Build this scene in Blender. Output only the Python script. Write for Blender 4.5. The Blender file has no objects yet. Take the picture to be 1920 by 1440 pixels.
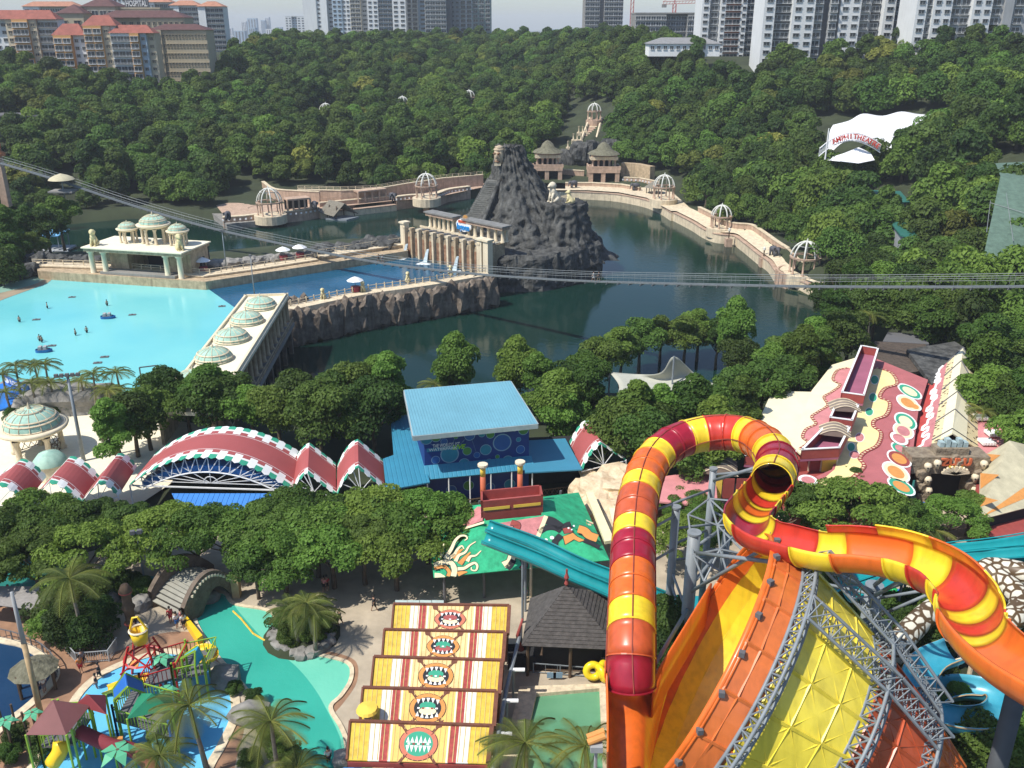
import bpy,bmesh,math,random
import numpy as np
from mathutils import Vector,Matrix,noise
R_=random.Random(7)
rad=math.radians
scene=bpy.context.scene
COL=scene.collection
# camera, world, sun, exposure
H=50.0
FPX=1700.0
TH=math.atan(672.0/1700.0)
CT,ST=math.cos(TH),math.sin(TH)
cam=bpy.data.cameras.new('camera')
cam.sensor_width=36.0
cam.lens=FPX/1920.0*36.0
cam.clip_start=0.5
cam.clip_end=12000
camo=bpy.data.objects.new('camera',cam)
camo.location=(0,0,H)
camo.rotation_euler=(math.pi/2-TH,0,0)
COL.objects.link(camo)
scene.camera=camo
SUN_EL=55.0
to_sun=Vector((-0.86,-0.50,0)).normalized()*math.cos(rad(SUN_EL))+Vector((0,0,math.sin(rad(SUN_EL))))
world=bpy.data.worlds.new('World')
scene.world=world
world.use_nodes=True
wn=world.node_tree.nodes
wl=world.node_tree.links
bg=wn['Background']
sky=wn.new('ShaderNodeTexSky')
sky.sky_type='NISHITA'
sky.sun_disc=False
sky.sun_elevation=rad(SUN_EL)
sky.sun_rotation=math.atan2(to_sun.x,to_sun.y)
sky.air_density=1.0
sky.dust_density=0.8
sky.ozone_density=2.5
skm=wn.new('ShaderNodeVectorMath')
skm.operation='MULTIPLY'
skm.inputs[1].default_value=(0.92,0.97,1.03)
wl.new(sky.outputs[0],skm.inputs[0])
wl.new(skm.outputs[0],bg.inputs[0])
bg.inputs[1].default_value=0.125
sl=bpy.data.lights.new('sun','SUN')
sl.energy=4.4
sl.angle=rad(0.53)
sl.color=(1.0,0.955,0.88)
so=bpy.data.objects.new('sun',sl)
so.rotation_euler=to_sun.to_track_quat('Z','Y').to_euler()
so.location=(0,0,300)
COL.objects.link(so)
scene.view_settings.view_transform='Standard'
scene.view_settings.look='None'
scene.view_settings.exposure=0.3
scene.view_settings.gamma=1.0
scene.view_settings.use_curve_mapping=False
scene.cycles.max_bounces=6
scene.cycles.volume_bounces=0
scene.cycles.transparent_max_bounces=8
# helpers
def ray(px,py):
 a=(px-960.0)/FPX
 b=(720.0-py)/FPX
 return Vector((a,CT+b*ST,-ST+b*CT))
def W(px,py,z=0.0):
 """the point of the horizontal plane at height z that the photograph shows at px, py"""
 r=ray(px,py)
 t=(z-H)/r.z
 return Vector((r.x*t,r.y*t,z))
def WD(px,py,zc):
 r=ray(px,py)
 return Vector((r.x*zc,r.y*zc,H+r.z*zc))
class Plane:
 """a real plane in space through three points; at() reads where on it a spot of the photo lies"""
 def __init__(s,a,b,c,off=0.0):
  s.n=(b-a).cross(c-a).normalized()
  if s.n.z<0:s.n=-s.n
  s.o=a+s.n*off
 def at(s,px,py,off=0.0):
  r=ray(px,py)
  o=Vector((0,0,H))
  t=(s.o+s.n*off-o).dot(s.n)/r.dot(s.n)
  return o+r*t
MATS={}
def mat(name,col,rough=0.75,var=0.12,scale=1.5,bump=0.0,bscale=8.0,metal=0.0,spec=0.4,stretch=None,coat=0.0,col2=None,emis=None,streak=0.0):
 if name in MATS:return MATS[name]
 m=bpy.data.materials.new(name)
 m.use_nodes=True
 nt=m.node_tree
 n,l=nt.nodes,nt.links
 b=n['Principled BSDF']
 b.inputs['Roughness'].default_value=rough
 b.inputs['Metallic'].default_value=metal
 b.inputs['Specular IOR Level'].default_value=spec
 if coat:b.inputs['Coat Weight'].default_value=coat
 geo=n.new('ShaderNodeNewGeometry')
 src=geo.outputs['Position']
 if stretch:
  mp=n.new('ShaderNodeMapping')
  mp.inputs['Scale'].default_value=stretch
  l.new(src,mp.inputs[0])
  src=mp.outputs[0]
 tx=n.new('ShaderNodeTexNoise')
 tx.inputs['Scale'].default_value=scale
 tx.inputs['Detail'].default_value=6
 tx.inputs['Roughness'].default_value=0.62
 l.new(src,tx.inputs['Vector'])
 cr=n.new('ShaderNodeValToRGB')
 c2=col2 if col2 else tuple(min(1,c*(1+var))for c in col)
 c1=tuple(c*(1-var)for c in col)if not col2 else col
 cr.color_ramp.elements[0].position=0.33
 cr.color_ramp.elements[1].position=0.67
 cr.color_ramp.elements[0].color=(*c1,1)
 cr.color_ramp.elements[1].color=(*c2,1)
 l.new(tx.outputs['Fac'],cr.inputs[0])
 out=cr.outputs[0]
 if streak:
  mp=n.new('ShaderNodeMapping')
  mp.inputs['Scale'].default_value=(1.6,1.6,0.12)
  l.new(geo.outputs['Position'],mp.inputs[0])
  t2=n.new('ShaderNodeTexNoise')
  t2.inputs['Scale'].default_value=1.3
  t2.inputs['Detail'].default_value=4
  l.new(mp.outputs[0],t2.inputs['Vector'])
  r2=n.new('ShaderNodeMapRange')
  r2.inputs[1].default_value=0.45
  r2.inputs[2].default_value=0.75
  r2.inputs[3].default_value=1.0
  r2.inputs[4].default_value=1.0-streak
  l.new(t2.outputs['Fac'],r2.inputs[0])
  mx=n.new('ShaderNodeVectorMath')
  mx.operation='SCALE'
  l.new(out,mx.inputs[0])
  l.new(r2.outputs[0],mx.inputs['Scale'])
  out=mx.outputs[0]
 l.new(out,b.inputs['Base Color'])
 if bump:
  tb=n.new('ShaderNodeTexNoise')
  tb.inputs['Scale'].default_value=bscale
  tb.inputs['Detail'].default_value=5
  l.new(src,tb.inputs['Vector'])
  bp=n.new('ShaderNodeBump')
  bp.inputs['Strength'].default_value=min(1,bump)
  bp.inputs['Distance'].default_value=0.15*max(1,bump)
  l.new(tb.outputs['Fac'],bp.inputs['Height'])
  l.new(bp.outputs[0],b.inputs['Normal'])
 if emis:
  b.inputs['Emission Color'].default_value=(*emis,1)
  b.inputs['Emission Strength'].default_value=1
 MATS[name]=m
 return m
ORG={}
def thing(name,label,cat,loc=(0,0,0),group=None,rz=0.0):
 o=bpy.data.objects.new(name,None)
 o.empty_display_size=0.5
 COL.objects.link(o)
 o.location=loc
 o.rotation_euler=(0,0,rz)
 o['label']=label
 o['category']=cat
 if group:o['group']=group
 ORG[o.name]=Vector(loc)
 return o
def tag(o,label,cat,group=None):
 o['label']=label
 o['category']=cat
 if group:o['group']=group
 return o
class MB:
 def __init__(s):
  s.v=[];s.f=[];s.m=[]
 def add(s,vs,fs,mi=0):
  k=len(s.v)
  s.v+=[tuple(v)for v in vs]
  s.f+=[tuple(i+k for i in f)for f in fs]
  s.m+=[mi]*len(fs)
  return s
 def quad(s,a,b,c,d,mi=0):return s.add([a,b,c,d],[(0,1,2,3)],mi)
 def poly(s,pts,mi=0):return s.add(pts,[tuple(range(len(pts)))],mi)
 def slab(s,pts,t,mi=0,side=None):
  """a flat panel given by its top outline, t thick"""
  pts=[Vector(p)for p in pts]
  nrm=Vector((0,0,0))
  for i in range(len(pts)):
   nrm+=pts[i].cross(pts[(i+1)%len(pts)])
  nrm.normalize()
  if nrm.z<0:
   pts.reverse();nrm=-nrm
  lo=[p-nrm*t for p in pts]
  n=len(pts)
  s.add(pts+lo,[tuple(range(n)),tuple(range(2*n-1,n-1,-1))],mi)
  s.add(pts+lo,[(i,i+n,(i+1)%n+n,(i+1)%n)for i in range(n)],mi if side is None else side)
  return s
 def vslab(s,pts,z0,z1,mi=0,side=None):
  """a prism: outline in plan, from z0 up to z1"""
  a=[Vector((p[0],p[1],z1))for p in pts]
  return s.slab(a,z1-z0,mi,side)
 def box(s,c,sz,rz=0.0,mi=0,up=None):
  x,y,z=sz[0]/2,sz[1]/2,sz[2]/2
  cs,sn=math.cos(rz),math.sin(rz)
  vs=[]
  for dz in(-z,z):
   for dx,dy in((-x,-y),(x,-y),(x,y),(-x,y)):
    vs.append((c[0]+dx*cs-dy*sn,c[1]+dx*sn+dy*cs,c[2]+dz))
  return s.add(vs,[(3,2,1,0),(4,5,6,7),(0,1,5,4),(1,2,6,5),(2,3,7,6),(3,0,4,7)],mi)
 def beam(s,p0,p1,w,h=None,mi=0):
  h=h or w
  p0=Vector(p0);p1=Vector(p1)
  d=(p1-p0)
  if d.length<1e-6:return s
  d.normalize()
  u=d.cross(Vector((0,0,1)))
  if u.length<1e-3:u=Vector((1,0,0))
  u.normalize();v=u.cross(d)
  vs=[]
  for p in(p0,p1):
   for a,b in((-1,-1),(1,-1),(1,1),(-1,1)):
    vs.append(p+u*(a*w/2)+v*(b*h/2))
  return s.add(vs,[(3,2,1,0),(4,5,6,7),(0,1,5,4),(1,2,6,5),(2,3,7,6),(3,0,4,7)],mi)
 def cyl(s,p0,p1,r0,r1=None,n=10,mi=0,caps=True):
  r1=r0 if r1 is None else r1
  return s.tube([p0,p1],[r0,r1],n,mi,caps)
 def tube(s,pts,r,n=8,mi=0,caps=True):
  pts=[Vector(p)for p in pts]
  k=len(pts)
  if not isinstance(r,(list,tuple)):r=[r]*k
  d0=(pts[1]-pts[0]).normalized()
  u=d0.cross(Vector((0,0,1)))
  if u.length<1e-3:u=Vector((1,0,0))
  u.normalize()
  vs=[]
  for i in range(k):
   d=(pts[min(i+1,k-1)]-pts[max(i-1,0)]).normalized()
   u=(u-d*u.dot(d)).normalized()
   w=d.cross(u)
   for j in range(n):
    a=2*math.pi*j/n
    vs.append(pts[i]+(u*math.cos(a)+w*math.sin(a))*r[i])
  fs=[(i*n+j,i*n+(j+1)%n,(i+1)*n+(j+1)%n,(i+1)*n+j)for i in range(k-1)for j in range(n)]
  if caps:
   fs.append(tuple(range(n-1,-1,-1)))
   fs.append(tuple((k-1)*n+j for j in range(n)))
  return s.add(vs,fs,mi)
 def lathe(s,prof,c,n=16,mi=0,fn=None,caps=False,mifn=None):
  """prof: (radius, height) pairs, turned round the vertical through c"""
  vs=[]
  for r,z in prof:
   for j in range(n):
    a=2*math.pi*j/n
    rr=r
    if fn:rr=fn(r,z,a)
    vs.append((c[0]+rr*math.cos(a),c[1]+rr*math.sin(a),c[2]+z))
  k=len(prof)
  if mifn:
   for i in range(k-1):
    s.add([],[],0)
   base=len(s.v)
   s.v+=vs
   for i in range(k-1):
    for j in range(n):
     s.f.append((base+i*n+j,base+i*n+(j+1)%n,base+(i+1)*n+(j+1)%n,base+(i+1)*n+j))
     s.m.append(mifn(i,j))
   return s
  fs=[(i*n+j,i*n+(j+1)%n,(i+1)*n+(j+1)%n,(i+1)*n+j)for i in range(k-1)for j in range(n)]
  if caps:
   fs.append(tuple(range(n-1,-1,-1)))
   fs.append(tuple((k-1)*n+j for j in range(n)))
  return s.add(vs,fs,mi)
 def mesh(s,name,mats,smooth=False,org=None):
  me=bpy.data.meshes.new(name)
  o=org or Vector((0,0,0))
  me.from_pydata([(v[0]-o[0],v[1]-o[1],v[2]-o[2])for v in s.v],[],s.f)
  if not isinstance(mats,(list,tuple)):mats=[mats]
  for m in mats:me.materials.append(m)
  if len(mats)>1:me.polygons.foreach_set('material_index',s.m)
  if smooth:me.polygons.foreach_set('use_smooth',[True]*len(me.polygons))
  me.update()
  return me
 def build(s,name,mats,parent=None,smooth=False,org=None):
  """link the collected shapes as ONE mesh object; with a parent they are stored relative to its base"""
  if parent is not None:o=ORG[parent.name]
  elif org is not None:o=Vector(org)
  else:
   a=np.array(s.v)
   o=Vector(((a[:,0].min()+a[:,0].max())/2,(a[:,1].min()+a[:,1].max())/2,a[:,2].min()))
  me=s.mesh(name,mats,smooth,o)
  ob=bpy.data.objects.new(name,me)
  COL.objects.link(ob)
  if parent is not None:ob.parent=parent
  else:ob.location=o
  ORG[ob.name]=o
  return ob
def inst(name,me,parent=None,loc=(0,0,0),rz=0.0,sc=1.0,rot=None):
 ob=bpy.data.objects.new(name,me)
 COL.objects.link(ob)
 ob.location=loc
 ob.rotation_euler=rot if rot else(0,0,rz)
 ob.scale=sc if isinstance(sc,(tuple,list,Vector))else(sc,sc,sc)
 if parent is not None:ob.parent=parent
 return ob
def copy_tree(o,parent=None):
 c=o.copy()
 COL.objects.link(c)
 if parent is not None:
  c.parent=parent
 ORG[c.name]=ORG.get(o.name,Vector((0,0,0)))
 for ch in list(o.children):
  copy_tree(ch,c)
 return c
def struct(o):
 o['kind']='structure'
 return o
def stuff(o):
 o['kind']='stuff'
 return o
def catmull(pts,per=8):
 pts=[Vector(p)for p in pts]
 P=[pts[0]*2-pts[1]]+pts+[pts[-1]*2-pts[-2]]
 out=[]
 for i in range(1,len(P)-2):
  p0,p1,p2,p3=P[i-1],P[i],P[i+1],P[i+2]
  for k in range(per):
   t=k/per
   out.append(0.5*((2*p1)+(p2-p0)*t+(2*p0-5*p1+4*p2-p3)*t*t+(3*p1-3*p2+p3-p0)*t**3))
 out.append(P[-2])
 return out
def resample(pts,step):
 d=[0]
 for i in range(1,len(pts)):d.append(d[-1]+(pts[i]-pts[i-1]).length)
 n=max(1,round(d[-1]/step))
 out=[];j=0
 for k in range(n+1):
  t=d[-1]*k/n
  while j<len(d)-2 and d[j+1]<t:j+=1
  u=(t-d[j])/max(1e-9,d[j+1]-d[j])
  out.append(pts[j].lerp(pts[j+1],min(1,u)))
 return out
def text_mesh(txt,size,depth,name,m,parent,p,right,up,bold=0.0,fit=None,shear=0.0):
 cu=bpy.data.curves.new(name,'FONT')
 cu.body=txt
 cu.size=size
 cu.extrude=depth
 cu.offset=bold
 cu.shear=shear
 cu.align_x='CENTER'
 cu.align_y='CENTER'
 cu.resolution_u=2
 tmp=bpy.data.objects.new(name,cu)
 COL.objects.link(tmp)
 dg=bpy.context.evaluated_depsgraph_get()
 me=bpy.data.meshes.new_from_object(tmp.evaluated_get(dg))
 bpy.data.objects.remove(tmp)
 bpy.data.curves.remove(cu)
 me.name=name
 me.materials.clear()
 me.materials.append(m)
 right=Vector(right).normalized()
 up=Vector(up).normalized()
 nrm=right.cross(up)
 s=1.0
 if fit:
  w=max(v.co.x for v in me.vertices)-min(v.co.x for v in me.vertices)
  s=fit/w
 M=Matrix((right*s,up,nrm)).transposed().to_4x4()
 org=ORG[parent.name]if parent is not None else Vector((0,0,0))
 M.translation=Vector(p)-org
 me.transform(M)
 ob=bpy.data.objects.new(name,me)
 COL.objects.link(ob)
 if parent is not None:ob.parent=parent
 return ob
# 2-D distance tools (numpy)
def inside(poly,X,Y):
 p=np.array([(q[0],q[1])for q in poly])
 r=np.zeros(X.shape,bool)
 j=len(p)-1
 for i in range(len(p)):
  xi,yi=p[i];xj,yj=p[j]
  c=((yi>Y)!=(yj>Y))&(X<(xj-xi)*(Y-yi)/(yj-yi+1e-12)+xi)
  r^=c
  j=i
 return r
def sdist(poly,X,Y):
 """distance to the outline, negative inside"""
 p=np.array([(q[0],q[1])for q in poly])
 d=np.full(X.shape,1e9)
 for i in range(len(p)):
  a,b=p[i],p[(i+1)%len(p)]
  ab=b-a
  t=np.clip(((X-a[0])*ab[0]+(Y-a[1])*ab[1])/(ab@ab+1e-9),0,1)
  d=np.minimum(d,np.hypot(X-a[0]-t*ab[0],Y-a[1]-t*ab[1]))
 return np.where(inside(poly,X,Y),-d,d)
def sstep(a,b,x):
 t=np.clip((x-a)/(b-a),0,1)
 return t*t*(3-2*t)
# materials
M_ground=mat('ground_earth',(0.035,0.045,0.02),0.95,0.35,0.12)
M_pave=mat('plaza_concrete',(0.34,0.285,0.21),0.85,0.16,0.35,0.15,3,col2=(0.50,0.42,0.31))
M_pave_red=mat('terracotta_paving',(0.30,0.17,0.10),0.8,0.2,0.8,0.1,4)
M_cream=mat('cream_render',(0.72,0.62,0.44),0.8,0.06,0.4,streak=0.12)
M_creampale=mat('pale_cream_deck',(0.80,0.73,0.55),0.85,0.05,0.3,streak=0.08)
M_sand=mat('sandstone',(0.46,0.35,0.22),0.85,0.25,0.9,0.5,3,streak=0.35)
M_sandpink=mat('pink_sandstone',(0.47,0.33,0.235),0.85,0.2,0.7,0.4,3,streak=0.25)
M_sandlight=mat('light_sandstone',(0.66,0.55,0.38),0.85,0.15,0.8,0.4,3,streak=0.3)
M_rock=mat('dark_rock',(0.03,0.03,0.028),0.9,0.4,0.6,1.6,1.6,streak=0.5,col2=(0.13,0.13,0.12))  # shade of crevices painted into the rock colour as dark streaks
M_rockbrown=mat('brown_rock',(0.10,0.075,0.055),0.9,0.4,0.6,1.0,1.5,streak=0.4,col2=(0.27,0.22,0.17))
M_rockgrey=mat('grey_boulder',(0.16,0.155,0.14),0.9,0.3,0.8,1.0,1.8,col2=(0.32,0.30,0.27))
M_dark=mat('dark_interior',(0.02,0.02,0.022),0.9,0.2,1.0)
M_darkwood=mat('dark_timber',(0.10,0.065,0.04),0.8,0.25,1.2)
M_steel=mat('grey_steel',(0.22,0.25,0.27),0.5,0.1,0.7,spec=0.5,streak=0.2)
M_white=mat('white_paint',(0.80,0.80,0.78),0.6,0.04,0.6,streak=0.1)
M_tent=mat('white_membrane',(0.86,0.86,0.85),0.6,0.03,0.2)
M_cable=mat('steel_cable',(0.20,0.22,0.22),0.6,0.1,1.0)
M_green_dome=mat('verdigris_dome',(0.30,0.50,0.40),0.7,0.18,0.9,col2=(0.42,0.60,0.48),streak=0.2)
M_bark=mat('bark',(0.13,0.10,0.07),0.9,0.3,2.0,0.6,5)
M_palmbark=mat('palm_bark',(0.20,0.17,0.13),0.9,0.2,3.0,0.5,6)
M_skin=mat('skin',(0.36,0.21,0.14),0.6,0.05,4)
M_hair=mat('black_hair',(0.015,0.012,0.01),0.6,0.1,4)
M_glass=mat('window_glass',(0.03,0.04,0.05),0.15,0.2,0.05,spec=0.6)
def leafmat(name,c1,c2,trans=0.42):
 m=bpy.data.materials.new(name)
 m.use_nodes=True
 n,l=m.node_tree.nodes,m.node_tree.links
 for q in list(n):n.remove(q)
 out=n.new('ShaderNodeOutputMaterial')
 mix=n.new('ShaderNodeMixShader')
 mix.inputs[0].default_value=trans
 d=n.new('ShaderNodeBsdfPrincipled')
 d.inputs['Roughness'].default_value=0.62
 d.inputs['Specular IOR Level'].default_value=0.3
 t=n.new('ShaderNodeBsdfTranslucent')
 at=n.new('ShaderNodeAttribute')
 at.attribute_name='tint'
 oi=n.new('ShaderNodeObjectInfo')
 add=n.new('ShaderNodeMath');add.operation='MULTIPLY_ADD'
 add.inputs[1].default_value=0.6
 l.new(at.outputs['Fac'],add.inputs[0])
 mu=n.new('ShaderNodeMath');mu.operation='MULTIPLY';mu.inputs[1].default_value=0.4
 l.new(oi.outputs['Random'],mu.inputs[0])
 l.new(mu.outputs[0],add.inputs[2])
 cr=n.new('ShaderNodeValToRGB')
 cr.color_ramp.elements[0].color=(*c1,1)
 cr.color_ramp.elements[1].color=(*c2,1)
 l.new(add.outputs[0],cr.inputs[0])
 fr=n.new('ShaderNodeMath');fr.operation='FRACT'
 m7=n.new('ShaderNodeMath');m7.operation='MULTIPLY';m7.inputs[1].default_value=7.31
 l.new(oi.outputs['Random'],m7.inputs[0]);l.new(m7.outputs[0],fr.inputs[0])
 hs=n.new('ShaderNodeHueSaturation')
 mr=n.new('ShaderNodeMapRange');mr.inputs[3].default_value=0.485;mr.inputs[4].default_value=0.522
 l.new(fr.outputs[0],mr.inputs[0]);l.new(mr.outputs[0],hs.inputs['Hue'])
 mr2=n.new('ShaderNodeMapRange');mr2.inputs[3].default_value=0.72;mr2.inputs[4].default_value=1.28
 l.new(oi.outputs['Random'],mr2.inputs[0]);l.new(mr2.outputs[0],hs.inputs['Value'])
 l.new(cr.outputs[0],hs.inputs['Color'])
 l.new(hs.outputs[0],d.inputs['Base Color'])
 l.new(hs.outputs[0],t.inputs['Color'])
 l.new(d.outputs[0],mix.inputs[1]);l.new(t.outputs[0],mix.inputs[2])
 l.new(mix.outputs[0],out.inputs[0])
 return m
M_leaf=leafmat('broadleaf_foliage',(0.022,0.055,0.010),(0.135,0.21,0.035))
M_leafy=leafmat('yellowish_foliage',(0.08,0.12,0.015),(0.30,0.31,0.06))
M_leafl=leafmat('light_foliage',(0.045,0.10,0.014),(0.19,0.29,0.045))
M_palm=leafmat('palm_foliage',(0.05,0.095,0.015),(0.24,0.25,0.05))
def water(name,col,rough,bump,bscale,col2=None,cscale=0.03,spec=0.5):
 m=bpy.data.materials.new(name)
 m.use_nodes=True
 n,l=m.node_tree.nodes,m.node_tree.links
 b=n['Principled BSDF']
 b.inputs['Roughness'].default_value=rough
 b.inputs['IOR'].default_value=1.33
 b.inputs['Specular IOR Level'].default_value=spec
 geo=n.new('ShaderNodeNewGeometry')
 tx=n.new('ShaderNodeTexNoise');tx.inputs['Scale'].default_value=cscale;tx.inputs['Detail'].default_value=5
 l.new(geo.outputs['Position'],tx.inputs['Vector'])
 cr=n.new('ShaderNodeValToRGB')
 cr.color_ramp.elements[0].position=0.3;cr.color_ramp.elements[1].position=0.7
 cr.color_ramp.elements[0].color=(*col,1)
 cr.color_ramp.elements[1].color=(*(col2 or col),1)
 l.new(tx.outputs['Fac'],cr.inputs[0]);l.new(cr.outputs[0],b.inputs['Base Color'])
 tb=n.new('ShaderNodeTexNoise');tb.inputs['Scale'].default_value=bscale;tb.inputs['Detail'].default_value=6
 l.new(geo.outputs['Position'],tb.inputs['Vector'])
 bp=n.new('ShaderNodeBump');bp.inputs['Strength'].default_value=bump;bp.inputs['Distance'].default_value=0.05
 l.new(tb.outputs['Fac'],bp.inputs['Height']);l.new(bp.outputs[0],b.inputs['Normal'])
 return m
# ground
LAG=[W(x,y,-6)for x,y in[(60,470),(110,425),(240,412),(400,415),(420,428),(500,420),(560,415),(640,405),(700,403),(760,392),(860,372),(960,372),(1060,370),(1150,375),(1210,385),(1260,412),(1330,452),(1372,458),(1420,492),(1465,540),(1530,562),(1560,620),(1500,690),(1420,745),(1290,775),(1000,790),(720,790),(540,800),(470,760),(560,610),(600,560),(700,535),(860,525),(860,490),(700,470),(560,480),(380,505),(200,495),(70,495)]]
WAVE=[W(x,y,-1)for x,y in[(-260,640),(-90,560),(70,515),(200,520),(385,538),(480,522),(600,503),(770,472),(905,508),(905,518),(870,518),(700,543),(600,562),(540,570),(440,640),(380,740),(330,790),(250,775),(90,775),(-60,745),(-250,745)]]
def hmap(X,Y):
 dl=sdist(LAG,X,Y)
 dw=sdist(WAVE,X,Y)
 far=sstep(185,300,Y+0.35*np.abs(X-10))
 right=sstep(5,90,X)
 slope=0.118+0.15*right
 slope=slope+0.05*sstep(110,210,-X)
 hill=-3.0+slope*np.maximum(dl-14,0)
 hill=np.minimum(hill,33+3*right+1.5*sstep(110,210,-X))+2.0*np.sin(X*0.021+1)*np.cos(Y*0.017)*sstep(40,120,dl)
 r2=sstep(95,190,X-0.12*Y)*sstep(70,150,Y)
 h=(0*X)*(1-far)+hill*far
 h=np.maximum(h,r2*np.minimum(12,0.12*np.maximum(X-70,0))*(1-far)+h*far)if True else h
 drop=sstep(680,1000,Y)
 h=h*(1-drop)+6*drop
 h=np.where(dl<5,-10+(h+10)*sstep(-2.5,5,dl),h)
 h=np.where(dw<1.0,np.minimum(h,-4+3.5*sstep(-3,1.0,dw)),h)
 return h
def hgt(x,y):
 return float(hmap(np.array([[x]],float),np.array([[y]],float))[0,0])
xs=np.concatenate([np.linspace(-6000,-420,16),np.arange(-400,330,4.0),np.linspace(345,6000,18)])
ys=np.concatenate([np.array([-300,-60,-10]),np.arange(0,330,3.0),np.arange(330,720,8.0),np.linspace(760,9000,20)])
X,Y=np.meshgrid(xs,ys)
Z=hmap(X,Y)
Z=np.where((Z<0.5)&(Z>-0.5),-0.03,Z)
gb=MB()
nx=len(xs)
gb.v=[(float(a),float(b),float(c))for a,b,c in zip(X.ravel(),Y.ravel(),Z.ravel())]
gb.f=[(j*nx+i,j*nx+i+1,(j+1)*nx+i+1,(j+1)*nx+i)for j in range(len(ys)-1)for i in range(nx-1)]
gb.m=[0]*len(gb.f)
struct(gb.build('ground',M_ground,smooth=True,org=(0,0,0)))
def sheet(name,pts,z,m,org=None):
 b=MB()
 b.poly([Vector((p[0],p[1],z))for p in pts])
 o=b.build(name,m)
 return struct(o)
lag=[W(x,y,-6)for x,y in[(20,480),(20,380),(400,385),(640,375),(760,360),(900,345),(1200,345),(1300,400),(1420,450),(1500,500),(1600,560),(1640,660),(1560,760),(1400,800),(1000,820),(560,830),(440,790),(540,600),(620,545),(860,505),(760,455),(600,476),(380,500),(200,495)]]
M_lagoon=water('lagoon_water',(0.004,0.020,0.015),0.08,0.5,0.9,(0.007,0.032,0.024),0.02,0.3)
sheet('lagoon_water',lag,-6,M_lagoon)
M_turq=water('turquoise_pool_water',(0.12,0.48,0.52),0.12,0.5,1.6,(0.22,0.60,0.57),0.035,0.3)
M_surf=water('blue_channel_water',(0.008,0.06,0.12),0.12,0.6,1.2,(0.014,0.10,0.18),0.05,0.4)
wv=[W(x,y,-1)for x,y in[(-260,640),(-90,560),(70,515),(200,520),(385,538),(452,585),(440,640),(380,740),(330,790),(250,775),(90,775),(-60,745),(-250,745)]]
sheet('wave_pool_water',wv,-1,M_turq)
sf=[W(x,y,-1)for x,y in[(385,538),(480,522),(600,503),(770,472),(910,508),(915,520),(870,522),(700,548),(600,570),(540,585),(500,640),(440,640),(452,585)]]
sheet('channel_water',sf,-1.004,M_surf)
# plaza paving, lazy river, pools
M_green_w=water('lazy_river_water',(0.035,0.33,0.25),0.12,0.5,1.8,(0.05,0.40,0.30),0.15,0.3)
M_green_l=water('shallow_river_water',(0.13,0.50,0.36),0.12,0.5,2.0,(0.17,0.55,0.40),0.2,0.3)
M_green_s=water('splash_basin_water',(0.09,0.24,0.13),0.12,0.5,2.0,(0.14,0.33,0.19),0.2,0.35)
M_blue_k=water('kids_pool_water',(0.10,0.42,0.68),0.12,0.5,2.5,(0.16,0.52,0.76),0.25,0.3)
M_blue_d=water('deep_pool_water',(0.010,0.035,0.085),0.10,0.7,1.6,(0.015,0.05,0.11),0.1,0.45)
plz=[W(x,y,0)for x,y in[(-150,1250),(-60,1110),(150,1040),(330,985),(560,960),(900,960),(1150,930),(1400,905),(1700,905),(1830,890),(1850,960),(1830,1100),(1500,1500),(1500,1900),(-600,1900)]]
sheet('plaza_paving',plz,0.0,M_pave)
def smooth_px(pts,z,per=6):
 p=[W(x,y,z)for x,y in pts]
 n=len(p);out=[]
 for i in range(n):
  p0,p1,p2,p3=p[i-1],p[i],p[(i+1)%n],p[(i+2)%n]
  for k in range(per):
   t=k/per
   out.append(0.5*((2*p1)+(p2-p0)*t+(2*p0-5*p1+4*p2-p3)*t*t+(3*p1-3*p2+p3-p0)*t**3))
 return out
def kerb(name,pts,w,h,m,closed=True,z=0.0):
 b=MB();n=len(pts);L=[];Rr=[]
 for i in range(n):
  a=pts[(i-1)%n]if(closed or i)else pts[0]
  c=pts[(i+1)%n]if(closed or i<n-1)else pts[-1]
  d=(c-a);d.z=0;d.normalize()
  s=Vector((-d.y,d.x,0))*w/2
  L.append(pts[i]+s);Rr.append(pts[i]-s)
 vs=[]
 for p,q in zip(L,Rr):
  vs+=[(p.x,p.y,z),(p.x,p.y,z+h),(q.x,q.y,z+h),(q.x,q.y,z)]
 fs=[]
 for i in range(n if closed else n-1):
  j=(i+1)%n
  for k in range(3):
   fs.append((i*4+k,i*4+k+1,j*4+k+1,j*4+k))
 b.add(vs,fs)
 return struct(b.build(name,m))
river=smooth_px([(440,1133),(508,1148),(520,1185),(560,1222),(615,1232),(655,1246),(658,1275),(640,1305),(620,1328),(640,1365),(650,1400),(660,1520),(600,1560),(560,1470),(520,1370),(480,1318),(440,1268),(400,1222),(365,1160),(385,1120),(420,1112)],0)
sheet('lazy_river_water',river,0.02,M_green_l)
kerb('river_kerb',river,0.35,0.12,M_sandlight)
lane=smooth_px([(425,1118),(450,1150),(500,1205),(555,1250),(590,1292),(612,1330),(632,1370),(640,1400),(645,1500),(602,1540),(562,1460),(524,1368),(484,1314),(444,1264),(404,1220),(370,1160),(388,1124)],0)
sheet('river_lane_water',lane,0.026,M_green_w)
rband=smooth_px([(615,1222),(665,1238),(670,1275),(650,1310),(622,1340),(612,1325),(636,1300),(652,1272),(648,1252),(612,1240)],0)
sheet('river_beach_paving',rband,0.006,M_pave_red)
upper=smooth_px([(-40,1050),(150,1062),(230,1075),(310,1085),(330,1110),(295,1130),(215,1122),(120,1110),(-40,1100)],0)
sheet('upper_river_water',upper,0.012,water('shaded_river_water',(0.02,0.16,0.13),0.12,0.5,1.8,(0.03,0.2,0.16),0.15,0.3))  # lazy river greens darkened, the shade is part of the colour
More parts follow.
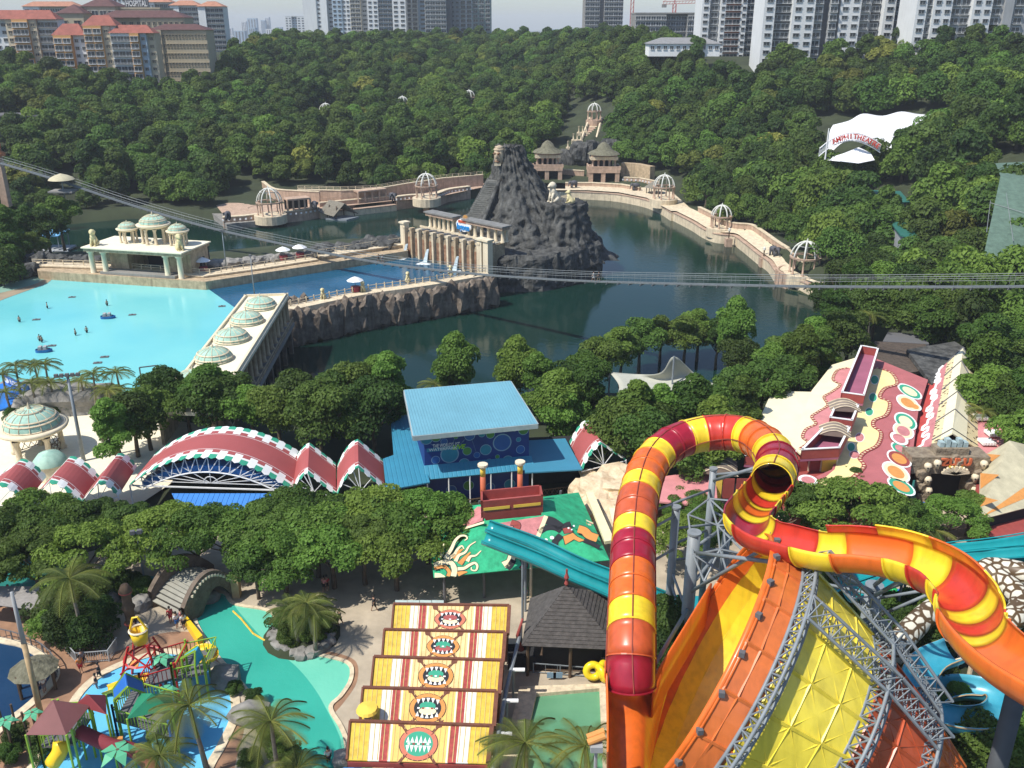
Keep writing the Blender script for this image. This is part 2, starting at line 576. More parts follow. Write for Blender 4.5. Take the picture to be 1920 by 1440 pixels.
kb=smooth_px([(60,1440),(120,1350),(150,1300),(190,1265),(250,1238),(320,1222),(375,1238),(412,1262),(438,1300),(440,1345),(415,1400),(385,1460),(360,1600),(0,1600)],0)
sheet('terracotta_paving',smooth_px([(-60,1150),(60,1120),(150,1185),(200,1225),(300,1188),(380,1190),(430,1235),(490,1300),(520,1360),(545,1420),(560,1700),(-300,1700),(-200,1300)],0),0.004,M_pave_red)
sheet('play_path_paving',smooth_px([(400,1240),(440,1262),(480,1320),(510,1380),(530,1450),(520,1600),(420,1600),(440,1440),(460,1350),(440,1290)],0),0.008,M_pave)
sheet('kids_pool_water',kb,0.016,M_blue_k)
kerb('kids_pool_kerb',kb,0.7,0.10,M_sandlight)
dp=smooth_px([(-120,1200),(20,1205),(70,1225),(98,1248),(102,1272),(70,1310),(20,1350),(-60,1400),(-300,1400)],0)
sheet('deep_pool_water',dp,0.018,M_blue_d)
kerb('deep_pool_kerb',dp,0.7,0.12,M_sandlight)
sb=[W(x,y,0)for x,y in[(990,1300),(1140,1292),(1155,1560),(930,1560)]]
sheet('splash_basin_water',sb,0.02,M_green_s)
kerb('basin_kerb',sb,1.6,0.35,M_sandlight)
sheet('pool_deck',[W(x,y,0.3)for x,y in[(-120,830),(30,745),(120,772),(300,785),(420,800),(330,900),(240,960),(-200,960)]],0.3,M_creampale)
sheet('pool_beach',smooth_px([(-150,540),(60,518),(95,520),(90,530),(60,542),(10,560),(-150,620)],-1),-0.96,mat('beach_concrete',(0.30,0.24,0.16),0.9,0.15,0.3))
sheet('shallow_pool_water',smooth_px([(-150,535),(50,519),(82,521),(70,531),(20,545),(-150,580)],-1),-0.955,water('pale_pool_water',(0.25,0.42,0.34),0.15,0.3,1.5,(0.3,0.48,0.38),0.1,0.3))
# foliage prototypes
def leaf_cloud(rng,lobes,nleaf,size,flat=1.0,mats=M_leaf,name='crown',jit=0.45,branch=None):
 """leaf-sized faces spread through lobes (centre, radius); each leaf card is a bent pair of triangles"""
 L=np.array([(*c,r)for c,r in lobes])
 w=L[:,3]**2;w/=w.sum()
 idx=rng.choice(len(L),nleaf,p=w)
 d=rng.normal(size=(nleaf,3));d/=np.linalg.norm(d,axis=1)[:,None]
 d[:,2]=np.where(d[:,2]<-0.35,-d[:,2],d[:,2])
 rr=L[idx,3]*(0.72+0.34*rng.random(nleaf)**0.7)
 P=L[idx,:3]+d*rr[:,None]*np.array([1,1,flat])
 N=d+rng.normal(size=(nleaf,3))*jit+np.array([0,0,0.35])
 N/=np.linalg.norm(N,axis=1)[:,None]
 T=np.cross(N,rng.normal(size=(nleaf,3)));T/=np.linalg.norm(T,axis=1)[:,None]
 B=np.cross(N,T)
 s=size*(0.6+0.8*rng.random(nleaf))
 a=P+T*s[:,None];b=P+B*(s*0.55)[:,None]+N*(s*.12)[:,None]
 c=P-T*s[:,None]*0.8;e=P-B*(s*0.55)[:,None]+N*(s*.12)[:,None]
 V=np.stack([a,b,c,e],1).reshape(-1,3)
 F=np.arange(nleaf*4).reshape(-1,4)
 me=bpy.data.meshes.new(name)
 me.from_pydata(V.tolist(),[],F.tolist())
 lobt=rng.random(len(L))
 t=np.clip(0.45*lobt[idx]+0.55*rng.random(nleaf),0,1)
 at=me.attributes.new('tint','FLOAT','POINT')
 at.data.foreach_set('value',np.repeat(t,4).astype(np.float32))
 me.materials.append(mats)
 return me
def round_lobes(rng,R=5.0,h=4.0,n=16,lo=0.28,hi=0.5,base=4.0,cone=0.0):
 out=[]
 for i in range(n):
  a=rng.random()*6.283;q=math.sqrt(rng.random())
  z=rng.random()
  k=math.sqrt(max(0.0,1-(2*z-0.9)**2*0.8))*(1-cone*z)
  out.append(((R*.72*q*k*math.cos(a),R*.72*q*k*math.sin(a),base+h*2*z*.8+.8),R*(lo+(hi-lo)*rng.random())))
 out.append(((0,0,base+h*.9),R*.5))
 return out
def flat_lobes(rng,R=6.0,base=6.0,n=22,th=1.6):
 out=[]
 for i in range(n):
  a=rng.random()*6.283;q=math.sqrt(rng.random())
  out.append(((R*q*.88*math.cos(a),R*q*.88*math.sin(a),base+th*(1-q*q)*1.4+rng.random()*th-.3),R*(.17+.12*rng.random())))
 return out
def trunk_mesh(rng,h,r,limbs,spread,name='trunk',bark=None):
 b=MB()
 b.tube([(0,0,-1),(r*.3,0,h*.3),(-r*.2,r*.3,h*.62),(0,0,h)],[r*1.25,r,r*.8,r*.55],7)
 for i in range(limbs):
  a=i*6.283/limbs+rng.random()*.6
  z0=h*(.5+.35*rng.random())
  q=spread*(.55+.45*rng.random())
  b.tube([(0,0,z0),(q*.45*math.cos(a),q*.45*math.sin(a),z0+h*.22),(q*math.cos(a+.2),q*math.sin(a+.2),z0+h*.42+.8)],[r*.5,r*.34,r*.12],5)
 return b.mesh(name,bark or M_bark,True)
rg=np.random.default_rng(11)
FAR=[]
specs=[(5.2,3.6,16,M_leaf,0),(4.6,4.4,15,M_leaf,.25),(6.2,3.0,20,M_leafl,0),(4.2,5.0,14,M_leaf,.45),(5.6,3.4,18,M_leaf,.1),(5.0,3.6,15,M_leafy,0),(5.8,4.0,20,M_leafl,.15)]
for k,(R,h,n,m,cone)in enumerate(specs):
 FAR.append((leaf_cloud(rg,round_lobes(rg,R,h,n+3,.2,.42,1.0,cone),4200,0.40,.85,m,'crown'),trunk_mesh(rg,4.5,.3,4,R*.6)))
NEAR=[]
for k,(R,h,n,m,cone)in enumerate([(4.6,3.2,20,M_leafl,0),(5.2,3.4,22,M_leaf,.1),(3.6,4.6,18,M_leafl,.35),(4.8,2.8,20,M_leaf,.0)]):
 NEAR.append((leaf_cloud(rg,round_lobes(rg,R,h,n,.22,.40,3.0,cone),9000,0.24,.8,m,'crown',.6),trunk_mesh(rg,5.5,.28,6,R*.6)))
FLAT=[]
for k,R in enumerate((6.4,5.2,7.2)):
 FLAT.append((leaf_cloud(rg,flat_lobes(rg,R,5.6,34,1.7),11000,0.23,.55,M_leafl if k!=1 else M_leaf,'crown',.55),trunk_mesh(rg,5.6,.3,7,R*.75)))
def tree(kind,x,y,z,s,rz,label,group,name='tree',sz=None):
 cr,tr=kind
 t=thing(name,label,'tree',(x,y,z),group,rz)
 q=(s,s,sz or s)
 t.scale=q
 inst('trunk',tr,t)
 inst('crown',cr,t)
 return t
KEEP=[]
def keep(pts,z=0,m=2.0):KEEP.append(([W(x,y,z)for x,y in pts],m))
rs=random.Random(3)
cand=[]
yy=118.0
while yy<700:
 sp=7.6 if yy<330 else 8.8
 xx=-0.64*yy-12
 while xx<0.64*yy+12:
  x=xx+rs.uniform(-.42,.42)*sp;y=yy+rs.uniform(-.42,.42)*sp
  cand.append((x,y))
  xx+=sp
 yy+=sp*.9
CX=np.array([c[0]for c in cand]);CY=np.array([c[1]for c in cand])
DL=sdist(LAG,CX,CY);DW=sdist(WAVE,CX,CY);HZ=hmap(CX,CY)
def pxof(x,y,z):
 zc=y*CT-(z-H)*ST;u=y*ST+(z-H)*CT
 return 960+FPX*x/zc,720-FPX*u/zc
# the wooded hillside
KP=[
[(985,285),(1045,285),(1062,200),(1150,200),(1150,300),(1195,322),(1290,350),(1260,400),(985,385)],
[(1520,222),(1800,212),(1770,262),(1680,330),(1530,352)],
[(1600,350),(1730,350),(1760,490),(1700,480),(1600,400)],
[(1850,290),(1990,290),(1990,395),(1850,395)],
[(598,215),(628,215),(628,268),(598,268)],[(741,200),(771,200),(771,254),(741,254)],[(866,188),(896,188),(896,240),(866,240)],
[(430,340),(540,350),(900,372),(900,420),(400,420)],
[(95,320),(150,320),(150,400),(95,400)],[(-20,280),(25,280),(25,360),(-20,360)],
[(-20,225),(65,225),(65,268),(-20,268)],
[(1600,585),(1720,600),(1800,690),(1920,690),(1920,800),(1500,800),(1560,690)],
[(1840,490),(1900,490),(1900,590),(1800,560)],
[(-50,440),(75,440),(75,800),(-50,800)],
]
px_,py_=[],[]
for i in range(len(CX)):
 a,b_=pxof(CX[i],CY[i],HZ[i]);px_.append(a);py_.append(b_)
px_=np.array(px_);py_=np.array(py_)
ok=(DL>7)&(DW>14)&(px_>-90)&(px_<2010)&(py_<690)
for kpoly in KP:ok&=~inside(kpoly,px_,py_)
ok&=~((CX<70)&(CY<200)&(CX>-110))
ok&=~((CX<=-110)&(CY<165))
ok&=~((py_>590)&(px_<1500))&~((py_>424)&(px_<1100)&(px_>130))&~((py_>470)&(px_<300))
ok&=~((CX>85)&(CY>419))&~((CX<-150)&(CY>441))&(CY<690)
sel=[i for i in range(len(CX))if ok[i]]
sel.sort(key=lambda i:CY[i]+abs(CX[i])*.2)
near_n=140
for q,i in enumerate(sel[:near_n]):
 kind=FAR[rs.choices(range(7),weights=[5,4,5,3,5,1.2,4])[0]]
 s=rs.uniform(.95,1.55)*(.75 if DL[i]<20 else 1)
 right=CX[i]>20
 tree(kind,CX[i],CY[i],HZ[i]-.3,s,rs.uniform(0,6.28),
'broad leafy tree in the woods on the right hand shore of the lagoon' if right else 'broad leafy tree in the woods on the left hand shore of the lagoon',
'trees on the right hand wooded shore' if right else 'trees on the left hand wooded shore',sz=s*rs.uniform(.85,1.35))
rest=sel[near_n:]
wme=bpy.data.meshes.new('hill_forest')
wme.from_pydata([(CX[i],CY[i],HZ[i]-.3)for i in rest],[],[])
nR=len(rest)
at=wme.attributes.new('pick','INT','POINT');at.data.foreach_set('value',[rs.choices(range(7),weights=[5,4,4,4,5,.7,3])[0]for _ in rest])
at=wme.attributes.new('size','FLOAT','POINT');at.data.foreach_set('value',[rs.uniform(.95,1.6)*(.75 if DL[i]<20 else 1)for i in rest])
at=wme.attributes.new('turn','FLOAT','POINT');at.data.foreach_set('value',[rs.uniform(0,6.28)for _ in rest])
wood=bpy.data.objects.new('hill_forest',wme)
COL.objects.link(wood)
stuff(wood)
wood['label']='dense green tropical forest covering the far hillside behind the lagoon'
ng=bpy.data.node_groups.new('forest','GeometryNodeTree')
ng.interface.new_socket('Geometry',in_out='INPUT',socket_type='NodeSocketGeometry')
ng.interface.new_socket('Geometry',in_out='OUTPUT',socket_type='NodeSocketGeometry')
gi=ng.nodes.new('NodeGroupInput');go=ng.nodes.new('NodeGroupOutput')
m2p=ng.nodes.new('GeometryNodeMeshToPoints')
ng.links.new(gi.outputs[0],m2p.inputs[0])
g2i=ng.nodes.new('GeometryNodeGeometryToInstance')
protos={}
for o in COL.objects:
 if o.name.startswith('crown')and o.data.name not in protos:protos[o.data.name]=o
order=[protos.get(c.name)for c,t in FAR]
for k in range(7):
 if order[k]is None:order[k]=next(o for o in order if o)
for k in reversed(range(7)):
 oi=ng.nodes.new('GeometryNodeObjectInfo');oi.transform_space='ORIGINAL';oi.inputs['Object'].default_value=order[k]
 ng.links.new(oi.outputs['Geometry'],g2i.inputs[0])
iop=ng.nodes.new('GeometryNodeInstanceOnPoints')
ng.links.new(m2p.outputs[0],iop.inputs['Points'])
ng.links.new(g2i.outputs[0],iop.inputs['Instance'])
iop.inputs['Pick Instance'].default_value=True
def nattr(nm,ty):
 a=ng.nodes.new('GeometryNodeInputNamedAttribute');a.data_type=ty;a.inputs['Name'].default_value=nm
 return a.outputs['Attribute']
ng.links.new(nattr('pick','INT'),iop.inputs['Instance Index'])
cmb=ng.nodes.new('ShaderNodeCombineXYZ')
ng.links.new(nattr('turn','FLOAT'),cmb.inputs['Z'])
ng.links.new(cmb.outputs[0],iop.inputs['Rotation'])
ng.links.new(nattr('size','FLOAT'),iop.inputs['Scale'])
ng.links.new(iop.outputs[0],go.inputs[0])
wood.modifiers.new('forest','NODES').node_group=ng
# skyline
M_wwhite=mat('white_tower_wall',(0.66,0.67,0.66),0.8,0.05,0.1,streak=0.12)
M_wgrey=mat('grey_tower_wall',(0.34,0.35,0.35),0.8,0.08,0.1,streak=0.15)
M_wdgrey=mat('dark_grey_tower_wall',(0.12,0.12,0.125),0.8,0.08,0.1)
M_wcream=mat('cream_tower_wall',(0.50,0.43,0.31),0.8,0.07,0.1,streak=0.15)
M_wbeige=mat('beige_hospital_wall',(0.40,0.34,0.235),0.85,0.08,0.1,streak=0.15)
M_worange=mat('orange_apartment_wall',(0.50,0.27,0.10),0.85,0.08,0.1)
M_wbrick=mat('orange_brown_panel',(0.36,0.14,0.08),0.85,0.08,0.1)
M_roofred=mat('red_tile_roof',(0.27,0.085,0.06),0.8,0.2,0.5,bump=.3,bscale=3)
M_rooforange=mat('orange_tile_roof',(0.38,0.18,0.11),0.8,0.2,0.5)
M_roofmaroon=mat('maroon_tile_roof',(0.10,0.045,0.04),0.8,0.2,0.5)
M_concrete=mat('raw_concrete',(0.24,0.23,0.21),0.9,0.15,0.1,streak=0.2)
M_bluewall=mat('pale_blue_tower_wall',(0.36,0.45,0.52),0.8,0.06,0.1)
M_redpaint=mat('red_paint',(0.50,0.05,0.04),0.6,0.08,0.6)
def zpx(py,zc):return H+zc*ray(960,py).z
def hip(b,x0,x1,y0,y1,z,h,ov=1.0,mi=0):
 x0-=ov;x1+=ov;y0-=ov;y1+=ov
 w=min(x1-x0,y1-y0)/2
 if x1-x0>y1-y0:
  r0=(x0+w,(y0+y1)/2,z+h);r1=(x1-w,(y0+y1)/2,z+h)
 else:
  r0=((x0+x1)/2,y0+w,z+h);r1=((x0+x1)/2,y1-w,z+h)
 A,B,C,D=(x0,y0,z),(x1,y0,z),(x1,y1,z),(x0,y1,z)
 if x1-x0>y1-y0:
  b.add([A,B,C,D,r0,r1],[(0,1,5,4),(1,2,5),(2,3,4,5),(3,0,4),(3,2,1,0)],mi)
 else:
  b.add([A,B,C,D,r0,r1],[(0,1,4),(1,2,5,4),(2,3,5),(3,0,4,5),(3,2,1,0)],mi)
def winmesh(w,h,frame,balcony=False,key=''):
 b=MB()
 b.box((0,-.06,0),(w,.12,h),mi=0)
 for dx in(-w/2,w/2,0):b.box((dx,-.1,0),(.12,.2,h+.1),mi=1)
 b.box((0,-.15,h/2+.08),(w+.4,.5,.14),mi=1)
 b.box((0,-.12,-h/2-.06),(w+.2,.3,.12),mi=1)
 if balcony:
  b.box((0,-.55,-h/2-.1),(w+.3,1.1,.18),mi=1)
  b.box((0,-1.05,-h/2+.5),(w+.3,.08,.12),mi=2)
  for k in range(7):b.box((-w/2+w*k/6,-1.05,-h/2+.2),(.07,.06,.7),mi=2)
 return b.mesh('window',[M_glass,frame,M_wgrey])
WINS={}
def bay(t,x,y,z0,z1,fl,cols,w,h,frame,stfx=False,balcony=False,yaw=0.0,joined=False):
 """one window per storey and column on a wall face at y, each a part of its own"""
 key=(round(w,2),round(h,2),frame.name,balcony)
 if key not in WINS:WINS[key]=winmesh(w,h,frame,balcony)
 o=ORG[t.name]
 n=int((z1-z0)/fl)
 nm='balcony' if balcony else 'window'
 if not joined:
  for k in range(n):
   for c in cols:
    inst(nm,WINS[key],t,(x+c-o.x,y-o.y,z1-fl*(k+.55)-o.z))
 else:
  b=MB();src=WINS[key]
  vs=[v.co for v in src.vertices];fs=[tuple(p.vertices)for p in src.polygons];ms=[p.material_index for p in src.polygons]
  for k in range(n):
   for c in cols:
    q=len(b.v);z=z1-fl*(k+.55)
    b.v+=[(x+c+v.x,y+v.y,z+v.z)for v in vs]
    b.f+=[tuple(i+q for i in f)for f in fs];b.m+=ms
  if b.v:stuff(b.build('window_rows',[M_glass,frame,M_wgrey],t))
def tower(name,label,cat,xl,xr,ytop,D,segs,fl=3.2,depth=16,base=None,group=None,roof=None,joined=False,rh=4,top=None):
 """segs: (px from, px to, wall material, kind of bay, set-back, windows per row)"""
 x0=(xl-960)/FPX*D;x1=(xr-960)/FPX*D
 y0=D*1.0*(CT)+0 if False else D
 yf=D
 zc=yf/ray(960,max(ytop,5)).y
 zt=top if top is not None else H+zc*ray(960,ytop).z
 zb=base if base is not None else hgt((x0+x1)/2,yf)-3
 t=thing(name,label,cat,((x0+x1)/2,yf+depth/2,zb),group)
 for(a,c,m,kind,back,nw)in segs:
  xa=(a-960)/FPX*zc;xb=(c-960)/FPX*zc
  b=MB()
  b.box(((xa+xb)/2,yf+back+depth/2,(zb+zt)/2),(xb-xa,depth,zt-zb))
  b.build('wall',m,t)
  wd=xb-xa
  if kind:
   ww=min(wd/max(1,nw)*(.88 if kind=='b' else.52),3.4)
   cols=[(k+.5)*wd/nw for k in range(nw)]
   fr=M_wgrey if m in(M_wwhite,M_bluewall)else(M_wwhite if kind=='b' else m)
   bay(t,xa,yf+back-.02,zb,zt-(0.6),fl,cols,ww,fl*(.62 if kind=='b' else.38),fr,balcony=(kind=='b'),joined=joined)
 if roof:
  b=MB();zz=zt
  xa=(segs[0][0]-960)/FPX*zc;xb=(segs[-1][1]-960)/FPX*zc
  hip(b,xa,xb,yf,yf+depth,zz+.02,rh,.8)
  b.build('roof',roof,t)
 else:
  b=MB();xa=(segs[0][0]-960)/FPX*zc;xb=(segs[-1][1]-960)/FPX*zc
  b.box(((xa+xb)/2,yf+depth/2,zt+.42),(xb-xa+.4,depth+.4,.8))
  b.build('parapet',segs[0][2],t)
 return t
tower('apartment_tower','pale grey apartment tower with an orange balcony column','tower',1317,1432,-60,470,
[(1317,1332,M_wwhite,'w',0,1),(1332,1352,M_wgrey,'b',2,1),(1352,1362,M_wwhite,'w',0,1),(1362,1391,M_wbrick,'b',.6,2),(1391,1402,M_wwhite,'w',0,1),(1402,1418,M_wgrey,'b',2,1),(1418,1432,M_wdgrey,'b',4,1)],3.1,18,group='apartment towers behind the woods')
tower('apartment_tower','wide white apartment tower with dark balconies, right beside the orange balcony tower','tower',1434,1578,-60,425,
[(1434,1455,M_wwhite,'w',0,1),(1455,1488,M_wdgrey,'b',3,2),(1488,1530,M_wwhite,'w',0,2),(1530,1549,M_wgrey,'b',2.5,1),(1549,1561,M_wdgrey,None,5,1),(1561,1576,M_wgrey,'b',2.5,1)],3.5,18,group='apartment towers behind the woods')
tower('apartment_tower','white apartment tower with grey end wall just left of the skyline gap','tower',1578,1702,-60,428,
[(1577,1616,M_wwhite,'w',0,2),(1616,1639,M_wgrey,'b',2.5,1),(1639,1660,M_wdgrey,'b',4,1),(1660,1681,M_wwhite,'w',0,1),(1681,1702,M_wgrey,'b',3,1)],3.5,18,group='apartment towers behind the woods')
tower('apartment_tower','white apartment tower at the right edge with a grey slab between its balconies','tower',1720,1960,-60,400,
[(1720,1740,M_wwhite,'w',0,1),(1740,1752,M_wgrey,'b',2,1),(1752,1787,M_wwhite,'w',0,2),(1787,1810,M_wgrey,'b',2.5,1),(1810,1826,M_wgrey,'b',3,1),(1826,1862,M_wwhite,'w',0,2),(1862,1888,M_wgrey,'b',2.5,1),(1888,1905,M_wgrey,None,1,1),(1905,1960,M_wgrey,'b',2.5,2)],3.5,18,group='apartment towers behind the woods')
b=MB()
p=W(1650,60,40)
y_=415.0
b.box(((1710-960)/FPX*y_*1.07,y_+6,hgt(185,y_)+4),(14,10,12));o=b.build('link_building',M_wwhite)
tag(o,'low white block joining the two white towers at the gap','building')
tower('apartment_tower','tall tower with a bare white wall, leftmost of the central cluster','tower',567,625,-70,760,
[(567,592,M_wwhite,None,0,1),(592,600,M_wwhite,'w',1,1),(600,612,M_wwhite,None,0,1),(612,625,M_wgrey,'w',2,1)],3.1,26,base=24,joined=True)
tower('apartment_tower','pale blue tinged tower with an orange balcony strip in the central cluster','tower',622,688,-70,730,
[(622,640,M_bluewall,'w',0,2),(640,655,M_wwhite,'w',1,2),(655,675,M_wcream,'b',1,2),(675,688,M_wgrey,'w',3,1)],3.1,26,base=24,joined=True)
tower('apartment_tower','white tower with paired window columns in the middle of the central cluster','tower',688,760,-70,720,
[(688,708,M_wwhite,'w',0,2),(708,735,M_bluewall,'b',1,3),(735,760,M_wwhite,'w',0,2)],3.1,26,base=24,joined=True)
tower('apartment_tower','pale narrow tower between the white and the grey towers of the central cluster','tower',760,800,-70,735,
[(760,783,M_wwhite,'b',0,2),(783,800,M_bluewall,'w',2,1)],3.1,26,base=24,joined=True)
tower('apartment_tower','grey tower with a dense grid of balconies, second from the right of the central cluster','tower',796,845,-70,700,
[(796,836,M_wgrey,'b',0,4),(836,845,M_wdgrey,None,3,1)],3.1,26,base=24,joined=True)
tower('apartment_tower','grey green tower with netting on its upper floors, rightmost of the central cluster','tower',843,920,-70,720,
[(843,862,M_wgrey,'w',0,2),(862,885,M_wwhite,'b',1,2),(885,920,mat('green_grey_wall',(0.22,0.29,0.27),.8,.1,.1),'b',2,3)],3.1,26,base=24,joined=True)
t=tower('unfinished_tower','unfinished concrete tower with open floors standing alone in the middle of the skyline','tower',1097,1169,-40,780,
[(1097,1125,M_concrete,'b',0,3),(1125,1133,M_wdgrey,None,2,1),(1133,1169,M_concrete,'b',0,4)],3.4,26,base=20,joined=True)
tower('far_block','small pale far block left of the central tower cluster','building',534,571,31,1500,
[(534,546,M_wwhite,'w',0,2),(546,556,M_bluewall,'w',4,2),(556,571,M_wwhite,'w',0,2)],3.6,30,base=5,joined=True)
t=tower('construction_site','low unfinished dark concrete block under the tower crane','building',1192,1316,26,640,
[(1192,1250,M_concrete,'b',0,6),(1250,1290,M_wdgrey,'b',4,4),(1290,1316,M_concrete,'b',0,3)],3.6,24,base=22,joined=True)
def crane(px,D,ytop,zb,label,jib):
 yf=D;zc=yf/ray(960,max(1,ytop)).y
 x=(px-960)/FPX*zc;zt=H+zc*ray(960,ytop).z
 t=thing('tower_crane',label,'crane',(x,yf,zb),'tower cranes')
 b=MB();s=1.0
 for dx,dy in((-s,-s),(s,-s),(s,s),(-s,s)):b.beam((x+dx,yf+dy,zb),(x+dx,yf+dy,zt),.35)
 n=int((zt-zb)/3)
 for k in range(n):
  z0=zb+(zt-zb)*k/n;z1=zb+(zt-zb)*(k+1)/n
  b.beam((x-s,yf-s,z0),(x+s,yf-s,z1),.25);b.beam((x+s,yf-s,z0),(x+s,yf+s,z1),.25)
 b.build('mast',mat('crane_red',(.45,.12,.1),.6),t)
 if jib:
  b=MB()
  for dz in(0,1.6):b.beam((x-8,yf,zt+dz),(x+22,yf,zt+dz+1),.35)
  for k in range(14):b.beam((x-8+k*2.1,yf,zt+.05*k),(x-7+k*2.1,yf,zt+1.6+.05*k),.22)
  b.beam((x,yf,zt),(x,yf,zt+6),.6);b.beam((x,yf,zt+6),(x+20,yf,zt+2.4),.2);b.beam((x,yf,zt+6),(x-8,yf,zt+1.6),.2)
  b.build('jib',mat('crane_red',(.45,.12,.1),.6),t)
  b=MB();b.box((x-7,yf,zt-1),(3,2,2));b.build('counterweight',M_concrete,t)
crane(1186,700,-50,24,'red and white lattice crane mast rising beside the unfinished tower',False)
crane(1265,660,8,26,'red tower crane with a level jib above the low construction block',True)
t=thing('low_house','long low white house with a grey tiled roof on the wooded crest','house',WD(1280,96,415))
yf=436.0;zc=yf/ray(960,90).y
xa,xb=(1217-960)/FPX*zc,(1350-960)/FPX*zc
zb=H+zc*ray(960,97).z;zt=H+zc*ray(960,82).z
b=MB();b.box(((xa+xb)/2,yf+6,(zb+zt)/2-1),(xb-xa,12,zt-zb+2));b.build('wall',M_white,t)
b=MB();hip(b,xa,xb,yf,yf+12,zt,2.6,.8);b.build('roof',mat('grey_tile_roof',(.22,.22,.22),.8,.15,1),t)
wm=winmesh(1.6,1.5,M_white)
for k in range(11):inst('window',wm,t,Vector((xa+1.5+k*(xb-xa-3)/10,yf-.02,(zb+zt)/2))-ORG[t.name])
G2='orange and white apartment blocks on the left crest'
tower('apartment_block','orange and white apartment block with red hipped roof at the left edge','building',8,102,36,455,
[(-40,8,M_wwhite,'w',2,3),(8,22,M_wcream,'w',0,1),(22,52,M_worange,'b',-1,2),(52,66,M_wcream,'w',0,1),(66,104,M_wwhite,'b',1.5,3)],3.3,7,group=G2,roof=M_roofred,rh=4)
tower('apartment_block','low orange and white apartment block with a bright red roof, middle of the left group','building',100,160,66,450,
[(100,134,M_worange,'b',-1,2),(134,158,M_wwhite,'w',1,2)],3.3,7,group=G2,roof=M_roofred,rh=5)
tower('apartment_block','orange fronted apartment block with stepped red roof left of the hospital','building',156,216,48,448,
[(156,190,M_worange,'b',-1,2),(190,204,M_wcream,'w',0,1),(204,216,M_wwhite,'w',1,1)],3.3,7,group=G2,roof=M_roofred,rh=4.5)
tower('apartment_block','white apartment block with long balconies and red roof right beside the hospital','building',206,286,62,446,
[(206,243,M_wwhite,'b',0,3),(243,260,M_worange,'b',-1,1),(260,272,M_bluewall,'w',.5,1),(272,286,M_wcream,'w',2,1)],3.3,7,group=G2,roof=M_roofred,rh=3.5)
t=tower('hospital','beige stepped hospital with maroon roofs and a rooftop name board','hospital',182,345,33,500,
[(182,205,M_wbeige,'w',0,1),(205,262,M_wbeige,'w',3,4),(262,345,M_wbeige,'w',0,8)],4.2,14,roof=M_roofmaroon,rh=3.5)
tt=tower('hospital','beige hospital wing with rows of small windows and a long maroon roof','hospital',278,386,56,462,
[(278,302,M_wbeige,'w',-.8,2),(302,386,M_wbeige,'w',0,14)],4.2,12,roof=M_roofmaroon,rh=2.6)
tower('hospital','square beige hospital tower with a dark hipped roof over open arches','hospital',153,215,12,515,
[(153,215,M_wbeige,'b',0,4)],6.5,16,roof=M_roofmaroon,rh=5,joined=True)
tower('hospital','lower beige hospital tower with maroon roof left of the square tower','hospital',105,155,25,505,
[(105,155,M_wbeige,'w',0,2)],8,14,roof=M_roofmaroon,rh=4.5,joined=True)
ts=tower('hospital','beige hospital block carrying the dark name board','hospital',214,300,17,520,
[(214,300,M_wbeige,'w',0,3)],8,20,joined=True)
zc=520/ray(960,8).y
xa,xb=(232-960)/FPX*zc,(276-960)/FPX*zc;zt=H+zc*ray(960,-12).z;zb=H+zc*ray(960,15).z
b=MB();b.box(((xa+xb)/2,522,(zt+zb)/2),(xb-xa,1.2,zt-zb));b.build('sign_board',M_wdgrey,ts)
text_mesh('SUNWAY',2.6,.1,'letters',M_wwhite,ts,((xa+xb)/2,521.2,zb+(zt-zb)*.72),(1,0,0),(0,0,1),.03,fit=(xb-xa)*.86)
text_mesh('HOSPITAL',4.0,.1,'letters',M_wwhite,ts,((xa+xb)/2,521.2,zb+(zt-zb)*.30),(1,0,0),(0,0,1),.05,fit=(xb-xa)*.9)
for xl,xr,yt,D,lab,n in[(42,145,12,620,'white block with scalloped orange roof behind the left apartments',8),(275,320,4,640,'grey white slab block with orange roof behind the hospital',4),(318,372,10,620,'white end walled slab block behind the hospital wing',5),(370,416,12,600,'white slab block with orange roof at the right end of the left group',4)]:
 tower('slab_block',lab,'building',xl,xr,yt,D,[(xl,xl+(xr-xl)*.3,M_wwhite,None if xl>300 else 'w',0,2),(xl+(xr-xl)*.3,xr,M_wcream if xl<100 else M_wwhite,'b',1.5,n)],3.1,10,roof=M_rooforange,rh=3,joined=True)
tower('slab_block','white slab block glimpsed between hospital roofs','building',205,236,-6,640,[(205,236,M_wwhite,'w',0,4)],3.1,10,roof=M_rooforange,rh=3,joined=True)
rc=random.Random(5)
for k in range(26):
 px=rc.uniform(415,565);D=rc.uniform(1900,3600);w=rc.uniform(14,34);h=rc.uniform(18,62)*D/2600
 b=MB();x=(px-960)/FPX*D;z0=0
 b.box((x,D,h/2),(w,20,h));
 for q in range(3):b.box((x-w*.3+q*w*.3,D-10.1,h*.55),(w*.12,.4,h*.8),mi=1)
 o=b.build('distant_tower',[M_wwhite if k%3 else M_bluewall,M_wdgrey]);tag(o,'tiny pale tower block on the hazy horizon left of the central towers','tower','tiny tower blocks on the horizon')
for k,(px,w,h)in enumerate([(1050,60,7),(1085,50,10)]):
 D=1500;b=MB();b.box(((px-960)/FPX*D,D,40),(w,40,8+h*.3));b.box(((px-960)/FPX*D,D-20.2,40),(w*.9,.4,3),mi=1)
 tag(b.build('far_warehouse',[M_bluewall,M_wdgrey]),['long pale low roof on the horizon left of the unfinished tower','pale low roof touching the unfinished tower on the horizon'][k],'building')
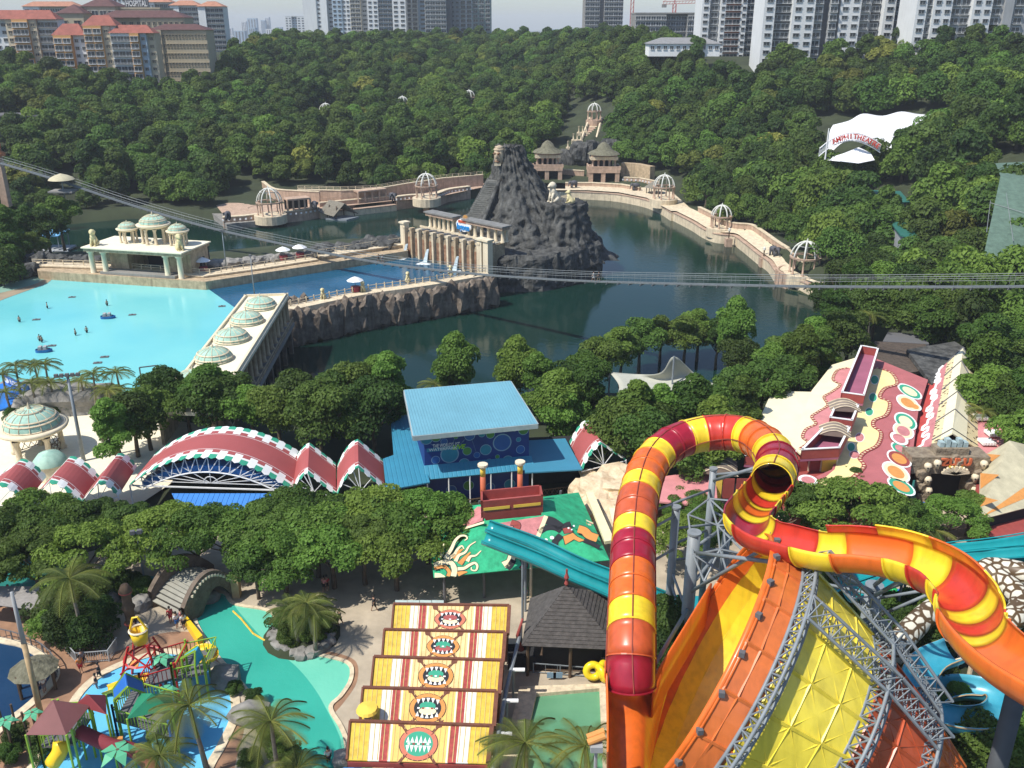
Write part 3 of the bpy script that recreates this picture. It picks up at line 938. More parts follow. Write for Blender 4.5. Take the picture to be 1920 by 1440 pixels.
# rocks
def rock_mesh(seed,sx,sy,sz,m,name='rock',n=2,amp=.28,sharp=1.0):
 bm=bmesh.new()
 bmesh.ops.create_icosphere(bm,subdivisions=n,radius=1)
 off=Vector((seed*3.7,seed*1.3,-seed*2.1))
 for v in bm.verts:
  q=v.co.normalized()
  k=1+amp*noise.noise(q*1.4+off)*1.6+amp*.5*noise.noise(q*3.4+off)
  q=q*k
  v.co=Vector((math.copysign(abs(q.x)**.75,q.x)*sx,math.copysign(abs(q.y)**.75,q.y)*sy,math.copysign(abs(q.z)**.8,q.z)*sz))
 me=bpy.data.meshes.new(name)
 bm.to_mesh(me);bm.free()
 me.materials.append(m)
 return me
CLIFF=[rock_mesh(k,1.9,1.3,4.0,M_rockbrown,'rock',2,.35)for k in range(5)]
DCLIFF=[rock_mesh(k+9,2.2,1.6,3.8,M_rock,'rock',2,.4)for k in range(5)]
BOULD=[rock_mesh(k+20,1.0,.8,.7,M_rockgrey,'rock',2,.3)for k in range(5)]
DBOULD=[rock_mesh(k+30,1.2,1.0,.9,M_rock,'rock',2,.35)for k in range(5)]
def wall_strip(name,label,cat,pts,z0,z1,w,m,cap=None,rail=None,group=None,posts=None,studs=None):
 """a wall along a line, w thick, with a coping and small square studs"""
 pts=[Vector((p.x,p.y,0))for p in pts]
 b=MB()
 n=len(pts);L=[];Rr=[]
 for i in range(n):
  d=(pts[min(i+1,n-1)]-pts[max(i-1,0)]).normalized()
  s=Vector((-d.y,d.x,0))*w/2
  L.append(pts[i]+s);Rr.append(pts[i]-s)
 org=Vector((pts[n//2].x,pts[n//2].y,z0))
 t=thing(name,label,cat,org,group)
 vs=[]
 for p,q in zip(L,Rr):vs+=[(p.x,p.y,z0),(p.x,p.y,z1),(q.x,q.y,z1),(q.x,q.y,z0)]
 fs=[(i*4+k,i*4+(k+1)%4,(i+1)*4+(k+1)%4,(i+1)*4+k)for i in range(n-1)for k in range(4)]
 fs+=[(3,2,1,0),(4*n-4,4*n-3,4*n-2,4*n-1)]
 b.add(vs,fs);b.build('wall',m,t)
 if cap:
  b=MB()
  vs=[]
  for i in range(n):
   d=(L[i]-Rr[i]).normalized()*.15
   p=L[i]+d;q=Rr[i]-d
   vs+=[(p.x,p.y,z1+.01),(p.x,p.y,z1+.26),(q.x,q.y,z1+.26),(q.x,q.y,z1+.01)]
  b.add(vs,fs);b.build('coping',cap,t)
 if studs:
  b=MB()
  rp=resample([(p if(p.y<q.y)else q)for p,q in zip(L,Rr)],1.6)
  for p in rp:b.box((p.x,p.y-.02,z1-.7),(.5,.5,.5))
  stuff(b.build('square_studs',studs,t))
 if rail:
  b=MB();zt=z1+(.26 if cap else 0)
  rp=resample(pts,2.4)
  for p in rp:b.beam((p.x,p.y,zt),(p.x,p.y,zt+1.0),.16)
  for q in(.55,1.0):
   for i in range(len(rp)-1):b.beam((rp[i].x,rp[i].y,zt+q),(rp[i+1].x,rp[i+1].y,zt+q),.10)
  stuff(b.build('railing',rail,t))
 return t
# retaining wall of the wave pool, stage
wl1=[W(x,y,-1)for x,y in[(60,516),(200,521),(385,537),(480,523),(590,505)]]
wall_strip('retaining_wall','long sandstone wall below the domed stage along the turquoise pool','wall',[p+Vector((0,1.4,0))for p in wl1],-1.6,1.0,2.8,M_sand,M_sandlight,M_sandlight)
wl2=[W(x,y,-1)for x,y in[(592,505),(680,490),(762,478)]]
wall_strip('retaining_wall','sandstone wall on the far side of the blue channel by the waterfalls','wall',[p+Vector((0,3.0,0))for p in wl2],-1.6,1.4,5.0,M_sand,M_sandlight,M_sandlight)
b=MB()
pr=[W(70,508,.8),W(385,528,.8),W(590,497,.8),W(765,470,.8),W(765,458,.8),W(590,482,.8),W(385,508,.8),W(70,492,.8)]
b.vslab(pr,-6.3,.8);o=struct(b.build('promenade',M_sand))
def boulders(name,label,line,z,n,meshes,spread,s0,s1,group=None,seed=1,tall=1.0):
 r=random.Random(seed)
 pts=resample(line,1.0)
 t=thing(name,label,'rocks',pts[len(pts)//2]*1.0,group)
 o=ORG[t.name]
 for k in range(n):
  p=pts[int(len(pts)*(k+r.random()*.8)/n)%len(pts)]
  s=r.uniform(s0,s1)
  inst('rock',meshes[k%len(meshes)],t,(p.x+r.uniform(-spread,spread)-o.x,p.y+r.uniform(-spread,spread)-o.y,z+r.uniform(-.2,.3)-o.z),r.uniform(0,6.28),(s,s*r.uniform(.7,1.1),s*r.uniform(.7,1.1)*tall))
 return t
boulders('rock_heap','row of dark boulders along the back edge of the promenade left of the stage',[W(60,489,.8),W(180,492,.8)],1.2,26,DBOULD,.6,1.0,1.6,seed=2)
boulders('rock_heap','row of grey boulders along the back edge of the promenade right of the stage',[W(390,503,.8),W(590,480,.8)],1.2,42,BOULD,.8,1.0,1.9,seed=3)
boulders('rock_heap','heap of dark boulders behind the promenade beside the waterfall wall',[W(590,478,.8),W(770,455,.8)],1.0,60,DBOULD,2.2,1.0,2.4,seed=4)
boulders('rock_heap','dark rocks at the left end of the turquoise pool below the blue canopy',[W(-40,528,0),W(70,505,0)],.2,36,DBOULD,2.0,1.0,2.2,seed=5)
def column(b,x,y,z0,z1,r,n=10):
 b.lathe([(r*1.35,0),(r*1.35,.25),(r*1.0,.35),(r*.85,(z1-z0)-.5),(r*1.25,(z1-z0)-.3),(r*1.35,(z1-z0))],(x,y,z0),n)
sx0=W(166,512,.8);sx1=W(345,524,.8)
ux=(sx1-sx0);LEN=ux.length;ux.normalize();uy=Vector((-ux.y,ux.x,0))
DEP=11.0
def S(a,d,z):return sx0+ux*a+uy*d+Vector((0,0,z-.8))
stage=thing('stage_pavilion','sandstone stage building with open dark front, flat cream roof and stout columns','pavilion',S(LEN/2,DEP/2,.8))
ZR=5.6
b=MB();b.slab([S(-.5,-.5,ZR+.9),S(LEN+.5,-.5,ZR+.9),S(LEN+.5,DEP,ZR+.9),S(-.5,DEP,ZR+.9)],.25)
b.build('roof',M_creampale,stage)
b=MB();b.slab([S(-.2,-.2,ZR+.64),S(LEN+.2,-.2,ZR+.64),S(LEN+.2,DEP-.3,ZR+.64),S(-.2,DEP-.3,ZR+.64)],.66)
b.build('entablature',M_sand,stage)
for a in(.9,4.0,LEN-4.0,LEN-.9):
 b=MB();p=S(a,.6,0);column(b,p.x,p.y,-.8,ZR-.03,.62,12);b.build('column',M_cream,stage,True)
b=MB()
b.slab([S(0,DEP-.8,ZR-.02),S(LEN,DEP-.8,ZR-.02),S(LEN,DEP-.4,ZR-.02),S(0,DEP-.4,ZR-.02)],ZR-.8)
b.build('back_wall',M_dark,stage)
for a0,a1 in((3.4,LEN*.34),(LEN-5,LEN)):
 b=MB();b.slab([S(a0,3.2,ZR-.02),S(a1,3.2,ZR-.02),S(a1,DEP-.85,ZR-.02),S(a0,DEP-.85,ZR-.02)],ZR-.82)
 b.build('side_wall',M_sand,stage)
b=MB();p=S(LEN+.03,7.5,0)
b.box((p.x,p.y,2.3),(.1,2,3),math.atan2(ux.y,ux.x));b.build('arched_door',M_dark,stage)
b=MB();b.slab([S(3,-.2,1.35),S(LEN-2,-.2,1.35),S(LEN-2,3.1,1.35),S(3,3.1,1.35)],.5);b.build('stage_floor',M_concrete,stage)
def rotunda(name,label,c,r,hc,ncol,group=None,dome=.55):
 t=thing(name,label,'pavilion',c,group)
 for k in range(ncol):
  a=6.283*(k+.5)/ncol
  b=MB();column(b,c[0]+r*.8*math.cos(a),c[1]+r*.8*math.sin(a),c[2],c[2]+hc,r*.09+.05,9)
  b.build('column',M_sandlight,t,True)
 b=MB();b.lathe([(r*.7,hc),(r*.82,hc),(r*.95,hc+r*.07),(r*1.12,hc+r*.16),(r*1.16,hc+r*.26),(r*1.02,hc+r*.28),(r*.9,hc+r*.29)],c,32)
 b.build('ring_cornice',M_cream,t,True)
 prof=[(r*.92*math.cos(q),hc+r*.285+r*dome*math.sin(q))for q in[math.pi/2*i/9 for i in range(10)]]
 prof[-1]=(.02,prof[-1][1])
 b=MB();b.lathe(prof,c,32);b.build('dome',M_green_dome,t,True)
 b=MB()
 for k in range(16):
  a=6.283*k/16
  b.tube([(c[0]+p_[0]*1.01*math.cos(a),c[1]+p_[0]*1.01*math.sin(a),c[2]+p_[1]+.02)for p_ in prof[:9]],r*.014,4)
 for q in(0,2,3,6):b.lathe([(prof[q][0]*1.01,prof[q][1]),(prof[q][0]*1.03,prof[q][1]+r*.03),(prof[q][0]*.98,prof[q][1]+r*.06)],c,32)
 stuff(b.build('dome_ribs',M_sandlight,t))
 b=MB();b.lathe([(r*.08,0),(r*.05,r*.1),(.02,r*.24)],(c[0],c[1],c[2]+prof[-1][1]),8);b.build('finial',M_sandlight,t)
 return t
zr=ZR+.91
rotunda('rotunda','small domed rotunda on the stage roof, leftmost of three',S(LEN*.29,6.2,zr),2.05,2.5,6,'rotundas on the stage roof',.62)
rotunda('rotunda','large domed rotunda in the middle of the stage roof',S(LEN*.55,7.0,zr),3.1,3.3,8,'rotundas on the stage roof',.6)
rotunda('rotunda','small domed rotunda beside the right hand lion on the stage roof',S(LEN*.82,6.2,zr),2.1,2.6,6,'rotundas on the stage roof',.62)
def lion(label,c,s,rz,m,group='stone lions'):
 t=thing('lion_statue',label,'statue',c,group,rz)
 b=MB();b.tube([(0,-.7,0),(0,-.65,.6),(0,-.2,1.2),(0,.25,1.9),(0,.3,2.4)],[.75,.8,.68,.6,.5],10)
 b.build('body',m,None,True,org=(0,0,0)).parent=t
 b=MB();b.lathe([(.05,-.62),(.5,-.4),(.68,0),(.6,.35),(.35,.6),(.04,.7)],(0,.35,2.85),10,fn=lambda r,z,a:r*(1+.12*math.sin(7*a)))
 b.build('mane',m,None,True,org=(0,0,0)).parent=t
 b=MB();b.lathe([(.03,-.3),(.3,-.2),(.36,0),(.25,.25),(.03,.3)],(0,.9,2.85),8);b.box((0,1.18,2.75),(.3,.3,.26))
 b.build('head',m,None,True,org=(0,0,0)).parent=t
 for dx in(-.38,.38):
  b=MB();b.tube([(dx,.35,1.7),(dx,.62,.9),(dx,.7,.12)],[.27,.2,.18],7);b.box((dx,.85,.12),(.34,.5,.24));b.build('leg',m,None,True,org=(0,0,0)).parent=t
  b=MB();b.tube([(dx*1.5,-.5,.7),(dx*1.6,.1,.35),(dx*1.5,.5,.15)],[.45,.3,.18],7);b.build('hind_leg',m,None,True,org=(0,0,0)).parent=t
 b=MB();b.tube([(0,-1.2,.2),(0,-1.5,.8),(0,-1.3,1.5)],[.12,.1,.16],6);b.build('tail',m,None,True,org=(0,0,0)).parent=t
 t.scale=(s,s,s)
 return t
M_lion=mat('pale_yellow_stone',(.62,.54,.30),.8,.12,1.5,.3,4)
lion('seated cream lion statue at the front left corner of the stage roof',S(1.4,1.6,zr),1.0,math.pi+.1,M_lion)
lion('seated cream lion statue at the front right corner of the stage roof',S(LEN-1.2,1.9,zr),1.0,math.pi+.5,M_lion)
# long building with five domes
A0,A1=W(458,556,5),W(318,733,5)
B0,B1=W(541,553,5),W(428,735,5)
ext=1.15
A1=A0+(A1-A0)*ext;B1=B0+(B1-B0)*ext
hall=thing('domed_gallery','long flat roofed gallery with five low green domes and an open colonnade over the lagoon','building',(A0+B1)/2+Vector((0,0,-11)))
b=MB();b.slab([A0,B0,B1,A1],.5);b.build('roof',M_creampale,hall)
def along(P,Q,t):return P.lerp(Q,t)
sd=(B0-A0).normalized()
ax=(A1-A0).normalized()
b=MB()
up=Vector((0,0,1))
for(P,Q,off)in((B0,B1,-.45),(A0,A1,.3)):
 b.beam(P+sd*off+up*.2,Q+sd*off+up*.2,.35,.4)
b.beam(A0+ax*.2+up*.2,B0+ax*.2+up*.2,.35,.4)
b.build('parapet',M_cream,hall)
b=MB();q0=A0-sd*.9-up*1.2;q1=A1-sd*.9-up*1.2
b.slab([q0,q0+sd*2.4,q1+sd*2.4,q1],.35);b.build('lower_ledge',M_sandlight,hall)
b=MB();f0=A0-up*5.2;f1=A1-up*5.2;g0=B0-up*5.2;g1=B1-up*5.2
b.slab([f0,g0+sd*.6,g1+sd*.6,f1],.6);b.build('floor',M_concrete,hall)
b=MB();b.slab([A0+sd*.4-up*.52,A0+sd*.8-up*.52,A1+sd*.8-up*.52,A1+sd*.4-up*.52],4.2);b.build('wall',M_sand,hall)
cm=MB();column(cm,0,0,0,4.1,.42,9);cmesh=cm.mesh('column',M_sand,True)
n=17
for k in range(n+1):
 p=along(B0,B1,(k+.2)/(n+.4))-sd*.5-up*4.62
 inst('column',cmesh,hall,p-ORG[hall.name])
pm=MB();pm.box((0,0,-3),(.7,.7,6));pm.box((0,0,-.3),(1.1,1.1,.6));pmesh=pm.mesh('pier',M_rockbrown)
for k in range(0,n+1,2):
 for off in(-.3,-4.2):
  p=along(B0,B1,(k+.2)/(n+.4))+sd*off-up*5.8
  inst('pier',pmesh,hall,p-ORG[hall.name],math.atan2(ax.y,ax.x))
b=MB()
for q in(.35,.95):b.beam(B0+sd*.4-up*(5.15-q),B1+sd*.4-up*(5.15-q),.12,.1)
for k in range(60):
 p=along(B0,B1,k/60)+sd*.4;b.beam(p-up*5.2,p-up*4.2,.08)
stuff(b.build('railing',M_sand,hall))
def lowdome(parent,c,r,h):
 o_=ORG[parent.name]
 prof=[(r,0),(r*1.02,.12)]+[(r*math.cos(q),.12+h*math.sin(q))for q in[math.pi/2*i/8 for i in range(9)]]
 prof[-1]=(.02,prof[-1][1])
 b=MB();b.lathe(prof,c,28);d=b.build('dome',M_green_dome,parent,True)
 b=MB()
 for k in range(14):
  a=6.283*k/14
  b.tube([(c[0]+p_[0]*1.01*math.cos(a),c[1]+p_[0]*1.01*math.sin(a),c[2]+p_[1]+.02)for p_ in prof[1:10]],.045,4)
 for q in(1,3,5):b.lathe([(prof[q][0]*1.0,prof[q][1]),(prof[q][0]*1.05,prof[q][1]+.05),(prof[q][0]*.97,prof[q][1]+.16)],c,28)
 s_=b.build('dome_ribs',M_sandlight,None,org=o_);s_.parent=parent;s_.location=(0,0,0);stuff(s_)
 b=MB();b.lathe([(.18,0),(.1,.3),(.02,.7)],(c[0],c[1],c[2]+prof[-1][1]),7);b.build('finial',M_sandlight,parent)
for(x,y)in[(489,570),(463,598),(435,631),(401,668),(364,712)]:
 lowdome(hall,W(x,y+6,5.02),2.65,1.75)
# rock dam across the lagoon
dl=catmull([W(x,y,1)for x,y in[(535,578),(560,573),(640,556),(700,545),(760,537),(820,528),(870,519),(915,512)]],6)
dam=thing('rock_dam','long dam faced with tall brown rocks between the blue channel and the dark lagoon','dam',dl[len(dl)//2]+Vector((0,0,-7)))
od=ORG[dam.name]
b=MB();n=len(dl);vs=[]
for i in range(n):
 d=(dl[min(i+1,n-1)]-dl[max(i-1,0)]).normalized();s=Vector((-d.y,d.x,0))
 p=dl[i]+s*1.6;q=dl[i]-s*1.2
 vs+=[(p.x,p.y,-6.5),(p.x,p.y,.9),(q.x,q.y,.9),(q.x,q.y,-6.5)]
b.add(vs,[(i*4+k,i*4+(k+1)%4,(i+1)*4+(k+1)%4,(i+1)*4+k)for i in range(n-1)for k in range(4)]+[(3,2,1,0),(4*n-4,4*n-3,4*n-2,4*n-1)])
b.build('walkway',M_sandlight,dam)
rr=random.Random(8)
pts=resample(dl,1.7)
for i,p in enumerate(pts):
 d=(pts[min(i+1,len(pts)-1)]-pts[max(i-1,0)]).normalized();s=Vector((-d.y,d.x,0))
 q=p-s*rr.uniform(1.5,2.3)
 h=rr.uniform(.8,1.06)
 inst('rock',CLIFF[i%5],dam,(q.x-od.x,q.y-od.y,-3.0-od.z),math.atan2(d.y,d.x)+rr.uniform(-.4,.4),(rr.uniform(.6,.95),rr.uniform(.7,1.2),h))
b=MB()
for i in range(len(pts)):
 d=(pts[min(i+1,len(pts)-1)]-pts[max(i-1,0)]).normalized();s=Vector((-d.y,d.x,0));q=pts[i]+s*1.2
 b.beam((q.x,q.y,.9),(q.x,q.y,2.1),.22)
 if i<len(pts)-1:
  r=pts[i+1]+s*1.2
  for z in(1.3,1.85):b.beam((q.x,q.y,z),(r.x,r.y,z),.1)
stuff(b.build('railing',M_sandlight,dam))
for k,(x,y,lb)in enumerate([(606,556,'small cream lion statue near the left end of the dam railing'),(681,543,'small cream lion statue beside the white lifeguard umbrella'),(765,524,'small cream lion statue in the middle of the dam railing'),(845,511,'small cream lion statue near the waterfall end of the dam')]):
 lion(lb,W(x,y+4,.9),.62,math.pi,M_lion,'small lion statues on the dam')
boulders('rock_heap','dark brown rocks piled where the dam meets the domed gallery',[W(530,585,-3),W(560,600,-4)],-2.5,22,CLIFF,2.5,.5,.8,seed=12)
boulders('rock_heap','low dark rocks at the foot of the dam by the volcano',[W(860,532,-6),W(1040,528,-6)],-6.2,40,DBOULD,1.2,.8,1.6,seed=13)
# waterfall wall
wf=thing('waterfall_temple','weathered sandstone terrace with waterfalls pouring down its buttressed front','building',W(840,500,-1)+Vector((0,6,0)))
F0=W(764,479,-1);F1=W(902,514,-1)
fu=(F1-F0);FL=fu.length;fu.normalize();fv=Vector((-fu.y,fu.x,0))
ZT=4.8
def T(a,d,z):return Vector((F0.x,F0.y,0))+fu*a+fv*d+Vector((0,0,z))
TD=7.5
b=MB();b.slab([T(0,0,ZT),T(FL,0,ZT),T(FL,TD,ZT),T(0,TD,ZT)],ZT+6.5,0);b.build('terrace_wall',mat('stained_sandstone',(.40,.31,.20),.85,.3,1.2,.6,3,streak=.5),wf)
b=MB();b.slab([T(.3,.3,ZT+.26),T(FL-.3,.3,ZT+.26),T(FL-.3,TD-.3,ZT+.26),T(.3,TD-.3,ZT+.26)],.25);b.build('terrace_floor',mat('wet_grey_deck',(.33,.32,.27),.7,.2,.6),wf)
M_rust=mat('rust_stained_stone',(.20,.09,.05),.8,.35,1.2,streak=.4,col2=(.40,.24,.14))
nb=10
for k in range(nb+1):
 a=FL*k/nb
 b=MB();p=T(a,-.35,0);b.box((p.x,p.y,2.2),(.55,.9,7.0),math.atan2(fu.y,fu.x));q=T(a,-.35,6)
 b.box((q.x,q.y,5.9),(.85,1.1,.4),math.atan2(fu.y,fu.x));b.build('buttress',M_sand if k%2 else M_sandlight,wf)
 if k<nb:
  c=T(a+FL/nb/2,-.06,0);b=MB();b.box((c.x,c.y,1.6),(FL/nb*.55,.1,4.2),math.atan2(fu.y,fu.x));b.build('stained_panel',M_rust,wf)
for k in range(10):
 a=FL*(k+.7)/10.5
 b=MB();b.slab([T(a,.8,ZT+.5),T(a+1.1,.8,ZT+.5),T(a+2.2,TD*.55,ZT+.5),T(a+1.1,TD*.55,ZT+.5)],.2);b.build('skylight',M_wdgrey,wf)
b=MB();
for d in(.3,TD*.57):b.beam(T(0,d,ZT+.6),T(FL,d,ZT+.6),.25,.5)
b.build('parapet',M_sandlight,wf)
for a in(-.6,FL+.2,FL+2.2):
 b=MB();p=T(a,0,0);b.box((p.x,p.y,2.6),(1.5,1.5,8.2),math.atan2(fu.y,fu.x));p=T(a,0,0);b.box((p.x,p.y,6.9),(1.9,2.1,.4),math.atan2(fu.y,fu.x));b.build('corner_pier',M_cream,wf)
M_fall=mat('falling_water',(.62,.72,.74),.25,.15,2,.8,3,stretch=(1,1,.25))
rr=random.Random(4)
for k in(0,3,7):
 a=FL*(k+.5)/nb
 b=MB();pts_=[]
 N=9
 for i in range(N+1):
  u=i/N;z=2.2-3.2*u**1.4;w=.18+.55*u;out_=-.9-1.3*u
  pts_.append((T(a-w,out_,z),T(a,out_-.5,z),T(a+w,out_,z)))
 for i in range(N):
  for j in(0,1):b.quad(pts_[i][j],pts_[i][j+1],pts_[i+1][j+1],pts_[i+1][j])
 b.build('waterfall',M_fall,wf,True)
 c=T(a,-2.6,-.97);b=MB();b.lathe([(.02,.12),(.8,.08),(1.5,.02)],c,14,fn=lambda r,z,q:r*(1+.3*math.sin(3*q+k)));b.build('foam',mat('white_foam',(.75,.82,.84),.5,.15,3),wf)
for a0,a1,dd,labx in((1.5,9.5,TD-1.2,0),(FL-10.5,FL+.5,TD-1.2,1)):
 col=thing('colonnade',['roofed row of stone columns at the left end of the waterfall terrace','roofed row of stone columns between the lagoon sign and the volcano'][labx],'colonnade',T((a0+a1)/2,dd,ZT+.26),'colonnades on the waterfall terrace')
 for k in range(6):
  a=a0+(a1-a0)*k/5
  for d in((0,)if k not in(0,5)else(0,1.1)):
   b=MB();p=T(a,dd+d,0);column(b,p.x,p.y,ZT+.27,ZT+3.2,.42,9);b.build('column',M_sandlight,col,True)
 b=MB();b.slab([T(a0-.8,dd-.9,ZT+3.8),T(a1+.8,dd-.9,ZT+3.8),T(a1+.8,dd+1.5,ZT+3.8),T(a0-.8,dd+1.5,ZT+3.8)],.66);b.build('architrave',M_sandpink,col)
 b=MB();b.slab([T(a0-1.1,dd-1.2,ZT+4.1),T(a1+1.1,dd-1.2,ZT+4.1),T(a1+1.1,dd+1.8,ZT+4.1),T(a0-1.1,dd+1.8,ZT+4.1)],.3);b.build('roof',mat('grey_stone_cap',(.2,.2,.19),.85,.2,.8),col)
sg=thing('lagoon_sign','oval white board with blue lettering and an orange sunrise between the two colonnades','sign',T(FL*.55,TD-2.0,ZT+.27))
c=T(FL*.55,TD-2.0,ZT+2.6)
b=MB();ring_=[]
for k in range(28):
 a=6.283*k/28;ring_.append(c+fu*(2.5*math.cos(a))+Vector((0,0,1.5*math.sin(a))))
b.add(ring_+[p+fv*.4 for p in ring_],[tuple(range(28)),tuple(range(55,27,-1))]+[(i,i+28,(i+1)%28+28,(i+1)%28)for i in range(28)])
b.build('board',M_white,sg)
b=MB()
for a in(-1.5,1.5):b.beam(c+fu*a+fv*.2+Vector((0,0,-2.7)),c+fu*a+fv*.2+Vector((0,0,-1.3)),.4)
b.build('post',M_sand,sg)
text_mesh('lagoon',1.9,.08,'letters',mat('sign_blue',(.02,.25,.60),.5),sg,c-fv*.1+Vector((0,0,-.45)),fu,(0,0,1),.06,fit=4.1)
text_mesh('SUNWAY',.8,.08,'letters',mat('sign_red',(.65,.12,.05),.5),sg,c-fv*.1+Vector((0,0,.75))-fu*.3,fu,(0,0,1),.03,fit=2.6)
b=MB()
cc=c-fv*.06+Vector((0,0,1.35))+fu*.9
for k in range(9):
 a=math.pi*(k+.5)/9;d0=fu*math.cos(a)+Vector((0,0,math.sin(a)))
 b.add([cc+d0*.2,cc+d0*1.15+fu*.12*math.sin(a),cc+d0*1.15-fu*.12*math.sin(a)-fv*.05],[(0,1,2)])
b.build('sunrise_emblem',mat('sign_orange',(.75,.33,.03),.5),sg)
# the volcano
def rocknoise(p,s):
 return noise.fractal(p*s,1.0,2.1,5)
vol=thing('volcano','dark artificial volcano with fluted rock sides, a carved mask and a long stair','rock mountain',W(985,470,1)+Vector((0,6,0)))
vc=WD(985,380,243)
def cone(cx0,cy0,cx1,cy1,prof,n,amp,flute,seed,name,m):
 """prof: (z, radius); the axis leans from (cx1,cy1) at the foot to (cx0,cy0) at the top"""
 b=MB();zt=prof[-1][0];zb=prof[0][0];vs=[]
 rows=[]
 for i in range(len(prof)-1):
  for k in range(9):rows.append((prof[i][0]+(prof[i+1][0]-prof[i][0])*k/9,prof[i][1]+(prof[i+1][1]-prof[i][1])*k/9))
 rows.append(prof[-1])
 for z,r in rows:
  u=(z-zb)/(zt-zb)
  cx=cx1+(cx0-cx1)*u;cy=cy1+(cy0-cy1)*u
  for j in range(n):
   a=6.283*j/n
   q=Vector((math.cos(a)*3+seed,math.sin(a)*3,z*.10))
   ridged=1-abs(noise.noise(Vector((math.cos(a)*5.2+seed,math.sin(a)*5.2,z*.045))))*2.4
   pq=Vector((math.cos(a)*r,math.sin(a)*r,z));k=1+amp*rocknoise(q,.9)+flute*ridged+amp*.5*noise.noise(pq*.7)+.55/max(3,r)*(1-2.4*abs(noise.noise(pq*.55)))
   vs.append((cx+r*k*math.cos(a),cy+r*k*math.sin(a),z+.5*noise.noise(q*3)))
 k=len(rows)
 fs=[(i*n+j,i*n+(j+1)%n,(i+1)*n+(j+1)%n,(i+1)*n+j)for i in range(k-1)for j in range(n)]
 base=len(vs)
 vs.append((cx0,cy0,zt-1.5))
 fs+=[((k-1)*n+j,(k-1)*n+(j+1)%n,base)for j in range(n)]
 b.add(vs,fs)
 return b.build(name,m,vol,True)
top=WD(955,262,246);mid=WD(985,440,240)
zs=[(-3,17.0),(1,15.0),(4.5,12.0),(8.5,9.2),(13.5,6.0),(18,4.0),(22.2,2.7),(23.4,2.6)]
fc=(W(985,450,1))
cone(top.x,fc.y+2,fc.x,fc.y+2,zs,144,.22,.17,1.3,'rock_cone',M_rock)
sh=WD(1047,365,236)
sb_=W(1048,462,1)
cone(sh.x,sb_.y+3,sb_.x,sb_.y+4,[(-3,10.5),(1,8.8),(4,7.0),(8.0,5.6),(11.2,4.9)],96,.16,.12,5.1,'rock_shoulder',M_rock)
pl=[W(x,y,2)for x,y in[(908,482),(960,484),(1020,481),(1075,471),(1112,458),(1130,454),(1126,436),(1090,420),(1000,415),(860,425),(800,440),(850,470)]]
b=MB();sub=resample(pl+[pl[0]],1.1)[:-1];n=len(sub)
cx=sum(p.x for p in sub)/n;cy=sum(p.y for p in sub)/n;vs=[]
NZ=12
for i in range(NZ+1):
 u=i/NZ;z=-6.5+8.5*u
 for p in sub:
  k=.97+.03*(1-u)+.04*noise.noise(Vector((p.x*.35,p.y*.35,z*.08)))+.03*noise.noise(Vector((p.x,p.y,z))*.6)-(0 if i<NZ else.03)
  vs.append((cx+(p.x-cx)*k,cy+(p.y-cy)*k,z+(.6*noise.noise(Vector((p.x,p.y,0))*.3)if i>NZ-3 else 0)))
b.add(vs,[(i*n+j,i*n+(j+1)%n,(i+1)*n+(j+1)%n,(i+1)*n+j)for i in range(NZ)for j in range(n)])
b.poly(vs[NZ*n:],0)
b.build('rock_plinth',M_rock,vol,False)
rr=random.Random(21);od=ORG[vol.name]
for i in range(0,len(sub),2):
 p=sub[i].lerp(Vector((cx,cy,2)),.11)
 if p.y>cy+2:continue
 inst('rock',DCLIFF[i%5],vol,(p.x-od.x+rr.uniform(-.6,.6),p.y-od.y-.3,-2.4-od.z),rr.uniform(0,6.28),(rr.uniform(.6,1.0),rr.uniform(.6,1.0),rr.uniform(1.0,1.15)))
for k in range(46):
 a=rr.uniform(math.pi*1.0,math.pi*1.8);r=rr.uniform(12.5,15.0)
 inst('rock',DCLIFF[k%5],vol,(fc.x-od.x+r*math.cos(a),fc.y+2-od.y+r*math.sin(a)*.8,rr.uniform(0,2.5)-od.z),rr.uniform(0,6.28),(rr.uniform(.5,.8),rr.uniform(.5,.8),rr.uniform(.35,.6)))
from mathutils.bvhtree import BVHTree
bpy.context.view_layer.update()
_dg=bpy.context.evaluated_depsgraph_get()
_cones=[(BVHTree.FromObject(o_c,_dg),Vector(ORG[vol.name]))for o_c in vol.children if o_c.name in('rock_cone','rock_shoulder')]
def onrock(px,py,back=0.0):
 best=None;rd=ray(px,py)
 for tr,og in _cones:
  h=tr.ray_cast(Vector((0,0,H))-og,rd.normalized())
  if h[0]is not None:
   q=h[0]+og
   if best is None or q.y<best.y:best=q
 return best if best is not None else WD(px,py,240)
wdir=Vector((1,-.35,0)).normalized()
sm=MB();sm.box((0,0,0),(4.6,1.6,.34),math.atan2(wdir.y,wdir.x));smesh=sm.mesh('step',mat('worn_grey_step',(.15,.15,.135),.9,.3,1.5))
stp=[]
for k in range(26):
 u=k/25;stp.append(onrock(884+44*u,424-90*u))
for k in range(26):
 lo,hi=max(0,k-3),min(26,k+4)
 p=sum(stp[lo:hi],Vector((0,0,0)))/(hi-lo);u=k/25
 inst('step',smesh,vol,p+Vector((0,-.9,.1))-od,0,(1-.35*u,1,1))
for s_,(xa,xb)in enumerate(((866,918),(903,938))):
 b=MB();ps=[onrock(xa+(xb-xa)*k/12,426-90*k/12)+Vector((0,-.5,.2))for k in range(13)]
 ps=[ps[0]]+[(ps[k-1]+ps[k]+ps[k+1])/3 for k in range(1,12)]+[ps[-1]]
 b.tube(ps,.55,6);b.build('stair_wall',M_rock,vol,True)
mk=onrock(938,291)+Vector((-.2,.3,0))
M_mask=mat('carved_tan_stone',(.48,.38,.26),.85,.25,1.2,.6,3)
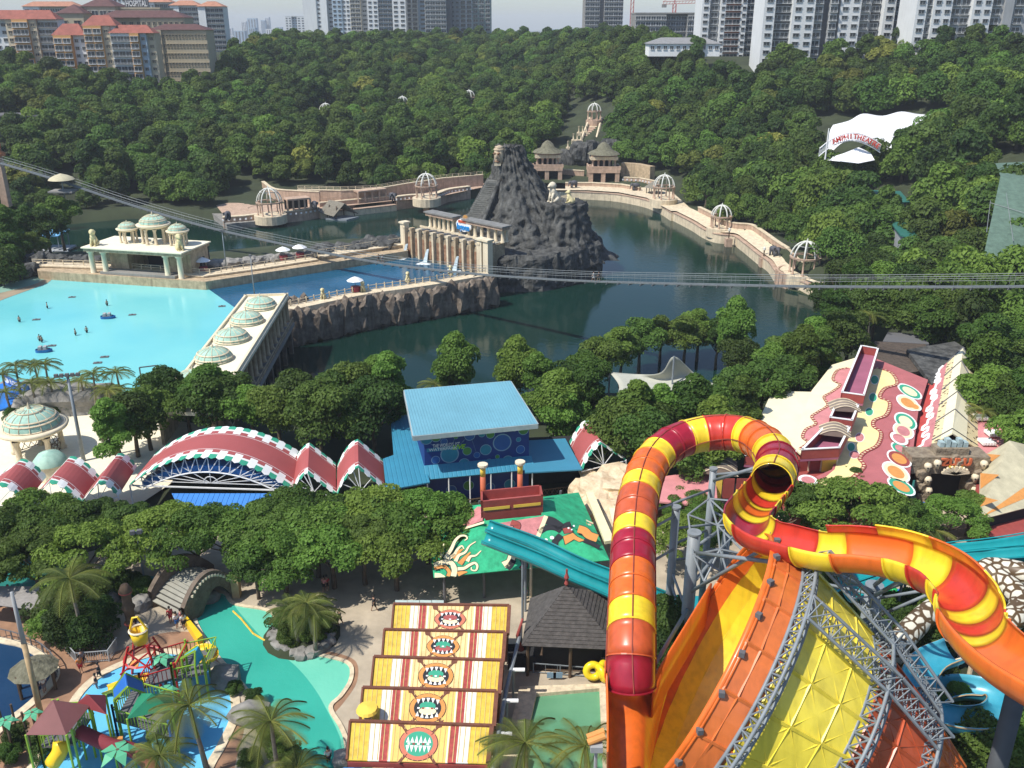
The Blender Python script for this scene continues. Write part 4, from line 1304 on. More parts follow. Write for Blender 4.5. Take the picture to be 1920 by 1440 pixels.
b=MB();b.lathe([(.1,-2.6),(.8,-2.2),(1.15,-1.0),(1.35,.3),(1.2,1.3),(.8,2.0),(.1,2.3)],mk,14,fn=lambda r,z,a:r*(1+.1*math.sin(5*a+z)))
mo=b.build('carved_mask',M_mask,vol,True)
for dx in(-.8,.15):
 b=MB();b.lathe([(.02,-.3),(.42,0),(.02,.3)],mk+Vector((dx-.35,-1.35,.5)),10);b.build('eye_socket',M_rust,vol,True)
b=MB();b.lathe([(.05,-.5),(.35,-.4),(.25,.4),(.05,.7)],mk+Vector((-.7,-1.6,-.2)),8);b.build('nose',M_mask,vol,True)
b=MB();b.lathe([(.02,-.35),(.8,0),(.02,.35)],mk+Vector((-.5,-1.3,-1.3)),12);b.build('mouth',M_rust,vol,True)
b=MB()
for k in range(6):b.box(mk+Vector((-1.1+k*.26,-1.75,-2.0)),(.2,.2,.5))
b.build('teeth',M_cream,vol)
for k,r_ in enumerate((.9,1.2)):
 b=MB();b.lathe([(r_,-.3),(r_+.25,0),(r_,.3)],mk+Vector((0,0,1.8-k*.5)),14);b.build('headdress',M_mask,vol,True)
gp=Vector((sh.x-1.0,sb_.y+2,11.2))
lion('pale stone beast sitting on the lower shoulder of the volcano',gp+Vector((-1.2,0,0)),1.35,2.2,mat('pale_statue_stone',(.62,.55,.42),.85,.15,2,.3,4),None)
lion('pale stone beast crouching at the right edge of the volcano shoulder',gp+Vector((2.6,.5,-.3)),.85,1.2,M_lion,None)
# far shore
M_bone=mat('weathered_white_ribs',(.62,.62,.56),.8,.12,2)
def make_gazebo(name,label,c,r,hc,group,base=True):
 t=thing(name,label,'gazebo',c,group)
 for k in range(8):
  a=6.283*(k+.5)/8
  b=MB();b.lathe([(.34,0),(.34,.3),(.22,.4),(.2,hc-.4),(.32,hc-.2),(.34,hc)],(c[0]+r*math.cos(a),c[1]+r*math.sin(a),c[2]),7)
  b.build('column',M_sandpink,t,True)
  b=MB();prof=[(r*math.cos(q)+.05,hc+r*1.15*math.sin(q))for q in[math.pi/2*i/7 for i in range(8)]]
  b.tube([(c[0]+p_[0]*math.cos(a),c[1]+p_[0]*math.sin(a),c[2]+p_[1])for p_ in prof],.2,5)
  b.build('dome_rib',M_bone,t,True)
 b=MB();b.lathe([(r+.3,hc-.05),(r+.35,hc+.3),(r-.25,hc+.3),(r-.25,hc-.05),(r+.3,hc-.05)],c,24);b.build('ring_beam',M_sandpink,t)
 b=MB();b.lathe([(r*.68,hc+r*.86),(r*.70,hc+r*.92),(r*.62,hc+r*.90)],c,20);b.lathe([(.3,hc+r*1.13),(.15,hc+r*1.3),(.02,hc+r*1.42)],c,8);b.build('dome_ring',M_bone,t)
 if base:
  b=MB();b.lathe([(r+1.2,-2.5),(r+1.2,0),(.02,.02)],c,20);b.build('floor',M_sandlight,t)
 return t
GZ='open dome skeleton gazebos around the lagoon'
for(px,py,z,r,lb,bs)in[
(507,402,-2.6,3.6,'open dome gazebo on the round sandstone terrace at the far left shore',True),
(800,370,-1.5,3.4,'open dome gazebo on the far wall just left of the volcano',True),
(1244,372,-1.5,3.3,'open dome gazebo beside the grey thatched hut at the far right shore',True),
(1351,426,-2.4,2.7,'open dome gazebo on a round sandstone bastion at the right shore',True),
(1507,512,-2.6,3.2,'nearest open dome gazebo, on the right shore behind the footbridge',True)]:
 make_gazebo('gazebo',lb,W(px,py,z),r,3.6 if r>3 else 3.0,GZ,bs)
def on_hill(px,py):
 """walk along the view ray until it meets the hillside"""
 r=ray(px,py);t=150.0
 while t<900:
  p=Vector((0,0,H))+r*t
  if p.z<hgt(p.x,p.y):return p
  t+=3
 return p
for(px,py,lb)in[(613,224,'open dome gazebo half sunk in the forest, leftmost on the hill'),(756,210,'open dome gazebo in the forest, second from left on the hill'),(880,197,'open dome gazebo in the forest near the middle of the hill'),(1114,222,'open dome gazebo at the top of the long hillside stair')]:
 p=on_hill(px,py+12);s_=2.5
 g=Vector((p.x,p.y,max(hgt(p.x,p.y),0)+2.5))if px<1100 else W(1114,225,12.0)
 gz_=make_gazebo('gazebo',lb,g,2.9,3.5,'gazebos on the wooded hill',False)
 b=MB();b.lathe([(3.6,-6),(3.6,-.02),(.02,0)],g,14)
 b.build('base_drum',M_sandpink,gz_)
def wl(pts,z):return[W(x,y,z)for x,y in pts]
wall_strip('shore_wall','low sandstone shore wall with white studs left of the round terrace','wall',wl([(420,428),(460,425),(490,421)],-6),-7,-2.8,1.6,M_sandpink,M_sandlight,None,None,None,M_white)
wall_strip('shore_wall','sandstone shore wall with white studs right of the round terrace','wall',wl([(535,417),(570,413),(597,408)],-6),-7,-2.8,1.6,M_sandpink,M_sandlight,None,None,None,M_white)
c=W(508,408,-6)
b=MB();b.lathe([(7.2,-1.5),(7.2,3.2),(6.6,3.2),(6.6,2.8),(.02,2.8)],c,32);o=b.build('round_terrace',M_sandpink);tag(o,'round sandstone terrace standing in the water under the left shore gazebo','terrace')
wall_strip('shore_wall','stepped pink landing wall behind the thatched boat hut','wall',wl([(600,409),(670,402),(740,394)],-6),-7,-4.2,3,M_sandlight,M_sandpink)
wall_strip('shore_wall','pink terrace wall above the landing behind the thatched boat hut','wall',wl([(600,400),(670,393),(735,386)],-5),-7,-1.8,1.2,M_sandpink,M_sandlight,M_sandpink)
wall_strip('shore_wall','curved sandstone wall below the gazebo left of the volcano','wall',[p for p in catmull(wl([(742,393),(775,389),(812,388),(840,378),(880,372)],-6),4)],-7,-1.9,1.6,M_sandpink,M_sandlight,None,None,None,M_white)
wall_strip('shore_wall','long upper pink wall with railing under the trees left of the volcano','wall',wl([(560,372),(640,374),(700,372),(760,361),(830,350),(905,343)],-2),-4,.8,1.0,M_sandpink,M_sandlight,M_sandlight)
wall_strip('terrace_wall','curved pink balustrade beside the pale path up into the woods','wall',catmull(wl([(494,352),(515,366),(560,370),(600,372)],-1),4),-3,1.0,.8,M_sandpink,M_sandlight)
sheet('shore_terrace',wl([(424,409),(480,404),(535,399),(600,391),(740,376),(812,371),(900,352),(1060,354),(1060,330),(900,338),(700,362),(560,366),(470,372),(405,385)],-2.9),-2.9,M_sandpink)
b=MB();b.slab(wl([(395,398),(430,388),(500,392),(520,404),(500,413),(425,420)],-4.2),3);o=b.build('stone_slope',M_rockgrey);tag(o,'grey cobbled slope between the path and the left shore wall','slope')
for(xa,ya,xb,yb,lb)in[(540,396,583,392,'dark open shelter in the pink shore wall right of the round terrace'),(672,380,725,374,'long dark open shelter in the pink shore wall behind the boat hut')]:
 a=W(xa,ya,-2.6);c=W(xb,yb,-2.6);d=(c-a);L_=d.length;d.normalize();n_=Vector((-d.y,d.x,0))
 t=thing('shelter',lb,'shelter',(a+c)/2,'shelters in the far shore wall')
 b=MB();b.slab([a-n_*.4+up*3.6,c-n_*.4+up*3.6,c+n_*4+up*3.6,a+n_*4+up*3.6],.5);b.build('roof',M_sandpink,t)
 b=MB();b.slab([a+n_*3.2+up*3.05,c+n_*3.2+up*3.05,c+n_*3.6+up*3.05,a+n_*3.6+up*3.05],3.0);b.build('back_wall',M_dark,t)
 for k in range(5):
  b=MB();p=a+d*(L_*k/4);b.box((p.x,p.y,p.z+1.54),(.5,.5,3.04));b.build('pillar',M_sandpink,t)
bh=thing('boat_hut','thatched hut roof on a small floating raft at the far left shore','hut',W(643,408,-6))
o_=W(643,409,-6)
b=MB();
R0,R1=o_+Vector((-4,1,5.6)),o_+Vector((1.2,-2,5.0))
b.slab([R0,R1,R1+Vector((3.6,2.4,-3.6)),R0+Vector((3.6,2.4,-3.4))],.25);b.slab([R0,R1,R1+Vector((-3.2,-2.6,-3.6)),R0+Vector((-3.2,-2.6,-3.4))],.25)
b.build('thatched_roof',mat('grey_thatch',(.20,.18,.14),.95,.25,2,.6,6,stretch=(1,1,3)),bh)
b=MB();b.slab([o_+Vector((-5,-2.5,.5)),o_+Vector((2,-5,.5)),o_+Vector((5,0,.5)),o_+Vector((-2,3,.5))],.6);b.build('raft',M_steel,bh)
for dx,dy,hh in((-4.6,-1.5,4.4),(-1.5,-3.6,4.2),(3.8,.2,3.2),(0,2.2,3.2)):b=MB();b.beam(o_+Vector((dx,dy,.5)),o_+Vector((dx*.8,dy*.8,hh)),.25);b.build('post',M_darkwood,bh)
sheet('temple_court',wl([(1040,357),(1100,357),(1160,361),(1212,371),(1258,396),(1300,396),(1262,362),(1240,340),(1130,318),(1040,318),(985,330),(985,372)],-3),-2.9,M_sandlight)
wall_strip('shore_wall','pale curved quay wall below the two temples','wall',catmull(wl([(1030,372),(1060,372),(1110,374),(1160,378),(1210,388),(1240,400),(1262,414)],-6),4),-7,-3.6,1.6,M_sandlight,M_sandpink)
wall_strip('planter_wall','long low planter wall across the temple court','wall',wl([(1060,349),(1110,349),(1165,352),(1200,358)],-3),-3,-1.9,1.0,M_sandpink,M_sandlight)
wall_strip('balustrade','pink pierced balustrade at the right of the temple court','wall',wl([(1168,343),(1200,345),(1235,352)],-3),-3,-1.0,.6,M_sandpink,M_sandlight,None,None,None,M_white)
wall_strip('balustrade','low pink wall crossing the court between the two temples','wall',wl([(1050,328),(1095,331)],-2),-3,0,.6,M_sandpink,M_sandlight)
M_gthatch=mat('mossy_thatch',(.10,.095,.06),.95,.35,1.2,1.2,3,col2=(.2,.19,.13))
def temple(px,py,lb,s=1.0):
 c=W(px,py,-3)
 t=thing('temple',lb,'temple',c,'twin gate temples on the far shore')
 w,d=9.5*s,8*s
 for dx in(-w/2,-.3,w/2):
  for dy in((-d/2),d/2):
   b=MB();b.box((c.x+dx,c.y+dy,c.z+2.2),(1.5,1.5,6.4));b.build('pillar',M_sandpink,t)
 b=MB();b.box((c.x,c.y,c.z+4.3),(w+1.9,d+1.9,1.2));b.build('gallery_floor',M_sandpink,t)
 for dx,dy,sx_,sy_ in((0,-d/2-.6,w+2.4,.4),(-w/2-.8,0,.4,d),(w/2+.8,0,.4,d)):
  b=MB();b.box((c.x+dx,c.y+dy,c.z+5.45),(sx_,sy_,1.1));b.build('parapet',M_sandpink,t)
 b=MB();b.box((c.x,c.y+1,c.z+1.8),(w-.5,.5,3.7));b.build('shade_panel',M_dark,t)  # solid near-black panel, shade between the pillars put into its colour
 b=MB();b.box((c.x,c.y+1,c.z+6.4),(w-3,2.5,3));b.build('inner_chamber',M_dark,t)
 for k in range(5):
  b=MB();column(b,c.x-w*.42+w*.84*k/4,c.y-d*.3,c.z+4.92,c.z+8.0,.42,8);b.build('column',M_sandpink,t,True)
 b=MB();b.box((c.x,c.y,c.z+8.6),(w+.4,d-1,1.1));b.build('entablature',M_sandlight,t)
 b=MB();b.box((c.x,c.y,c.z+9.5),(w-.2,d-1.6,.7));b.build('cornice',M_sandpink,t)
 b=MB();b.lathe([(w*.62,0),(w*.5,.8),(w*.30,1.6),(w*.22,3.0),(w*.1,3.9),(.05,4.3)],(c.x,c.y,c.z+9.86),18,fn=lambda r,z,a:r*(1+.12*noise.noise(Vector((math.cos(a)*3,math.sin(a)*3,z)))));b.build('overgrown_roof',M_gthatch,t,True)
 return t
temple(1026,336,'left gate temple with overgrown roof and pink pillars, beside the volcano',.95)
temple(1130,340,'right gate temple with pink pillars at the foot of the hillside stair',1.0)
boulders('rock_waterfall','dark rock cascade between the two temples',[W(1052,318,-2),W(1108,318,-2)],.5,26,DCLIFF,1.4,.9,1.3,seed=31)
boulders('rock_waterfall','grey rock ledges above the dark cascade at the stair foot',[W(1080,300,2),W(1150,292,3)],4.5,26,DCLIFF,2.2,.9,1.4,seed=32)
wall_strip('carved_wall','carved sandstone cliff wall with vines right of the temples','wall',wl([(1165,338),(1195,340),(1222,346)],-3),-3,3.4,2.2,M_sand)
hs=thing('hill_stair','long straight pink stone stair climbing the hillside to a gazebo','stair',W(1095,300,3))
c0=Vector((W(1092,292,0).x,W(1092,292,0).y,0));
prev=None
nst=20
pts_=[]
for k in range(nst+1):
 u=k/nst
 px=1095+22*u;py=292-68*u;zz=1.0+10.8*u
 pts_.append(W(px,py,zz))
b=MB()
for k in range(nst):
 p,q=pts_[k],pts_[k+1];w_=3.2-.8*k/nst
 bb=MB();bb.slab([p+Vector((-w_,0,0)),p+Vector((w_,0,0)),q+Vector((w_,0,-.25)),q+Vector((-w_,0,-.25))],.6);bb.build('step',M_sandpink if k%4 else M_sandlight,hs)
for s_ in(-1,1):
 bb=MB();bb.tube([p+Vector((s_*(3.4-.8*i/nst),0,.6))for i,p in enumerate(pts_)],.55,5);bb.build('balustrade',M_sandlight,hs)
bb=MB();bb.slab([pts_[0]+Vector((-4,-.3,-.7)),pts_[0]+Vector((4,-.3,-.7)),pts_[-1]+Vector((3,0,-.9)),pts_[-1]+Vector((-3,0,-.9))],2.5);bb.build('base',M_sandpink,hs)
for k,(px,py,z)in enumerate([(1072,276,4),(1082,262,6),(1092,248,8)]):
 bb=MB();p=W(px,py,z);bb.box(p-Vector((0,0,3)),(4.5,3,6));bb.build('ruined_wall',M_sandlight,hs)
 for dx in(-1.6,0,1.6):
  bb=MB();column(bb,p.x+dx,p.y-1,p.z+.02,p.z+2.6,.3,7);bb.build('column',M_sandlight,hs,True)
def hut(name,label,c,r,h0,h1,m,n=10,group=None):
 t=thing(name,label,'hut',c,group)
 b=MB();b.lathe([(r,h0),(r*.55,h0+(h1-h0)*.5),(.05,h1)],c,n);b.lathe([(r,h0),(.05,h0+.05)],c,n);b.build('thatched_roof',m,t)
 for k in range(6):
  a=6.283*k/6;bb=MB();bb.cyl(c+Vector((r*.75*math.cos(a),r*.75*math.sin(a),0)),c+Vector((r*.75*math.cos(a),r*.75*math.sin(a),h0+.2)),.14,n=6);bb.build('post',M_darkwood,t)
 return t
hut('thatched_hut','small grey thatched hut behind the far right gazebo',W(1226,362,-2.9),3.4,2.0,4.2,mat('grey_thatch',(.2,.18,.14)))
hut('thatched_hut','round grey thatched hut half hidden by trees at the near lagoon shore',W(1440,705,-3),2.6,1.6,4.0,mat('grey_thatch',(.2,.18,.14)))
def elephant(label,c,s,rz,m):
 t=thing('elephant_statue',label,'statue',c,'elephant statues',rz)
 b=MB();b.tube([(-1.5,0,1.7),(-1.1,0,1.95),(0,0,2.1),(1.0,0,2.0),(1.4,0,1.9)],[.3,.85,1.0,.85,.3],10);x=b.build('body',m,None,True,org=(0,0,0));x.parent=t
 for dx in(-1,1):
  for dy in(-.5,.5):b=MB();b.tube([(dx,dy,1.7),(dx,dy,.0)],[.36,.28],7);x=b.build('leg',m,None,True,org=(0,0,0));x.parent=t
 b=MB();b.tube([(1.2,0,2.2),(1.8,0,2.5),(2.2,0,2.2),(2.35,0,1.3),(2.6,0,.6)],[.5,.6,.42,.2,.12],8);x=b.build('head',m,None,True,org=(0,0,0));x.parent=t
 for dy in(-1,1):b=MB();b.slab([(1.5,dy*.5,2.9),(1.6,dy*1.3,2.7),(1.5,dy*1.2,1.7),(1.6,dy*.5,1.9)],.08);x=b.build('ear',m,None,org=(0,0,0));x.parent=t
 t.scale=(s,s,s)
M_eleph=mat('dark_grey_statue',(.09,.09,.10),.8,.25,2)
for(px,py,z,rz,lb)in[(1076,352,-2.9,3.5,'dark elephant statue standing on the pale court in front of the left temple'),(1192,357,-2.9,3.4,'dark elephant statue at the right of the temple court by the thatched hut'),(590,396,-2.8,-1.2,'grey elephant statue at the end of the shore wall by the dark shelter'),(736,380,-2.0,-1.0,'grey elephant statue between the shelter and the volcano side gazebo'),(428,416,-2.8,-1.5,'dark elephant statue at the left end of the far shore wall'),(1450,480,-2.8,-1.2,'grey elephant statue on the right shore left of the nearest gazebo')]:
 elephant(lb,W(px,py-(4 if px<1060 else 0),z),.85,rz,M_eleph)
rq=[(1262,412),(1300,432),(1322,446),(1345,455),(1376,458),(1392,468),(1425,495),(1445,510),(1462,532),(1500,546),(1535,560)]
rqp=catmull(wl(rq,-6),4)
wall_strip('quay_wall','long pale stone quay wall along the right shore of the lagoon','wall',rqp,-7.5,-3.6,1.4,M_sandlight,M_sandpink)
b=MB();inner=[p+Vector((4.5,1.5,0))for p in rqp]
b.v=[(p.x,p.y,-2.9)for p in rqp]+[(p.x,p.y,-2.2)for p in inner];n=len(rqp);b.f=[(i,i+1,n+i+1,n+i)for i in range(n-1)];b.m=[0]*(n-1)
struct(b.build('quay_path',M_sandlight))
wall_strip('promenade_wall','pierced sandstone parapet along the right shore path','wall',[p+Vector((4.6,1.5,0))for p in rqp[2:-2]],-4,-.9,.7,M_sandpink,M_sandlight)
for(px,py,r,lb)in[(1351,432,5.0,'round sandstone bastion in the water under the right shore gazebo'),(1510,540,6.0,'round ribbed sandstone terrace under the nearest gazebo')]:
 c=W(px,py,-6)+Vector((0,3,0));b=MB();b.lathe([(r,-1.5),(r,3.4),(r-.5,3.4),(r-.5,2.9),(.02,2.9)],c,28)
 for k in range(28):a=6.283*k/28;b.box((c.x+r*math.cos(a),c.y+r*math.sin(a),c.z+1.0),(.35,.35,4.6),a)
 o=b.build('bastion',M_sandpink);tag(o,lb,'bastion')
for k,(px,py)in enumerate([(1365,462),(1430,500)]):
 t=thing('pier_lantern',['stone lantern pier at the water below the bastion','stone lantern pier at the corner of the right quay'][k],'lantern',W(px,py,-6),'stone lantern piers');c=ORG[t.name]
 b=MB();b.box(c+Vector((0,0,.9)),(1.8,1.8,2.6));b.build('plinth',M_sandpink,t)
 b=MB();b.beam(c+Vector((0,0,2.2)),c+Vector((0,0,4.2)),.25);b.build('post',M_darkwood,t)
 b=MB();b.lathe([(.1,0),(.4,.2),(.35,.7),(.05,1.0)],c+Vector((0,0,4.1)),8);b.build('lamp_head',M_bone,t)
def boat(name,label,c,L_,w_,rz,m,group=None,cano=None):
 t=thing(name,label,'boat',c,group,rz)
 b=MB();vs=[]
 for i in range(9):
  u=i/8;x=(u-.5)*L_;w=w_/2*(1-abs(2*u-.9)**3*.9)
  vs+=[(x,-w,.55),(x,-w*.7,-.1),(x,w*.7,-.1),(x,w,.55)]
 fs=[(i*4+k,i*4+k+1,i*4+5+k,i*4+4+k)for i in range(8)for k in range(3)]+[(0,3,2,1),(32,33,34,35)]
 b.add(vs,fs);o=b.build('hull',m,None,org=(0,0,0));o.parent=t
 b=MB();b.box((-.2*L_/6,0,.5),(L_*.6,w_*.7,.12));b.box((L_*.1,0,.8),(.5,w_*.7,.5));b.box((-L_*.2,0,.8),(.5,w_*.7,.5));o=b.build('seat',M_wgrey,None,org=(0,0,0));o.parent=t
 if cano:
  b=MB();b.slab([(-L_*.3,-w_/2,2.2),(L_*.3,-w_/2,2.2),(L_*.3,w_/2,2.2),(-L_*.3,w_/2,2.2)],.1);o=b.build('canopy',cano,None,org=(0,0,0));o.parent=t
  for dx in(-.28,.28):
   for dy in(-.45,.45):b=MB();b.cyl((dx*L_,dy*w_,.4),(dx*L_,dy*w_,2.15),.05,n=5);o=b.build('canopy_post',M_steel,None,org=(0,0,0));o.parent=t
M_bluepaint=mat('blue_paint',(.03,.16,.42),.5,.1,1)
boat('boat','white boat moored at the pale landing on the right shore',W(1290,416,-5.9),6,2,-.9,M_white,None,M_white)
jt=thing('jetty_shelter','blue roofed boat shelter over a white jetty at the left shore','shelter',W(82,470,-5.9));c=ORG[jt.name]
b=MB();b.slab([c+Vector((-6,-3,4.2)),c+Vector((5,-1,4.2)),c+Vector((6,4,5)),c+Vector((-5,4,5))],.2);b.build('roof',mat('pale_blue_roof',(.16,.42,.68),.6,.1,.6),jt)
b=MB();b.slab([c+Vector((-6,-4,.7)),c+Vector((7,-3,.7)),c+Vector((7,4,.7)),c+Vector((-6,4,.7))],.5);b.build('deck',M_wgrey,jt)
for dx,dy in((-5.3,-2.4),(4.6,-.6),(-4.5,3.6),(5.4,3.6)):b=MB();b.cyl(c+Vector((dx,dy,.2)),c+Vector((dx,dy,4.2)),.14,n=6);b.build('post',M_steel,jt)
boat('boat','small white boat moored at the right of the blue jetty shelter',W(112,472,-5.9),7,2.4,-.5,M_white,'boats at the blue roofed jetty')
boat('boat','small white boat with blue trim in front of the jetty shelter',W(95,478,-5.9),6,2.2,.1,mat('boat_blue_white',(.5,.6,.75),.5),'boats at the blue roofed jetty')
# footbridge
bp=[(0,305,17),(110,338,14),(250,385,8.8),(400,428,5.2),(550,461,3.5),(700,490,3.0),(860,510,4.5),(1000,521,6.6),(1120,527,8.8),(1300,532,11.6),(1500,536,14.0),(1700,537,16.6),(1920,536,19.5),(2080,532,22)]
bl=resample(catmull([W(*q)for q in bp],10),1.15)
br=thing('suspension_footbridge','long thin suspension footbridge with grey deck sweeping across the whole lagoon','bridge',bl[len(bl)//2]);ob=ORG[br.name]
def side(i,pts=bl):
 d=(pts[min(i+1,len(pts)-1)]-pts[max(i-1,0)]);d.z=0;d.normalize();return Vector((-d.y,d.x,0))
b=MB();vs=[]
for i,p in enumerate(bl):
 s=side(i)*.62;vs+=[p+s,p-s,p-s-up*.15,p+s-up*.15]
n=len(bl);b.add(vs,[(i*4+k,i*4+(k+1)%4,(i+1)*4+(k+1)%4,(i+1)*4+k)for i in range(n-1)for k in range(4)])
b.build('deck',mat('bridge_grey',(.13,.145,.145),.7,.2,1.5),br)
b=MB()
for i in range(0,n,2):
 s=side(i);b.beam(bl[i]+s*1.0-up*.3,bl[i]-s*1.0-up*.3,.14)
stuff(b.build('cross_beams',M_wdgrey,br))
for sgn,nm in((1,'far'),(-1,'near')):
 cab=[];hand=[]
 for i,p in enumerate(bl):
  s=side(i)*(.85*sgn);u=i/(n-1)
  cab.append(p+s+up*1.5);hand.append(p+s+up*.9)
 b=MB();b.tube(cab[::4]+[cab[-1]],.04,4,caps=False);b.build('main_cable',M_cable,br)
 b=MB();b.tube(hand[::4]+[hand[-1]],.03,4,caps=False);b.build('hand_rope',M_cable,br)
 b=MB()
 for i in range(0,n,2):
  s=side(i)*(.85*sgn);b.beam(bl[i]+s-up*.2,cab[i],.03)
 stuff(b.build('hanger_ropes',M_cable,br))
ct=thing('cable_tower','tall carved sandstone bridge tower at the left edge of the picture','tower',W(-2,305,14)-Vector((0,0,8)))
c=W(-4,300,15)
b=MB();b.box((c.x,c.y,c.z-6),(2.0,2.0,14));b.build('shaft',M_sandpink,ct)
b=MB();b.lathe([(2.2,0),(2.2,.8),(1.3,1.4),(1.5,3.2),(.9,5),(.1,7.5)],(c.x,c.y,c.z+1.1),10);b.build('carved_top',mat('orange_red_stone',(.45,.16,.06),.85,.25,1),ct,True)
ms=thing('sunshade','large round beige sunshade on a pole above the left end of the footbridge','sunshade',WD(118,352,225));c=ORG[ms.name]
b=MB();b.lathe([(3.1,0),(2.6,.5),(1.6,1.0),(.05,1.5)],c+Vector((0,0,2.0)),20);b.build('canopy',mat('beige_canvas',(.50,.45,.30),.8,.1,1),ms,True)
b=MB();b.cyl(c-Vector((0,0,9)),c+Vector((0,0,3.2)),.14,n=7);b.build('pole',M_steel,ms)
b=MB();b.slab([c+Vector((-3,-2,-.6)),c+Vector((3,-2,-.6)),c+Vector((3,2,-.6)),c+Vector((-3,2,-.6))],.4);b.build('platform',M_concrete,ms)
lh=thing('hill_house','grey flat roofed building among the trees at the left edge','building',on_hill(22,252));c=ORG[lh.name]
b=MB();b.box((c.x,c.y+5,c.z+3),(22,10,7));b.build('wall',M_wgrey,lh)
b=MB();b.box((c.x,c.y+4.6,c.z+6.9),(24,12,.5));b.build('roof',M_wdgrey,lh)
for k in range(6):inst('window',wm,lh,(-8+k*3.1,-.02,3.4),0,1.1)
# amphitheatre tent
tn=thing('amphitheatre_tent','big white tensile membrane roof of the amphitheatre in the woods at right','tent',on_hill(1640,290));
def tz(px,py,zc):return WD(px,py,zc)
grid=[
[(1545,300,262),(1552,272,272),(1556,246,284),(1562,234,292)],
[(1575,270,264),(1580,258,274),(1585,240,285),(1592,226,296)],
[(1600,263,266),(1605,250,276),(1610,232,288),(1618,213,300)],
[(1622,268,268),(1640,250,278),(1650,232,290),(1655,217,302)],
[(1645,285,270),(1670,258,279),(1690,230,292),(1690,209,306)],
[(1665,280,272),(1700,255,281),(1715,232,294),(1725,214,308)],
[(1690,270,275),(1725,245,285),(1745,228,296),(1765,214,310)],
]
rows=[[tz(*q)for q in r]for r in grid]
cols_=[]
for r in rows:cols_.append(catmull(r,5))
fin=[]
for j in range(len(cols_[0])):
 fin.append(catmull([c_[j]for c_ in cols_],5))
b=MB();nn=len(fin[0]);vs=[p for r in fin for p in r]
b.add(vs,[(i*nn+k,i*nn+k+1,(i+1)*nn+k+1,(i+1)*nn+k)for i in range(len(fin)-1)for k in range(nn-1)])
mem=b.build('membrane',M_tent,tn,True)
md=mem.modifiers.new('thick','SOLIDIFY');md.thickness=.12
b=MB();q=[WD(1545,299,262),WD(1580,288,258),WD(1610,276,262),WD(1632,286,262),WD(1640,300,258),WD(1610,306,255),WD(1575,302,255)]
b.slab(q,.15);b.build('lower_membrane',M_tent,tn)
arc=catmull([WD(1535,293,260),WD(1560,274,259.5),WD(1590,264,259),WD(1612,266,259),(WD(1635,276,259.5)),WD(1650,286,260)],8)
b=MB();b.tube(arc,.16,6)
b.tube([p+up*2.2 for p in arc],.16,6)
for k in range(0,len(arc)-1,1):b.beam(arc[k],arc[k+1]+up*2.2,.09);b.beam(arc[k],arc[k]+up*2.2,.09)
b.build('arch_truss',M_white,tn)
M_sred=mat('sign_red_letters',(.62,.06,.04),.5,.05,2)
word='AMPHITHEATRE'
ap=resample([p for p in arc],0.25)
i0=int(len(ap)*.23);i1=int(len(ap)*.97)
for k,ch in enumerate(word):
 i=int(i0+(i1-i0)*(k+.5)/len(word));p=ap[i];d=(ap[min(i+4,len(ap)-1)]-ap[i-4]).normalized()
 text_mesh(ch,1.9,.12,'letter',M_sred,tn,p+up*1.15-Vector((0,.5,0)),d,Vector((-d.z,0,d.x)),.03)
b=MB();p=WD(1547,299,258);b.cyl(p,p+up*8.6,.22,.16,n=8);b.build('mast',M_white,tn)
M_teal_roof=mat('green_metal_roof',(.03,.14,.11),.5,.12,.5,stretch=(1,6,1))
for(pts_,z,lb)in[([(1622,356),(1688,358),(1706,378),(1645,382)],9,'dark green metal roof among trees below the tent'),([(1650,390),(1690,388),(1735,428),(1712,446),(1688,440)],8,'dark green metal roof sloping down to the right among trees')]:
 pw=[W(x,y,z)for x,y in pts_];t=thing('green_roof_building',lb,'building',sum(pw,Vector((0,0,0)))/len(pw)-Vector((0,0,5)),'green roofed buildings in the right woods')
 b=MB();b.slab(pw,.3);b.build('roof',M_teal_roof,t)
 b=MB();cc=sum(pw,Vector((0,0,0)))/len(pw);b.vslab([(cc+(p-cc)*.85)for p in pw],z-6,z-.32);b.build('wall',M_wgrey,t)
nt_=thing('aviary_net','huge green netting enclosure on the hillside at the right edge','net',W(1900,440,8))
M_net=mat('green_netting',(.10,.16,.12),.9,.2,.8,.4,3)
b=MB();b.slab([WD(1866,306,225),WD(1990,300,225),WD(1990,346,196),WD(1876,330,200)],.1);b.slab([WD(1876,330,200),WD(1990,346,196),WD(1990,550,165),WD(1844,482,172)],.1)
b.build('netting',M_net,nt_)
b=MB()
for q in((1866,306,225,1850,435,180),(1882,332,200,1900,452,176),(1856,380,190,1990,420,180)):b.tube([WD(*q[:3]),WD(*q[3:])],.07,5)
b.build('cable',M_cable,nt_)
def lamp_post(label,base,h,r,heads,group=None,rz=0.0):
 t=thing('floodlight_mast',label,'lamp mast',base,group,rz);c=Vector((0,0,0))
 def L(b,nm,m,sm=False):o=b.build(nm,m,None,sm,org=(0,0,0));o.parent=t
 b=MB();b.cyl(c,c+up*h,r,r*.6,n=10);L(b,'pole',M_steel,True)
 b=MB();b.box((0,0,h),(heads*.55,.2,.14));L(b,'crossarm',M_steel)
 for k in range(heads):
  b=MB();x=(k-(heads-1)/2)*.6;b.box((x,-.15,h+.15),(.42,.35,.34));b.box((x,-.3,h+.08),(.36,.06,.28));L(b,'floodlight',M_wdgrey)
 return t
lamp_post('tall slim lamp post on the promenade right of the stage',W(425,507,1.0),8.5,.16,2,'lamp posts of the wave pool',0)
lamp_post('slim white lamp post at the far end of the domed gallery',W(477,552,5.2),7.0,.11,1,'lamp posts of the wave pool',0)
lamp_post('tall floodlight mast with a cluster of lamps in front of the wave pool palms',W(158,868,0),11.5,.26,5,None,.2)
